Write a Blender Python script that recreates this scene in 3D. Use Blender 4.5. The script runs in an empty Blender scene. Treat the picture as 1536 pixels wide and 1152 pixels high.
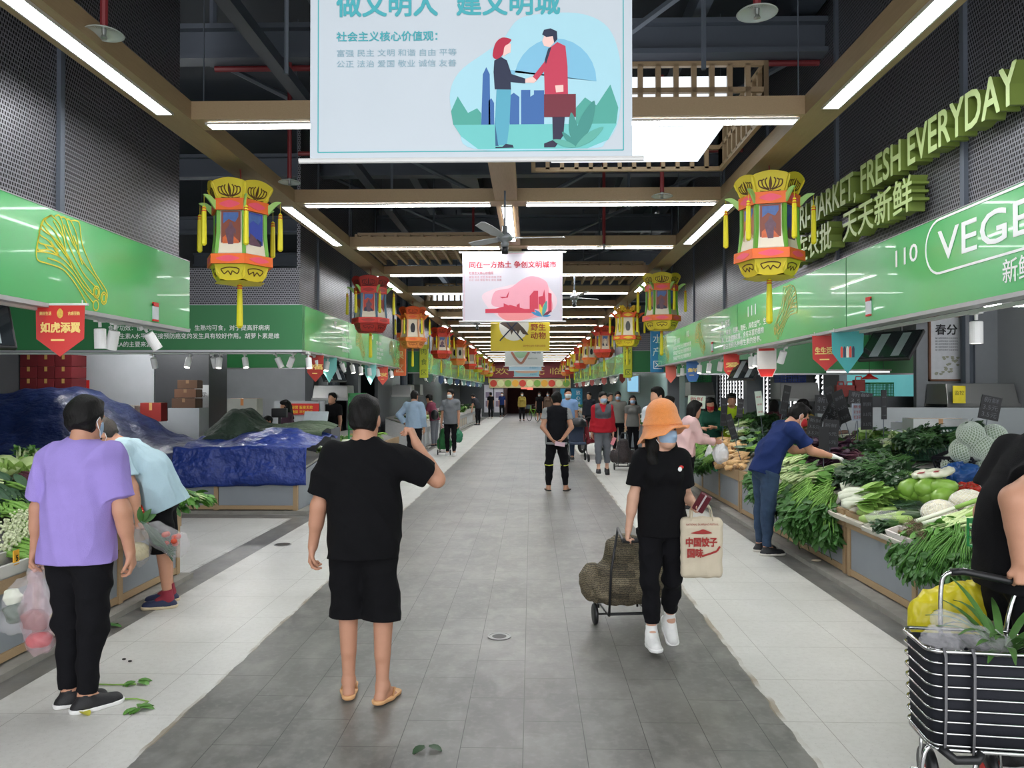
import bpy, bmesh, math, random
import numpy as np
from mathutils import Vector, Matrix, Euler
from mathutils.geometry import tessellate_polygon
SC = bpy.context.scene
COL = SC.collection
PI = math.pi
# ---------------------------------------------------------------- camera, sky, exposure
FPX = 1154.0
CAMZ = 1.70
cam_d = bpy.data.cameras.new('camera'); cam = bpy.data.objects.new('camera', cam_d); COL.objects.link(cam)
cam_d.sensor_width = 36.0; cam_d.lens = FPX / 1536 * 36; cam_d.clip_start = 0.05; cam_d.clip_end = 300
cam.location = (0, 0, CAMZ); cam.rotation_euler = (math.radians(90.6), 0, math.radians(1.44))
SC.camera = cam
CR = cam.rotation_euler.to_matrix()
W = bpy.data.worlds.new('sky'); SC.world = W; W.use_nodes = True
_bg = W.node_tree.nodes['Background']; _bg.inputs[0].default_value = (0.95, 0.96, 1.0, 1); _bg.inputs[1].default_value = 2.5
SC.view_settings.view_transform = 'Standard'; SC.view_settings.look = 'None'
SC.view_settings.gamma = 1.0; SC.view_settings.use_curve_mapping = False
SC.view_settings.exposure = 0.12
SC.cycles.use_denoising = True
SC.cycles.max_bounces = 6; SC.cycles.diffuse_bounces = 4; SC.cycles.glossy_bounces = 3
SC.cycles.transparent_max_bounces = 12; SC.cycles.sample_clamp_indirect = 4.0
SC.cycles.caustics_reflective = False; SC.cycles.caustics_refractive = False
sun_d = bpy.data.lights.new('sun', 'SUN'); sun = bpy.data.objects.new('sun', sun_d); COL.objects.link(sun)
sun_d.energy = 1.0; sun_d.angle = .05; sun.rotation_euler = (0, math.radians(38), 0)      # from the yard side, above the right wall
LAMP = 32.0          # brightness of the ceiling strip lamps
# ---------------------------------------------------------------- reading places off the photograph
def ray(px, py):
    return CR @ Vector(((px - 768) / FPX, -(py - 576) / FPX, -1))
def at(px, py, Y):
    d = ray(px, py); t = Y / d.y
    return Vector((d.x * t, Y, CAMZ + d.z * t))
def onx(px, py, X):
    d = ray(px, py); t = X / d.x
    return Vector((X, d.y * t, CAMZ + d.z * t))
def onz(px, py, Z=0.0):
    d = ray(px, py); t = (Z - CAMZ) / d.z
    return Vector((d.x * t, d.y * t, Z))
# ---------------------------------------------------------------- materials
def lin(h):
    if isinstance(h, str):
        h = h.lstrip('#'); c = [int(h[i:i + 2], 16) / 255 for i in (0, 2, 4)]
    else: c = list(h)
    return tuple(x / 12.92 if x <= .04045 else ((x + .055) / 1.055) ** 2.4 for x in c) + (1.0,)
_M = {}
def mat(name, color='#888888', rough=.55, metal=0., var=.12, scale=14., bump=0., bscale=None, emit=0., alpha=1., trans=0., spec=.5, stretch=None, coat=0., sheen=0., bdist=.01):
    if name in _M: return _M[name]
    m = bpy.data.materials.new(name); m.use_nodes = True; nt = m.node_tree; N = nt.nodes; L = nt.links
    b = N['Principled BSDF']; c = lin(color)
    b.inputs['Roughness'].default_value = rough; b.inputs['Metallic'].default_value = metal
    b.inputs['Specular IOR Level'].default_value = spec; b.inputs['Alpha'].default_value = alpha
    b.inputs['Transmission Weight'].default_value = trans; b.inputs['Coat Weight'].default_value = coat
    b.inputs['Sheen Weight'].default_value = sheen
    tc = N.new('ShaderNodeTexCoord'); mp = N.new('ShaderNodeMapping'); L.new(tc.outputs['Object'], mp.inputs['Vector'])
    if stretch: mp.inputs['Scale'].default_value = stretch
    nz = N.new('ShaderNodeTexNoise'); nz.inputs['Scale'].default_value = scale; nz.inputs['Detail'].default_value = 4
    L.new(mp.outputs[0], nz.inputs['Vector'])
    mx = N.new('ShaderNodeMix'); mx.data_type = 'RGBA'
    lo = tuple(x * (1 - var) for x in c[:3]) + (1,); hi = tuple(min(1, x * (1 + var)) for x in c[:3]) + (1,)
    mx.inputs[6].default_value = lo; mx.inputs[7].default_value = hi
    L.new(nz.outputs['Fac'], mx.inputs[0]); L.new(mx.outputs[2], b.inputs['Base Color'])
    if bump:
        bp = N.new('ShaderNodeBump'); bp.inputs['Strength'].default_value = bump; bp.inputs['Distance'].default_value = bdist
        if bscale:
            n2 = N.new('ShaderNodeTexNoise'); n2.inputs['Scale'].default_value = bscale; n2.inputs['Detail'].default_value = 3
            L.new(mp.outputs[0], n2.inputs['Vector']); L.new(n2.outputs['Fac'], bp.inputs['Height'])
        else: L.new(nz.outputs['Fac'], bp.inputs['Height'])
        L.new(bp.outputs[0], b.inputs['Normal'])
    if emit:
        L.new(mx.outputs[2], b.inputs['Emission Color']); b.inputs['Emission Strength'].default_value = emit
    _M[name] = m
    return m
def wood(name, c1='#b39a78', c2='#97805f', rough=.5):
    if name in _M: return _M[name]
    m = mat(name, c1, rough); N = m.node_tree.nodes; L = m.node_tree.links
    mx = [n for n in N if n.type == 'MIX'][0]; mx.inputs[6].default_value = lin(c2); mx.inputs[7].default_value = lin(c1)
    mp = [n for n in N if n.type == 'MAPPING'][0]; mp.inputs['Scale'].default_value = (6, .5, 9)
    return m
# ---------------------------------------------------------------- mesh builder
def rotm(e): return Euler(e).to_matrix()
class MB:
    def __init__(s): s.v = []; s.f = []; s.mi = []; s.m = 0
    def add(s, vs, fs):
        o = len(s.v); s.v += [tuple(x) for x in vs]; s.f += [tuple(i + o for i in f) for f in fs]; s.mi += [s.m] * len(fs); return s
    def box(s, c, d, R=None):
        c = Vector(c); h = [x / 2 for x in d]; vs = []
        for x in (-1, 1):
            for y in (-1, 1):
                for z in (-1, 1):
                    p = Vector((x * h[0], y * h[1], z * h[2]))
                    vs.append(c + (R @ p if R else p))
        return s.add(vs, [(0, 1, 3, 2), (4, 6, 7, 5), (0, 4, 5, 1), (2, 3, 7, 6), (0, 2, 6, 4), (1, 5, 7, 3)])
    def b2(s, a, b):
        return s.box([(a[i] + b[i]) / 2 for i in range(3)], [abs(b[i] - a[i]) for i in range(3)])
    def tube(s, pts, r, n=8, cap=True, flat=1.0):
        pts = [Vector(p) for p in pts]; rs = r if isinstance(r, (list, tuple)) else [r] * len(pts); vs = []; fs = []
        up = None
        for i, p in enumerate(pts):
            t = (pts[min(i + 1, len(pts) - 1)] - pts[max(i - 1, 0)])
            t = t.normalized() if t.length > 1e-9 else Vector((0, 0, 1))
            if up is None: up = t.orthogonal().normalized()
            a = up - t * up.dot(t)
            a = a.normalized() if a.length > 1e-6 else t.orthogonal().normalized()
            up = a; b = t.cross(a)
            for k in range(n):
                q = 2 * PI * k / n
                vs.append(p + (a * math.cos(q) + b * math.sin(q) * flat) * rs[i])
        for i in range(len(pts) - 1):
            for k in range(n):
                k2 = (k + 1) % n
                fs.append((i * n + k, i * n + k2, (i + 1) * n + k2, (i + 1) * n + k))
        if cap:
            fs.append(tuple(range(n - 1, -1, -1))); o = (len(pts) - 1) * n; fs.append(tuple(o + k for k in range(n)))
        return s.add(vs, fs)
    def lathe(s, prof, c=(0, 0, 0), n=16, R=None, sq=None):
        c = Vector(c); vs = []; fs = []
        for r, z in prof:
            for k in range(n):
                q = 2 * PI * (k + .5) / n
                p = Vector((r * math.cos(q), r * math.sin(q), z)); vs.append(c + (R @ p if R else p))
        for i in range(len(prof) - 1):
            for k in range(n):
                k2 = (k + 1) % n; fs.append((i * n + k, i * n + k2, (i + 1) * n + k2, (i + 1) * n + k))
        if prof[0][0] > 1e-5: fs.append(tuple(range(n - 1, -1, -1)))
        if prof[-1][0] > 1e-5: fs.append(tuple((len(prof) - 1) * n + k for k in range(n)))
        return s.add(vs, fs)
    def ball(s, c, r, nu=12, nv=8, R=None):
        if not isinstance(r, (list, tuple)): r = (r, r, r)
        c = Vector(c); vs = []; fs = []
        for i in range(nv + 1):
            th = PI * i / nv
            for k in range(nu):
                q = 2 * PI * k / nu
                p = Vector((r[0] * math.sin(th) * math.cos(q), r[1] * math.sin(th) * math.sin(q), r[2] * math.cos(th)))
                vs.append(c + (R @ p if R else p))
        for i in range(nv):
            for k in range(nu):
                k2 = (k + 1) % nu; fs.append((i * nu + k, (i + 1) * nu + k, (i + 1) * nu + k2, i * nu + k2))
        return s.add(vs, fs)
    def poly(s, pts, fr, z0=0., z1=.001):
        """flat shape in frame fr=(origin,right,up,normal), between depths z0 and z1"""
        o, r, u, n = fr; n_ = len(pts)
        if n_ < 3: return s
        tri = tessellate_polygon([[Vector((p[0], p[1], 0)) for p in pts]])
        a = [o + r * p[0] + u * p[1] + n * z1 for p in pts]; b = [o + r * p[0] + u * p[1] + n * z0 for p in pts]
        ar = sum(pts[i][0] * pts[(i + 1) % n_][1] - pts[(i + 1) % n_][0] * pts[i][1] for i in range(n_))
        fs = []
        for t in tri:
            q = [pts[i] for i in t]
            w = (q[1][0] - q[0][0]) * (q[2][1] - q[0][1]) - (q[2][0] - q[0][0]) * (q[1][1] - q[0][1])
            t = tuple(t) if w > 0 else tuple(reversed(t))
            fs.append(t); fs.append(tuple(i + n_ for i in reversed(t)))
        for i in range(n_):
            j = (i + 1) % n_
            fs.append((i, i + n_, j + n_, j) if ar > 0 else (i, j, j + n_, i + n_))
        return s.add(a + b, fs)
    def rect(s, x0, y0, x1, y1, fr, z0=0., z1=.001):
        return s.poly([(x0, y0), (x1, y0), (x1, y1), (x0, y1)], fr, z0, z1)
    def line(s, pts, w, fr, z0=0., z1=.001):
        for (x0, y0), (x1, y1) in zip(pts[:-1], pts[1:]):
            d = math.hypot(x1 - x0, y1 - y0)
            if d < 1e-6: continue
            nx, ny = -(y1 - y0) / d * w / 2, (x1 - x0) / d * w / 2
            s.poly([(x0 + nx, y0 + ny), (x0 - nx, y0 - ny), (x1 - nx, y1 - ny), (x1 + nx, y1 + ny)], fr, z0, z1)
        return s
    def build(s, name, mats, parent=None, smooth=False, bevel=0.):
        me = bpy.data.meshes.new(name); me.from_pydata(s.v, [], s.f); 
        for m in (mats if isinstance(mats, (list, tuple)) else [mats]): me.materials.append(m)
        me.polygons.foreach_set('material_index', s.mi)
        if smooth: me.polygons.foreach_set('use_smooth', [True] * len(s.f))
        me.update()
        o = link(bpy.data.objects.new(name, me), parent)
        if bevel:
            b = o.modifiers.new('bevel', 'BEVEL'); b.width = bevel; b.segments = 2; b.limit_method = 'ANGLE'
        return o
def link(o, parent=None):
    COL.objects.link(o)
    if parent is not None: o.parent = parent
    return o
def tag(o, label, cat, group=None, kind=None):
    o['label'] = label; o['category'] = cat
    if group: o['group'] = group
    if kind: o['kind'] = kind
    return o
def struct(o, label=None):
    o['kind'] = 'structure'
    if label: o['label'] = label
    return o
def thing(name, label, cat, loc=(0, 0, 0), rz=0., group=None, rot=None):
    o = bpy.data.objects.new(name, None); o.empty_display_size = .1; COL.objects.link(o)
    o.location = loc; o.rotation_euler = rot if rot else (0, 0, rz)
    return tag(o, label, cat, group)
_kids = {}
def kids(o):
    return [c for c in o.children]
def dup(root, loc=None, rot=None, label=None, group=None, scale=None):
    def cp(o, p):
        c = o.copy(); COL.objects.link(c)
        if p is not None: c.parent = p
        for k in _tree.get(o.name, ()): cp(k, c)
        return c
    global _tree
    _tree = {}
    def walk(o):
        ch = list(o.children); _tree[o.name] = ch
        for k in ch: walk(k)
    walk(root)
    c = cp(root, None)
    if loc is not None: c.location = loc
    if rot is not None: c.rotation_euler = rot
    if scale is not None: c.scale = scale if isinstance(scale, (tuple, list)) else (scale,) * 3
    if label: c['label'] = label
    if group: c['group'] = group
    return c
class Proto:
    """builds the thing once, later calls copy it"""
    def __init__(s, fn): s.fn = fn; s.o = None
    def __call__(s, loc, rot=(0, 0, 0), label=None, group=None, scale=1.0):
        if s.o is None:
            s.o = s.fn(); o = s.o
            o.location = loc; o.rotation_euler = rot; o.scale = scale if isinstance(scale, (tuple, list)) else (scale,) * 3
            if label: o['label'] = label
            if group: o['group'] = group
            return o
        return dup(s.o, loc, rot, label, group, scale)
X_, Y_, Z_ = Vector((1, 0, 0)), Vector((0, 1, 0)), Vector((0, 0, 1))
def fr_front(o): return (Vector(o), X_, Z_, -Y_)
def fr_left(o): return (Vector(o), Y_, Z_, X_)       # on a wall on the left, facing the aisle
def fr_right(o): return (Vector(o), -Y_, Z_, -X_)    # on a wall on the right
_tc = {}
def text_mesh(s, size=.1, bold=0., align='LEFT', squeeze=1.0, space=1.0):
    ob = 0.
    k = (s, size, ob, align, space)
    if k in _tc: return _tc[k]
    cu = bpy.data.curves.new('t', 'FONT'); cu.body = s; cu.size = size; cu.align_x = align; cu.align_y = 'BOTTOM_BASELINE'; cu.resolution_u = 3
    cu.offset = ob; cu.space_character = space; cu.space_line = 1.1
    o = bpy.data.objects.new('t', cu); COL.objects.link(o)
    dg = bpy.context.evaluated_depsgraph_get(); me = bpy.data.meshes.new_from_object(o.evaluated_get(dg))
    vs = [tuple(v.co) for v in me.vertices]; fs = [tuple(p.vertices) for p in me.polygons]
    bpy.data.objects.remove(o); bpy.data.curves.remove(cu); bpy.data.meshes.remove(me)
    _tc[k] = (vs, fs); return _tc[k]
def put_text(mb, s, x, y, size, fr, z=.002, bold=0., align='LEFT', depth=0., space=1.0, width=None, slant=0.):
    vs, fs = text_mesh(s, size, bold, align, space=space); o, r, u, n = fr; k = 1.0
    if not vs: return 1.0
    if width:
        xs = [v[0] for v in vs]; k = width / (max(xs) - min(xs))
    P = lambda v, d: o + r * (x + v[0] * k + slant * v[1]) + u * (y + v[1]) + n * d
    if bold and not depth:
        w = bold * size * .7; x0, y0 = x, y
        for i, (a, b) in enumerate(((-1, -1), (1, -1), (1, 1), (-1, 1))):
            x, y = x0 + a * w, y0 + b * w; mb.add([P(v, z + .0003 * i) for v in vs], fs)
        return k
    mb.add([P(v, z) for v in vs], fs)
    if depth:
        ed = {}
        for f in fs:
            for i in range(len(f)):
                a, b = f[i], f[(i + 1) % len(f)]
                ed[(a, b)] = 1
        side = [(a, b) for (a, b) in ed if (b, a) not in ed]
        n0 = len(vs); mb.add([P(v, z) for v in vs] + [P(v, z - depth) for v in vs], [(b, a, a + n0, b + n0) for a, b in side])
    return k
def smooth_poly(pts, n=6):
    """closed Catmull-Rom through the points"""
    out = []; m = len(pts)
    for i in range(m):
        p0, p1, p2, p3 = pts[i - 1], pts[i], pts[(i + 1) % m], pts[(i + 2) % m]
        for k in range(n):
            t = k / n
            out.append(tuple(.5 * ((2 * p1[j]) + (-p0[j] + p2[j]) * t + (2 * p0[j] - 5 * p1[j] + 4 * p2[j] - p3[j]) * t * t + (-p0[j] + 3 * p1[j] - 3 * p2[j] + p3[j]) * t ** 3) for j in range(2)))
    return out
def smooth_line(pts, n=5):
    pts = [tuple(p) for p in pts]; q = [pts[0]] + pts + [pts[-1]]; out = []; D = len(pts[0])
    for i in range(1, len(q) - 2):
        p0, p1, p2, p3 = q[i - 1], q[i], q[i + 1], q[i + 2]
        for k in range(n):
            t = k / n
            out.append(tuple(.5 * ((2 * p1[j]) + (-p0[j] + p2[j]) * t + (2 * p0[j] - 5 * p1[j] + 4 * p2[j] - p3[j]) * t * t + (-p0[j] + 3 * p1[j] - 3 * p2[j] + p3[j]) * t ** 3) for j in range(D)))
    out.append(pts[-1]); return out
ORD = ['nearest', 'second', 'third', 'fourth', 'fifth', 'sixth', 'seventh', 'eighth', 'ninth', 'tenth', 'eleventh', 'twelfth', 'thirteenth', 'fourteenth', 'fifteenth', 'sixteenth', 'seventeenth', 'eighteenth', 'nineteenth', 'twentieth', 'twenty-first', 'twenty-second', 'twenty-third', 'twenty-fourth']
# ---------------------------------------------------------------- the hall: floor, walls, roof
CX = -0.27; BL = -2.69; BR = 2.15; BZ = 3.75           # ceiling frame: centre, left beam, right beam, soffit height
FL = -3.2; FRX = 2.85                                    # faces of the left and right stall blocks
YFAR = 53.0
def floor_mat():
    m = bpy.data.materials.new('floor_tiles'); m.use_nodes = True; nt = m.node_tree; N = nt.nodes; L = nt.links; b = N['Principled BSDF']
    geo = N.new('ShaderNodeNewGeometry'); sep = N.new('ShaderNodeSeparateXYZ'); L.new(geo.outputs['Position'], sep.inputs[0])
    def mth(op, a, c=None, d=None):
        n = N.new('ShaderNodeMath'); n.operation = op
        for i, v in enumerate((a, c, d)):
            if v is None: continue
            if isinstance(v, (int, float)): n.inputs[i].default_value = v
            else: L.new(v, n.inputs[i])
        return n.outputs[0]
    def noise(sc, det=4, stretch=None):
        n = N.new('ShaderNodeTexNoise'); n.inputs['Scale'].default_value = sc; n.inputs['Detail'].default_value = det
        if stretch:
            mp = N.new('ShaderNodeMapping'); mp.inputs['Scale'].default_value = stretch; L.new(geo.outputs['Position'], mp.inputs[0]); L.new(mp.outputs[0], n.inputs['Vector'])
        else: L.new(geo.outputs['Position'], n.inputs['Vector'])
        return n.outputs['Fac']
    def mix(f, a, c):
        n = N.new('ShaderNodeMix'); n.data_type = 'RGBA'
        if isinstance(f, (int, float)): n.inputs[0].default_value = f
        else: L.new(f, n.inputs[0])
        for i, v in ((6, a), (7, c)):
            if isinstance(v, str): n.inputs[i].default_value = lin(v)
            else: L.new(v, n.inputs[i])
        return n.outputs[2]
    def ramp(f, a, c):
        n = N.new('ShaderNodeMapRange'); n.inputs[1].default_value = a; n.inputs[2].default_value = c; L.new(f, n.inputs[0]); return n.outputs[0]
    def brick(w, h, off, mort, ox, oy, swap):
        cmb = N.new('ShaderNodeCombineXYZ'); xx = mth('ADD', sep.outputs['X'], ox); yy = mth('ADD', sep.outputs['Y'], oy)
        L.new(yy if swap else xx, cmb.inputs[0]); L.new(xx if swap else yy, cmb.inputs[1])
        n = N.new('ShaderNodeTexBrick'); n.offset = off; n.squash = 1.0
        n.inputs['Scale'].default_value = 1.0; n.inputs['Brick Width'].default_value = w; n.inputs['Row Height'].default_value = h
        n.inputs['Mortar Size'].default_value = mort; n.inputs['Mortar Smooth'].default_value = .3; n.inputs['Bias'].default_value = 0
        n.inputs['Color1'].default_value = (0, 0, 0, 1); n.inputs['Color2'].default_value = (1, 1, 1, 1); n.inputs['Mortar'].default_value = (.5, .5, .5, 1)
        L.new(cmb.outputs[0], n.inputs['Vector']); return n
    X = sep.outputs['X']; Y = sep.outputs['Y']
    n_big = noise(1.3, 6); n_fine = noise(28, 5); n_mid = noise(7.5, 8, (1, .55, 1)); n_edge = noise(4.5, 6); n_speck = noise(95, 2)
    xw = mth('ADD', X, mth('MULTIPLY', mth('SUBTRACT', n_edge, .5), .055))
    # dark slabs in the middle
    bd = brick(.6, .3, .5, .0022, 10 - .06, 20.01, True)
    dk = mix(ramp(n_big, .3, .72), '#5c5b58', '#82807b'); dk = mix(mth('MULTIPLY', ramp(n_mid, .47, .70), .55), dk, '#9a9892'); dk = mix(mth('MULTIPLY', ramp(noise(4.5, 8), .55, .70), .4), dk, '#575653')
    dk = mix(mth('MULTIPLY', bd.outputs['Color'], .16), dk, '#4c4a47'); dk = mix(mth('MULTIPLY', ramp(n_fine, .5, .75), .2), dk, '#a3a19b')
    dk = mix(bd.outputs['Fac'], dk, '#34322f')
    # pale tiles
    bl = brick(.6, .585, 0., .0022, 10.5, 20.55, False)
    lt = mix(ramp(n_big, .3, .75), '#c8c7c1', '#d9d8d3'); lt = mix(mth('MULTIPLY', ramp(n_fine, .42, .7), .28), lt, '#b5b3ab')
    lt = mix(mth('MULTIPLY', ramp(n_speck, .63, .70), .35), lt, '#98948b'); lt = mix(bl.outputs['Fac'], lt, '#9a968e')
    # gutters
    gt = mix(ramp(n_mid, .35, .7), '#5a5957', '#83817c'); gt = mix(mth('MULTIPLY', ramp(n_fine, .5, .7), .35), gt, '#857f73')
    dark = mth('MULTIPLY', mth('GREATER_THAN', xw, -1.83), mth('LESS_THAN', xw, 1.30))
    col = mix(dark, lt, dk)
    def band(c, w): return mth('LESS_THAN', mth('ABSOLUTE', mth('SUBTRACT', xw, c)), w)
    edge = mth('MULTIPLY', mth('MAXIMUM', band(-1.835, .014), band(1.31, .018)), mth('MULTIPLY', ramp(noise(2.2, 3), .42, .6), .8))
    col = mix(edge, col, '#8f7f68')
    g1 = mth('MULTIPLY', mth('GREATER_THAN', X, 2.5), mth('LESS_THAN', X, 2.9)); g2 = mth('MULTIPLY', mth('LESS_THAN', X, -2.93), mth('GREATER_THAN', X, -3.22))
    gx = mth('MULTIPLY', mth('LESS_THAN', mth('ABSOLUTE', mth('SUBTRACT', Y, 10.45)), .16), mth('LESS_THAN', X, -2.93))
    gy = mth('MULTIPLY', mth('LESS_THAN', mth('ABSOLUTE', mth('SUBTRACT', Y, 20.2)), .8), mth('GREATER_THAN', X, 1.3))
    col = mix(mth('MAXIMUM', mth('MAXIMUM', g1, g2), mth('MAXIMUM', gx, gy)), col, gt)
    dirt = mth('MULTIPLY', mth('MULTIPLY', mth('MAXIMUM', ramp(X, 2.25, 2.9), ramp(X, -2.7, -3.2)), ramp(n_edge, .45, .7)), mth('GREATER_THAN', X, -3.25))
    col = mix(mth('MULTIPLY', dirt, .6), col, '#5d574c')
    L.new(col, b.inputs['Base Color'])
    rg = mix(n_mid, '#8c8c8c', '#b4b4b4'); L.new(rg, b.inputs['Roughness'])
    bp = N.new('ShaderNodeBump'); bp.inputs['Strength'].default_value = .12; bp.inputs['Distance'].default_value = .004
    L.new(n_mid, bp.inputs['Height']); L.new(bp.outputs[0], b.inputs['Normal'])
    return m
mb = MB(); mb.b2((-9, -1, -.1), (8.2, YFAR + 9, 0)); struct(mb.build('floor', floor_mat()))
m_conc = mat('concrete_curb', '#8d8a83', .8, var=.3, scale=9, bump=.3)
for nm, x0, x1, y0, y1 in (('trim_curb', 2.70, 2.95, -1, 17.5), ('trim_curb', 2.70, 2.95, 22.8, 50), ('trim_curb', -3.3, -3.1, -1, 7.0), ('trim_curb', -3.3, -3.1, 10.62, 18.7), ('trim_curb', -3.3, -3.1, 23, 50), ('trim_curb', -8.8, -3.3, 10.62, 10.75)):
    struct(MB().b2((x0, y0, 0), (x1, y1, .045)).build(nm, m_conc))
m_roof = mat('roof_sheet', '#2b323b', .7, var=.15, scale=2); m_steel = mat('roof_steel', '#59606a', .55, var=.1, scale=3); m_duct = mat('roof_duct', '#3c434c', .5, var=.1, scale=2)
m_wallg = mat('wall_paint_grey', '#8a8d90', .8, var=.06, scale=3, bump=.06, bscale=40); m_walld = mat('wall_paint_dark', '#55585c', .75, var=.1, scale=3)
m_wallw = mat('wall_panel_white', '#aeb2b6', .55, var=.1, scale=4)
struct(MB().b2((-9, -1, 6.0), (8.2, YFAR + 9, 6.15)).build('ceiling', m_roof))
struct(MB().b2((-9.2, -1, 0), (-9.0, YFAR + 9, 6.0)).build('wall_left', m_walld))
# ---- right outer wall with the openings onto the covered yard
mb = MB()
ops = [(14.2, 20.2, 1.25, 2.6), (21.3, 24.6, .9, 2.6), (26.0, 33.5, .9, 2.6)]
y = -1
for a, b_, z0, z1 in ops:
    mb.b2((8.0, y, 0), (8.2, a, 6)); mb.b2((8.0, a, 0), (8.2, b_, z0)); mb.b2((8.0, a, z1), (8.2, b_, 6)); y = b_
mb.b2((8.0, y, 0), (8.2, YFAR + 9, 6)); struct(mb.build('wall_right', m_wallg))
# ---- perforated screens above the stall signs
def mesh_mat():
    m = mat('perforated_screen', '#6a6b70', .38, .55, var=.08, scale=2); N = m.node_tree.nodes; L = m.node_tree.links; b = N['Principled BSDF']
    geo = N.new('ShaderNodeNewGeometry'); sep = N.new('ShaderNodeSeparateXYZ'); L.new(geo.outputs['Position'], sep.inputs[0])
    add = N.new('ShaderNodeMath'); add.operation = 'ADD'; L.new(sep.outputs['X'], add.inputs[0]); L.new(sep.outputs['Y'], add.inputs[1])
    cmb = N.new('ShaderNodeCombineXYZ'); L.new(add.outputs[0], cmb.inputs[0]); L.new(sep.outputs['Z'], cmb.inputs[1])
    br = N.new('ShaderNodeTexBrick'); br.offset = .5; br.inputs['Scale'].default_value = 1; br.inputs['Brick Width'].default_value = .024; br.inputs['Row Height'].default_value = .03
    br.inputs['Mortar Size'].default_value = .006; br.inputs['Mortar Smooth'].default_value = .5
    L.new(cmb.outputs[0], br.inputs['Vector'])
    mx = N.new('ShaderNodeMix'); mx.data_type = 'RGBA'; mx.inputs[6].default_value = lin('#131316'); mx.inputs[7].default_value = lin('#8d8d93')
    L.new(br.outputs['Fac'], mx.inputs[0]); L.new(mx.outputs[2], b.inputs['Base Color'])
    bp = N.new('ShaderNodeBump'); bp.inputs['Strength'].default_value = .7; bp.inputs['Distance'].default_value = .012; L.new(br.outputs['Fac'], bp.inputs['Height'])
    L.new(bp.outputs[0], b.inputs['Normal']); return m
m_mesh = mesh_mat()
ZF0, ZF1 = 2.29, 2.92
struct(MB().b2((-3.32, -1, ZF1), (-3.27, 7.05, 6)).build('wall_screen_left', m_mesh))
struct(MB().b2((-9, 10.75, ZF1), (-3.27, 10.8, 3.45)).b2((-3.32, 10.8, ZF1), (-3.27, 18.6, 6)).build('wall_screen_left', m_mesh))
struct(MB().b2((-9, 23.1, ZF1), (-3.27, 23.15, 3.45)).b2((-3.32, 23.15, ZF1), (-3.27, 52, 6)).build('wall_screen_left', m_mesh))
struct(MB().b2((2.92, -1, ZF1), (2.97, 17.4, 6)).build('wall_screen_right', m_mesh))
struct(MB().b2((2.92, 22.95, ZF1), (8, 23, 3.45)).b2((2.92, 23, ZF1), (2.97, 52, 6)).build('wall_screen_right', m_mesh))
mb = MB()
for x in (-3.26, 2.91):
    for k in range(24):
        yy = .9 + 2.15 * k
        if (x < 0 and (7.1 < yy < 10.8 or 18.6 < yy < 23.1)) or (x > 0 and 17.4 < yy < 23): continue
        mb.b2((x - .02, yy, ZF1), (x + .02, yy + .05, 6))
struct(mb.build('trim_screen_posts', m_steel))
# ---- roof steel, seen dark above the lamps
mb = MB()
for k in range(13):
    yy = 3.4 + 4.2 * k
    mb.b2((-9, yy, 5.05), (8, yy + .2, 5.1)); mb.b2((-9, yy, 5.35), (8, yy + .2, 5.4)); mb.b2((-9, yy + .08, 5.1), (8, yy + .11, 5.35))
for x in (-2.1, 1.7):
    mb.b2((x - .07, -1, 5.5), (x + .07, YFAR, 5.75))
struct(mb.build('trim_roof_beams', m_steel))
mb = MB()
for k in range(12):
    yy = 3.5 + 4.2 * k
    for s in (-1, 1):
        mb.tube([(CX + s * 3.4, yy, 5.3), (CX + s * .6, yy + 4.0, 4.75)], .035, 6); mb.tube([(CX + s * 3.0, yy + .1, 5.05), (CX + s * 3.0, yy + .1, 6)], .04, 6)
        mb.tube([(CX + s * 1.5, yy + 2, 4.0), (CX + s * 1.5, yy + 2, 6)], .018, 5)
struct(mb.build('trim_roof_braces', m_steel))
mb = MB()
for x, w, z in ((-1.2, .5, 5.45), (-2.25, .12, 4.55), (2.7, .25, 5.45)): mb.b2((x - w / 2, -1, z), (x + w / 2, YFAR, z + (.35 if w > .2 else .1)))
struct(mb.build('trim_roof_ducts', m_duct))
# ---- the timber ceiling frame
m_wood = wood('oak_laminate', '#a58d6c', '#8d7657'); m_woodl = wood('oak_light', '#b59c7a', '#9f8766')
YB = [5.83 + 2.53 * k for k in range(19)]
def beam(nm, a, b): return struct(MB().b2(a, b).build(nm, m_wood))
beam('trim_beam_left', (BL - .13, -1, BZ), (BL + .13, YFAR - .3, BZ + .14))
beam('trim_beam_right', (BR - .13, -1, BZ), (BR + .13, YFAR - .3, BZ + .14))
beam('trim_beam_centre', (CX - .12, 5.83, BZ + .01), (CX + .12, YFAR - .3, BZ + .14))
for yb in [YB[0] - 2.53] + YB:
    beam('trim_crossbeam', (BL + .13, yb - .12, BZ + .003), (BR - .13, yb + .12, BZ + .14))
mb = MB()
for yb in YB:
    for x in (BL, BR): mb.tube([(x, yb + .4, BZ + .14), (x, yb + .4, 6)], .006, 4)
struct(mb.build('trim_frame_hangers', m_steel))
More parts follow.
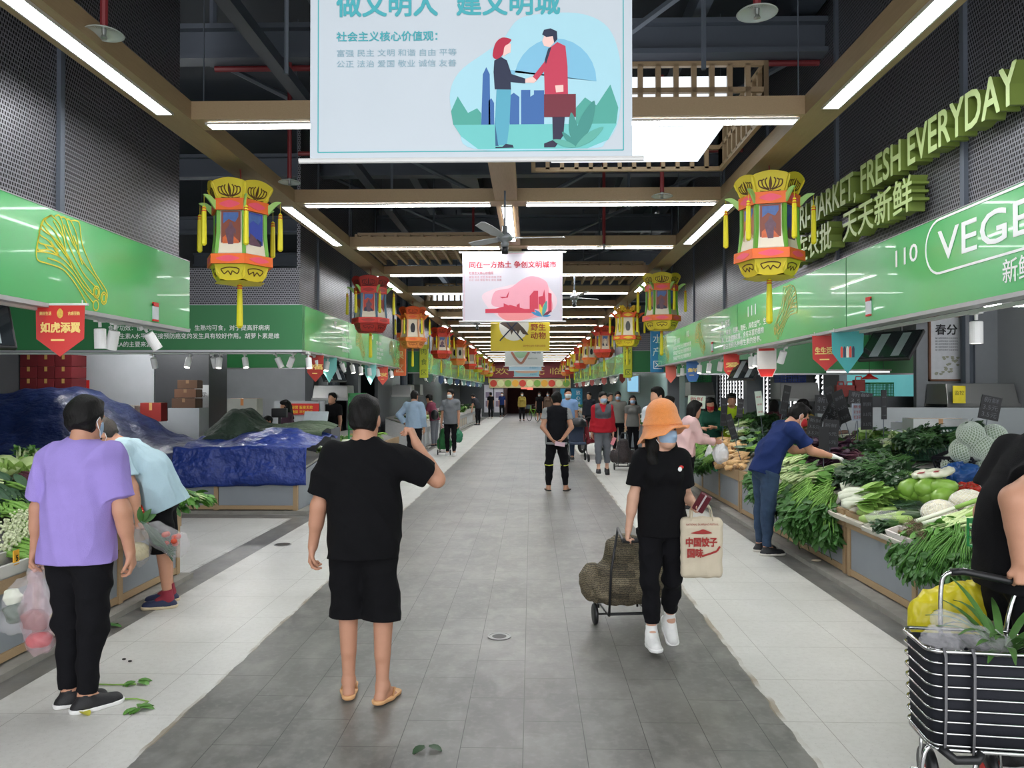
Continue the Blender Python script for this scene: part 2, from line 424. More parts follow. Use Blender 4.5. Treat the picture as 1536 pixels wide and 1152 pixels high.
# slatted infill between the beams
def slats(nm, x0, x1, y0, y1):
    mb = MB(); z = BZ + .16
    n = int((x1 - x0) / .19)
    for i in range(n + 1):
        x = x0 + (x1 - x0) * i / n; mb.b2((x - .02, y0, z), (x + .02, y1, z + .07))
    for i in range(10):
        yy = y0 + (y1 - y0) * (i + .5) / 10; mb.b2((x0, yy - .018, z + .07), (x1, yy + .018, z + .11))
    return struct(mb.build(nm, m_woodl))
for k, side in ((2, -1), (4, 1), (6, -1), (7, 1), (9, -1), (10, 1), (12, -1), (13, 1), (15, -1)):
    if side < 0: slats('trim_slats', BL + .16, CX - .16, YB[k] - 2.53 + .14 + 2.53 - 0.0, YB[k] + 2.53 - .14)
    else: slats('trim_slats', CX + .16, BR - .16, YB[k - 1] + .14, YB[k] - .14)
# ---- strip lamps
m_lamp = mat('lamp_diffuser', '#fbfdff', .4, var=0., emit=LAMP); m_lampcase = mat('lamp_casing', '#c9c7c2', .4, .3, var=.03)
def strip(nm, a, b, label, grp):
    t = thing(nm, label, 'strip light', ((a[0] + b[0]) / 2, (a[1] + b[1]) / 2, BZ), 0, grp)
    dx, dy = abs(b[0] - a[0]), abs(b[1] - a[1]); along = dx > dy; w = .13
    sx, sy = (dx, w) if along else (w, dy)
    c = MB(); e = .012
    c.b2((-sx / 2, -sy / 2, -.016), (sx / 2, -sy / 2 + e, .0)); c.b2((-sx / 2, sy / 2 - e, -.016), (sx / 2, sy / 2, .0))
    c.b2((-sx / 2, -sy / 2 + e, -.016), (-sx / 2 + e, sy / 2 - e, .0)); c.b2((sx / 2 - e, -sy / 2 + e, -.016), (sx / 2, sy / 2 - e, .0))
    c.build('casing', m_lampcase, t)
    MB().b2((-sx / 2 + e, -sy / 2 + e, -.012), (sx / 2 - e, sy / 2 - e, -.001)).build('diffuser', m_lamp, t)
    return t
for k, yb in enumerate(YB):
    for nm, x0, x1 in (('left', -2.48, -.44), ('right', -.06, 2.0)):
        strip('strip_light', (x0, yb), (x1, yb), 'white strip light under the %s half of the %s timber crossbeam%s' % (nm, ORD[k], ' from the front' if k else ''), 'strip lights under the crossbeams')
for j in range(10):
    y0 = 3.32 + 5.06 * j
    for nm, x in (('left', BL), ('right', BR)):
        strip('strip_light', (x, y0), (x, y0 + 2.25), 'white strip light along the %s long beam, the %s one%s' % (nm, ORD[j], ' from the front' if j else ''), 'strip lights along the long beams')
    if j: strip('strip_light', (CX, y0 + .05), (CX, y0 + 2.0), 'white strip light along the centre beam, the %s one%s' % (ORD[j - 1], ' from the front' if j > 1 else ''), 'strip lights along the centre beam')
# ---- light box with lattice skirt
m_sky = mat('light_box_acrylic', '#e6eef6', .4, var=0., emit=1.15)
t = thing('ceiling_light_box', 'large white light box inside a square timber lattice behind the first crossbeam', 'light box', (.95, 7.0, 4.0))
def lattice(mb, x0, x1, y0, y1, z0, z1, nx, ny, th=.035):
    for i in range(3):
        z = z0 + (z1 - z0) * i / 2
        mb.b2((x0, y0, z - th / 2), (x1, y0 + th, z + th / 2)); mb.b2((x0, y1 - th, z - th / 2), (x1, y1, z + th / 2))
        mb.b2((x0, y0, z - th / 2), (x0 + th, y1, z + th / 2)); mb.b2((x1 - th, y0, z - th / 2), (x1, y1, z + th / 2))
    for i in range(nx + 1):
        x = x0 + (x1 - x0 - th) * i / nx
        for yy in (y0, y1 - th): mb.b2((x, yy, z0), (x + th, yy + th, z1))
    for i in range(ny + 1):
        yy = y0 + (y1 - y0 - th) * i / ny
        for x in (x0, x1 - th): mb.b2((x, yy, z0), (x + th, yy + th, z1))
mb = MB(); lattice(mb, -.95, .98, -.72, .80, -.05, .38, 13, 9, .04); mb.build('lattice', m_wood, t)
MB().b2((-.75, -.58, 0), (.71, .7, .33)).build('light_panel', m_sky, t)
t2 = dup(t, (-1.7, 19.75, 4.0), label='white light box in a timber lattice further down the hall on the left')
# ---- far end of the hall
m_maroon = mat('far_sign_maroon', '#7d1f2b', .5); m_black = mat('black_void', '#101012', .8); m_blue = mat('teal_board', '#2f8fb5', .5); m_pale = mat('poster_pale', '#d6d3dc', .6)
x0, x1 = -9, 8.2
mb = MB(); mb.b2((-9, YFAR, 0), (-1.9, YFAR + .2, 6)); mb.b2((1.7, YFAR, 0), (8.2, YFAR + .2, 6)); mb.b2((-1.9, YFAR, 2.35), (1.7, YFAR + .2, 6)); struct(mb.build('wall_back', m_walld))
struct(MB().b2((-2.4, YFAR + 8.7, 0), (2.2, YFAR + 8.9, 3)).b2((-2.1, YFAR + .2, 0), (-1.9, YFAR + 8.8, 3)).b2((1.7, YFAR + .2, 0), (1.9, YFAR + 8.8, 3)).build('wall_passage', mat('passage_wall', '#5b3d35', .7, var=.4, scale=3)))
t = thing('entrance_sign', 'maroon sign board with gold emblems above the far entrance', 'sign', (-.3, YFAR - .1, 3.2)); fr = (Vector((0, -.06, 0)), X_, Z_, -Y_)
MB().box((0, 0, .02), (6.6, .1, 1.1)).build('board', m_maroon, t)
mb = MB(); put_text(mb, '欢 迎 光 临', -2.2, -.25, .5, fr, width=4.6); mb.build('lettering', mat('gold_letters', '#d9b45a', .4), t)
t = thing('food_picture_sign', 'long picture sign of round fruit above the far entrance', 'sign', (-.1, YFAR - .12, 2.3)); fr = (Vector((0, -.06, 0)), X_, Z_, -Y_)
MB().box((0, 0, 0), (5.6, .1, .62)).build('board', mat('food_sign', '#c9b98a', .5), t)
rng = random.Random(5)
for i in range(11):
    x = -2.5 + .5 * i; c = [(x + .24 * math.cos(a), .24 * math.sin(a)) for a in [2 * PI * q / 14 for q in range(14)]]
    MB().poly(c, fr, .001, .004 + i * .0006).build('printed_fruit', mat('fruit_print_%d' % (i % 4), ['#c9402f', '#dfe0a8', '#7ba548', '#e0a63a'][i % 4], .5), t)
for i, px in enumerate((733, 748)):
    p = at(px, 600, YFAR - .1); t = thing('wall_poster', ('left' if i == 0 else 'right') + ' pale poster on the far wall left of the entrance', 'poster', (p.x, YFAR - .03, 1.25), 0)
    MB().box((0, 0, 0), (.62, .03, 1.9)).build('sheet', m_pale, t); MB().box((0, -.02, .25), (.42, .012, .4)).box((0, -.02, -.35), (.42, .012, .4)).build('picture', mat('poster_picture', '#8d7f95', .6), t)
t = thing('teal_notice_board', 'teal board with white characters right of the far entrance', 'sign', (2.75, YFAR - .06, 1.0))
MB().box((0, 0, 0), (1.5, .08, 1.9)).build('board', m_blue, t); mb = MB()
for i, c in enumerate('放心消费'): put_text(mb, c, .3, .55 - i * .38, .32, (Vector((0, -.045, 0)), X_, Z_, -Y_))
mb.build('lettering', mat('white_letters', '#e8eef0', .5), t)
for i, (x, z) in enumerate(((-1.15, 1.95), (-.55, 1.85), (-.1, 1.8))):
    tag(MB().box((0, 0, 0), (.42, .1, .26)).build('lit_shop_sign', mat('lit_sign_red', '#ff7a6a', .5, emit=1.3), None), 'small lit red shop sign inside the far entrance, %s from left' % ['first', 'second', 'third'][i], 'sign').location = (x, YFAR + 2.5 + i, z + .2)
# ---------------------------------------------------------------- green fascia signs
m_green = mat('fascia_green', '#57b56d', .22, var=.04, scale=2, bump=.10, bscale=1.6, coat=.3)
m_greend = mat('fascia_green_shade_and_joint', '#2d7a45', .45, var=.05, scale=2)  # fascia green with the end faces' shade put into the colour; also for joints
m_alu = mat('aluminium_rail', '#b4b6b8', .4, .6, var=.05); m_white = mat('white_vinyl', '#f2f5f3', .5, var=.02)
m_yelp = mat('pale_line_print', '#c3b65c', .5, var=.05); m_yel = mat('yellow_line_print', '#e2d63f', .5, var=.05); m_whitep = mat('white_plastic', '#e6e6e4', .35, var=.03)
m_blackp = mat('black_plastic', '#17181a', .4, var=.1); m_red = mat('red_pennant', '#cf2a25', .5, var=.1, scale=5); m_teal = mat('teal_pennant', '#2f9c98', .5, var=.08)
m_gold = mat('gold_print', '#f3d27c', .5, var=.05)
def arc(cx, cy, r, a0, a1, n=10): return [(cx + r * math.cos(a0 + (a1 - a0) * i / n), cy + r * math.sin(a0 + (a1 - a0) * i / n)) for i in range(n + 1)]
_CEL = []
for L_ in ([(197, 650), (205, 695), (260, 715), (340, 745), (400, 810), (450, 890), (480, 945)], [(197, 648), (260, 655), (330, 680), (400, 750), (460, 840), (540, 915)], [(197, 650), (203, 607), (210, 640), (270, 640), (320, 670)], [(203, 607), (212, 560), (213, 600), (280, 620), (320, 640)], [(212, 560), (218, 525), (215, 555), (270, 595), (325, 680)],
    [(218, 525), (240, 470), (222, 520), (290, 570), (350, 640), (400, 750)], [(240, 470), (280, 450), (245, 480), (300, 540), (365, 660), (430, 770), (500, 870)], [(280, 450), (330, 510), (360, 640)], [(300, 455), (330, 460), (370, 600), (450, 760), (520, 840)], [(330, 460), (360, 470), (390, 560), (450, 720)], [(360, 470), (385, 480), (420, 560), (440, 680), (520, 790), (560, 860)],
    [(385, 480), (415, 480), (435, 500), (450, 610), (510, 750), (580, 860), (585, 905)], [(260, 685), (330, 712), (400, 778), (470, 880), (510, 930)], [(230, 500), (300, 590), (380, 700)], [(350, 500), (395, 600), (420, 640)], [(290, 480), (345, 570)], [(275, 590), (320, 660)], [(240, 610), (265, 640)], [(400, 560), (420, 610)]) + tuple([(cx + rx * math.cos(k * PI / 7), cy + ry * math.sin(k * PI / 7)) for k in range(15)] for cx, cy, rx, ry in ((527, 872, 17, 33), (527, 872, 10, 22), (568, 905, 16, 34), (568, 905, 10, 22), (524, 945, 15, 28))):
    q_ = []
    for x, y in (L_ if len(L_) > 12 else smooth_line(L_, 4)):
        p = onx(x / 3.66, 200 + y / 3.66, FL); q_.append((p.y - 5.35, p.z - 2.6))
    _CEL.append(q_)
def celery(mb, x, y, s, fr, flip=1, w=.012, ax=1.):
    """outline drawing of a leek or celery head"""
    for L_ in _CEL: mb.line([(x + flip * a * s * ax, y + b * s) for a, b in L_], w, fr, .001, .003)
def fascia(label, side, y0, y1, nm='fascia_sign', z0=ZF0, z1=ZF1, joints=(), x0=None, x1=None, mg=None):
    mg = mg or m_green
    if side == 'L': o = (FL, y0, z0); fr = fr_left((.001, 0, 0)); Lg = y1 - y0; a, b = (-.12, 0, 0), (0, Lg, z1 - z0)
    elif side == 'R': o = (FRX, y1, z0); fr = fr_right((-.001, 0, 0)); Lg = y1 - y0; a, b = (0, -Lg, 0), (.12, 0, z1 - z0)
    else: o = (x0, y0, z0); fr = fr_front((0, -.001, 0)); Lg = x1 - x0; a, b = (0, 0, 0), (Lg, .12, z1 - z0)
    t = thing(nm, label, 'shop sign', o)
    MB().b2(a, b).build('sign_panel', mg, t)
    MB().b2((a[0] - .004, a[1] - .004 if side != 'F' else a[1] - .01, -.03), (b[0] + .004, b[1] + .004, -.001)).b2((a[0] - .004, a[1], b[2]), (b[0] + .004, b[1], b[2] + .006)).build('edge_rail', m_alu, t)
    if joints:
        j = MB()
        for q in joints: j.rect(q - .004, .0, q + .004, z1 - z0, fr, .0, .002)
        j.build('panel_joint', m_greend, t)
    return t, fr, Lg
# left, nearest block: celery drawing; the sign runs toward the camera out of the frame
t, fr, Lg = fascia('long glossy green sign with a yellow celery drawing above the nearest left stall', 'L', -.8, 7.12, joints=(2.6,))
mb = MB(); celery(mb, 6.15, .31, 1., fr, 1, .009); mb.build('celery_drawing', m_yel, t)
# left second block
t, fr, Lg = fascia('shaded green end sign with white Chinese text above the blue tarpaulin stall', 'F', 10.66, 10.66, x0=-9.0, x1=-3.2, mg=m_greend, nm='end_fascia_sign')
mb = MB(); put_text(mb, '（时令蔬果）', 3.27, .39, .15, fr, align='LEFT')
for i, s in enumerate(('食疗功效：性味甘凉，健脾消食，生熟均可食，对于提高肝病病', '人维生素A水平，间接预防癌变的发生具有较好作用。胡萝卜素是维', '生素A的主要来源。')): put_text(mb, s, 3.05, .28 - .115 * i, .082, fr, bold=.01)
mb.build('lettering', m_white, t)
t, fr, Lg = fascia('glossy green aisle sign with white stall texts, second left block', 'L', 10.78, 18.6, joints=(2.6, 5.2))
for q, n_ in ((1.6, '107'), (4.5, '108')):
    mb = MB(); put_text(mb, n_, q, .47, .13, fr, bold=.02); mb.build('lettering', m_white, t); mb = MB(); put_text(mb, '胡萝卜（蔬果）', q + .5, .40, .085, fr)
    for i, s in enumerate(('性味甘凉，健脾消食，', '生熟均可食，对于提高', '具有较好的作用。')): put_text(mb, s, q + .55, .28 - .09 * i, .07, fr)
    mb.build('lettering', m_white, t)
mb = MB(); celery(mb, 3.6, .31, .9, fr, w=.008); celery(mb, 6.9, .31, .9, fr, w=.008); mb.build('vegetable_drawing', m_yelp, t)
t, fr, Lg = fascia('long glossy green sign with pictures over the far left block', 'L', 23, 52, joints=[3 * k for k in range(1, 9)])
mb = MB(); rg = random.Random(3)
for k in range(9): celery(mb, 1.6 + 3 * k, .31, .9, fr, rg.choice((-1, 1)), .012)
mb.build('vegetable_drawing', m_yelp, t)
t, fr, Lg = fascia('shaded green end sign of the far left block facing the crossing', 'F', 22.9, 22.9, x0=-9, x1=-3.2, mg=m_greend, nm='end_fascia_sign')
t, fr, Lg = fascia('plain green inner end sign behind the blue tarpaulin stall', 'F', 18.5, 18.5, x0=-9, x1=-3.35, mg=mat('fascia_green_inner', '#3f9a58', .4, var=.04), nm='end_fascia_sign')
# right block
t, fr, Lg = fascia('long glossy green sign reading 110 VEGETABLES above the right stalls', 'R', -.8, 17.4, joints=(3.1, 6.7, 10.37, 14.0))
Yr = lambda Y: 17.4 - Y
mb = MB(); put_text(mb, '110', Yr(6.13), .385, .185, fr, bold=.012, width=.34)
mb.build('lettering', m_white, t)
mb = MB(); put_text(mb, 'VEGETABLES', Yr(5.45), .325, .30, fr, bold=.008, width=2.45)
mb.build('lettering', m_white, t)
xa, xb, ya, yb = Yr(5.62) + .19, Yr(2.5) - .19, .24, .615; cy = (ya + yb) / 2; rr = (yb - ya) / 2
mb = MB(); mb.line(arc(xa, cy, rr, PI / 2, 3 * PI / 2, 14) + arc(xb, cy, rr, -PI / 2, PI / 2, 14) + [(xa, cy + rr)], .016, fr, .001, .003)
mb.build('lettering', m_white, t)
mb = MB(); put_text(mb, '新鲜蔬菜', Yr(4.72), .075, .155, fr, bold=.01)
mb.build('lettering', m_white, t)
mb = MB(); put_text(mb, '111', Yr(10.25), .40, .19, fr, bold=.02, width=.36)
mb.build('lettering', m_white, t)
mb = MB(); put_text(mb, '豆（蔬菜）', Yr(11.6), .36, .12, fr, bold=.015)
mb.build('lettering', m_white, t)
mb = MB()
for i, s in enumerate(('性平、味甘、归脾、胃经，具有益气、生', '津、止渴健脾和胃。含有丰富的植物', '蛋白质和各种维生素的营养。')): put_text(mb, s, Yr(11.7) + .1 * i, .245 - .1 * i, .088, fr, bold=.012, width=2.3 - .2 * i)
mb.build('lettering', m_white, t)
mb = MB(); put_text(mb, '112', Yr(14.2), .42, .15, fr, bold=.02); mb.build('lettering', m_white, t); mb = MB(); put_text(mb, '番茄（蔬菜）', Yr(15.4), .36, .11, fr)
mb.build('lettering', m_white, t)
mb = MB()
for i in range(3): put_text(mb, '具有益气生津止渴健脾和胃', Yr(15.5), .25 - .1 * i, .085, fr, width=1.7)
mb.build('lettering', m_white, t)
mb = MB(); celery(mb, Yr(8.75), .31, .95, fr, -1, .009); celery(mb, Yr(13.0), .31, .9, fr, 1, .008); celery(mb, Yr(16.3), .31, .9, fr, 1, .008); mb.build('vegetable_drawing', m_yelp, t)
t, fr, Lg = fascia('long glossy green sign with pictures over the far right block', 'R', 23, 52, joints=[3 * k for k in range(1, 9)])
mb = MB()
for k in range(9): celery(mb, 1.6 + 3 * k, .31, .9, fr, rg.choice((-1, 1)), .012)
mb.build('vegetable_drawing', m_yelp, t)
t, fr, Lg = fascia('shaded green end sign of the far right block facing the crossing', 'F', 22.8, 22.8, x0=2.86, x1=8.0, mg=m_greend, nm='end_fascia_sign')
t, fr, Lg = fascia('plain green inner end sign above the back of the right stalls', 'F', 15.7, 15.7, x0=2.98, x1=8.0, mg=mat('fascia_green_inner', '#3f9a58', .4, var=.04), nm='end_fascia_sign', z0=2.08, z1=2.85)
# blade signs at the block ends
def blade(label, X, Y, c, txt, w=.3, h=.95, z=2.62, tc='#f4f6f4'):
    t = thing('blade_sign', label, 'sign', (X, Y, z)); MB().box((0, 0, 0), (w, .07, h)).build('board', mat('blade_' + c, c, .4), t, bevel=.02)
    mb = MB(); f = fr_front((0, -.036, 0)); n = len(txt)
    for i, ch in enumerate(txt): put_text(mb, ch, -w * .36, h * .5 - (i + .92) * h * .93 / n, w * .72, f)
    mb.build('lettering', mat('blade_text_' + tc, tc, .5), t)
blade('blue vertical sign with white characters at the end of the right block', 2.84, 17.46, '#2b7fb4', '水产区')
blade('lime yellow vertical sign at the corner of the far right block', 2.84, 22.74, '#cfd63a', '冰鲜区', .26, 1.0, tc='#3c6a2a')
blade('orange vertical sign at the end of the second left block', -3.2, 18.66, '#f0703a', '蔬果区', .3, 1.05, tc='#ffd9a8')
blade('lime yellow vertical sign at the corner of the far left block', -3.2, 22.84, '#cfd63a', '肉食区', .26, 1.0, tc='#3c6a2a')
# raised letters on the right screen
m_oliv = mat('raised_letter_face', '#b4c987', .5, var=.04); m_olivd = mat('raised_letter_side', '#6f8238', .5, var=.05)
t = thing('raised_lettering', 'raised olive green letters AGRI-MARKET FRESH EVERYDAY on the right screen', 'lettering', (2.90, 8.35, 3.36))
fr = fr_right((0, 0, 0))
def raised(nm, s, x, y, size, w, sp=1.0):
    mb = MB(); put_text(mb, s, x, y, size, fr, z=.14, bold=.018, width=w, space=sp); mb.build(nm, m_oliv, t)
    mb = MB(); put_text(mb, s, x, y, size, fr, z=.139, bold=.018, width=w, depth=.125, space=sp); mb.build(nm + '_return', m_olivd, t)
raised('lettering', 'AGRI-MARKET, FRESH EVERYDAY', 0, .0, .34, 3.92)
raised('characters', '食在农批', 0, -.31, .285, 1.20); raised('characters', '天天新鲜', 1.46, -.31, .285, 1.24)
# ---------------------------------------------------------------- hanging banners over the middle
m_banner = mat('banner_cloth', '#c3ccd3', .55, var=.03, scale=3, bump=.05); m_rod = mat('banner_rod', '#d8d8d6', .35, var=.02)
def flat(nm, c, **k): return mat('print_' + nm, c, .6, var=.02, **k)
def bn(label, Y, w, h, ztop, cmat, name='hanging_banner', rods=True):
    t = thing(name, label, 'banner', (CX, min(YB + [3.3], key=lambda q_: abs(q_ - Y)) + .095, ztop)); fr = (Vector((-w / 2, -.004, 0)), X_, Z_, -Y_)
    MB().b2((-w / 2, -.003, -h), (w / 2, .003, 0)).build('cloth', cmat, t)
    mb = MB()
    for z in (0, -h): mb.tube([(-w / 2 - .05, 0, z), (w / 2 + .05, 0, z)], .012, 8)
    mb.build('rod', m_rod, t)
    mb = MB()
    for s in (-1, 1): mb.tube([(s * w * .46, 0, 0), (s * w * .46, 0, BZ + .02 - ztop)], .003, 4)
    mb.build('cord', m_steel, t)
    return t, fr
Yb = 3.46
t, fr = bn('large pale blue banner with two people shaking hands, nearest the camera', Yb, 1.43, .99, BZ - .03, m_banner)
SX = 1.43 / 477; 
def q(x, y): return ((x - 469) * SX, -(y + 86) * SX)          # places on the printed sheet
def zq(x, y): return q(440 + x / 2.954, y / 2.954)
c_teal = flat('teal', '#3fb0b4'); c_tealt = flat('teal_text', '#45a9b2'); c_grey = flat('grey_text', '#8fb0bd')
mb = MB()
for s, x, wd in (('做文明人', 508, 150), ('建文明城', 686, 152)): mb = MB(); put_text(mb, s, *q(x, 27), .118, fr, bold=.03, width=wd * SX); mb.build('headline', c_tealt, t)
mb = MB(); put_text(mb, '社会主义核心价值观：', *q(508, 66), .046, fr, bold=.02, width=150 * SX); mb.build('lettering', c_tealt, t)
mb = MB()
for i, s in enumerate(('富强 民主 文明 和谐 自由 平等', '公正 法治 爱国 敬业 诚信 友善')): put_text(mb, s, *q(508, 89 + 16 * i), .034, fr, width=178 * SX)
mb.build('lettering', c_grey, t)
mb = MB(); (xa, ya), (xb, yb) = q(481, -70), q(933, 232); mb.line([(xa, ya), (xb, ya), (xb, yb), (xa, yb), (xa, ya)], .004, fr, .0006, .0012); mb.build('border_line', c_teal, t)
def art(nm, pts, c, z, sm=0, f=zq, root=None, fr_=None):
    p = [f(*a) for a in pts]; p = smooth_poly(p, 5) if sm else p
    return MB().poly(p, fr_ or fr, z - .0004, z).build(nm, c, root or t)
art('printed_backdrop', [(700, 450), (740, 340), (860, 250), (930, 200), (1000, 110), (1120, 85), (1280, 90), (1390, 150), (1440, 280), (1445, 450), (1430, 570), (1380, 650), (1300, 678), (820, 678), (740, 590)], flat('sky', '#a9d6e2'), .0010, 1)
art('printed_sun', [(960, 330)] + [(1160 + 180 * math.cos(a), 385 + 190 * math.sin(a)) for a in [PI + PI * k / 14 for k in range(15)]] + [(1340, 385)], flat('sun', '#7fbcd8'), .0014)
art('printed_ground', [(718, 570), (1428, 570), (1390, 640), (1300, 677), (825, 677), (750, 620)], flat('ground', '#6ec4c0'), .0018)
art('printed_hill', [(706, 510), (735, 445), (780, 518), (820, 498), (838, 520), (838, 570), (716, 570)], flat('hill', '#4fa496'), .0018)
art('printed_hill', [(1250, 500), (1290, 455), (1340, 490), (1400, 400), (1434, 500), (1425, 570), (1250, 570)], flat('hill', '#4fa496'), .0018)
for pts in ([(838, 570), (845, 350), (860, 318), (875, 350), (878, 570)], [(870, 570), (870, 465), (882, 455), (894, 475), (894, 570)], [(962, 570), (962, 445), (980, 432), (1004, 450), (1004, 570)], [(1012, 570), (1012, 420), (1052, 420), (1052, 570)], [(1052, 570), (1052, 450), (1068, 440), (1068, 570)], [(1068, 570), (1068, 422), (1112, 422), (1112, 570)], [(896, 570), (898, 540), (910, 545), (910, 570)]):
    art('printed_tower', pts, flat('tower', '#3a68a6'), .0022)
art('printed_figure', [(905, 415), (968, 415), (962, 560), (950, 660), (912, 660), (898, 560)], flat('trousers', '#58a7bd'), .0027)
art('printed_figure', [(898, 560), (912, 560), (914, 664), (900, 664)], flat('trousers_dark', '#2f5f86'), .0026)
art('printed_figure', [(900, 668), (930, 668), (945, 655), (975, 660), (980, 672), (900, 674)], flat('ink', '#1f2742'), .0028)
art('printed_figure', [(895, 290), (925, 275), (950, 290), (970, 350), (1030, 370), (1030, 392), (966, 385), (968, 418), (897, 416), (892, 340)], flat('ink', '#1f2742'), .0030)
art('printed_figure', [(935, 275), (930, 240), (955, 205), (968, 220), (966, 255), (945, 265)], flat('print_skin', '#f1c9c0'), .0029)
art('printed_figure', [(888, 268), (900, 215), (930, 190), (968, 198), (960, 215), (940, 230), (932, 265), (905, 284)], flat('red_hair', '#b3213f'), .0032, 1)
art('printed_figure', [(1030, 372), (1062, 362), (1080, 378), (1068, 390), (1030, 388)], flat('print_skin', '#f1c9c0'), .0032)
art('printed_figure', [(1148, 540), (1202, 540), (1196, 620), (1160, 672), (1112, 672), (1112, 655), (1150, 640)], flat('ink2', '#2a2440'), .0026)
art('printed_figure', [(1140, 235), (1170, 212), (1205, 230), (1214, 320), (1216, 440), (1115, 440), (1112, 340), (1075, 385), (1063, 362), (1112, 300)], flat('red_coat', '#c23752'), .0030)
art('printed_figure', [(1130, 240), (1145, 232), (1120, 310), (1115, 290)], flat('ink', '#1f2742'), .0033)
art('printed_figure', [(1112, 185), (1150, 180), (1158, 212), (1138, 235), (1112, 228), (1104, 208)], flat('print_skin', '#f1c9c0'), .0031)
art('printed_figure', [(1104, 178), (1112, 158), (1140, 152), (1168, 165), (1170, 200), (1156, 215), (1150, 186), (1122, 190)], flat('ink', '#1f2742'), .0034)
art('printed_figure', [(1160, 402), (1196, 400), (1196, 430), (1164, 432)], flat('print_skin', '#f1c9c0'), .0034)
art('printed_case', [(1112, 440), (1250, 440), (1250, 540), (1112, 540)], flat('maroon', '#722534'), .0036)
for i, (x, y, lx, ly) in enumerate(((1230, 520, 1250, 600), (1270, 640, 1240, 520), (1330, 470, 1270, 640), (1370, 585, 1290, 670), (1190, 605, 1215, 672), (1150, 640, 1200, 675))):
    bx, by = (1250, 672); nx, ny = -(by - y) * .13, (bx - x) * .13; mx_, my_ = (x + bx) / 2, (y + by) / 2
    art('printed_leaf', [(bx, by), (mx_ + nx, my_ + ny), (x, y), (mx_ - nx, my_ - ny)], flat('leaf%d' % (i % 2), '#5fae9f' if i % 2 else '#418f86'), .0038 + .0003 * i, 1)
# second banner
Y2 = YB[2] + .1; k2 = 155
t, fr = bn('pink and white city banner, second in the row over the aisle', Y2, 1.43, .99, BZ - .05, mat('banner_cloth_white', '#d6d2dc', .55, var=.03, scale=3))
S2 = 1.43 / 616
def r2(x, y): return ((x - 356) * S2, -(y - 70) * S2)
mb = MB(); put_text(mb, '同在一方热土 争创文明城市', *r2(395, 162), .1, fr, bold=.03, width=535 * S2); mb.build('headline', flat('red_text', '#b72a38'), t)
mb = MB(); put_text(mb, '社会主义核心价值观', *r2(396, 205), .045, fr, width=150 * S2, bold=.02)
for i, s in enumerate(('富强 民主 文明 和谐 自由 平等', '公正 法治 爱国 敬业 诚信 友善')): put_text(mb, s, *r2(396, 228 + 18 * i), .035, fr, width=200 * S2)
mb.build('lettering', flat('rose_text', '#c9808a'), t)
A2 = lambda nm, p, c, z, sm=0: art(nm, p, c, z, sm, r2, t, fr)
A2('printed_cloud', [(475, 340), (540, 300), (620, 280), (700, 260), (760, 225), (830, 225), (900, 300), (940, 370), (900, 440), (780, 470), (640, 500), (580, 470), (520, 420)], flat('pale_rose', '#f0d3dc'), .0010, 1)
A2('printed_cloud', [(535, 370), (560, 310), (650, 290), (720, 240), (790, 218), (870, 250), (890, 320), (900, 440), (680, 495), (590, 460), (600, 420), (545, 400)], flat('rose', '#eda4b4'), .0014, 1)
A2('printed_bridge', [(497, 420), (560, 418), (650, 395), (740, 420), (800, 420), (800, 445), (497, 445)], flat('crimson', '#cf3a52'), .0020)
A2('printed_bridge', [(575, 445), (690, 430), (800, 445), (760, 480), (640, 495)], flat('salmon', '#ee8f92'), .0018, 1)
for p in ([(770, 420), (770, 340), (795, 310), (795, 420)], [(795, 420), (795, 308), (822, 308), (822, 420)], [(824, 420), (824, 345), (850, 340), (860, 300), (866, 345), (872, 420)], [(884, 440), (884, 320), (905, 326), (905, 440)], [(610, 420), (610, 385), (635, 395), (640, 420)], [(690, 420), (690, 395), (708, 385), (710, 420)]): A2('printed_tower', p, flat('crimson', '#cf3a52'), .0022)
A2('printed_bird', [(585, 345), (625, 345), (645, 308), (636, 350), (600, 354)], flat('crimson', '#cf3a52'), .0022)
for i, (x, y, c) in enumerate(((780, 440, '#3a86b8'), (800, 425, '#3a86b8'), (832, 390, '#e8c04a'), (862, 385, '#e8c04a'), (874, 370, '#4aa09a'), (905, 430, '#7b2a3f'), (900, 460, '#3a86b8'))):
    bx, by = 850, 466; nx, ny = -(by - y) * .13, (bx - x) * .13; a, b_ = (x + bx) / 2, (y + by) / 2
    A2('printed_leaf', [(bx, by), (a + nx, b_ + ny), (x, y), (a - nx, b_ - ny)], flat('l2' + c, c), .0026 + .0002 * i, 1)
mb = MB(); (xa, ya), (xb, yb) = r2(366, 80), r2(962, 495); mb.line([(xa, ya), (xb, ya), (xb, yb), (xa, yb), (xa, ya)], .004, fr, .0006, .0012); mb.build('border_line', flat('rose', '#eda4b4'), t)
# third banner: yellow, wild animals
Y3 = 1.43 * FPX / 91
t, fr = bn('yellow wild animal protection banner, third in the row', Y3, 1.43, .99, BZ - .08, mat('banner_cloth_yellow', '#dfc534', .55, var=.03, scale=3))
S3 = 1.43 / 358
def r3(x, y): return ((x - 534) * S3, -.99 - (y - 690) * S3)
A3 = lambda nm, p, c, z, sm=0: art(nm, p, c, z, sm, r3, t, fr)
A3('printed_disc', [(676 + 90 * math.cos(a), 535 + 90 * math.sin(a)) for a in [2 * PI * k / 24 for k in range(24)]], flat('disc', '#e8e4da'), .001)
A3('printed_animal', [(590, 520), (620, 505), (690, 505), (735, 550), (765, 590), (730, 585), (712, 560), (700, 588), (690, 565), (672, 565), (660, 590), (652, 560), (630, 545)], flat('brown', '#54453c'), .0016)
mb = MB(); mb.line([r3(590, 625), r3(715, 490)], .03, fr, .002, .0026).line([r3(730, 625), r3(610, 490)], .03, fr, .002, .0026); mb.build('printed_cross', flat('ink', '#1f2742'), t)
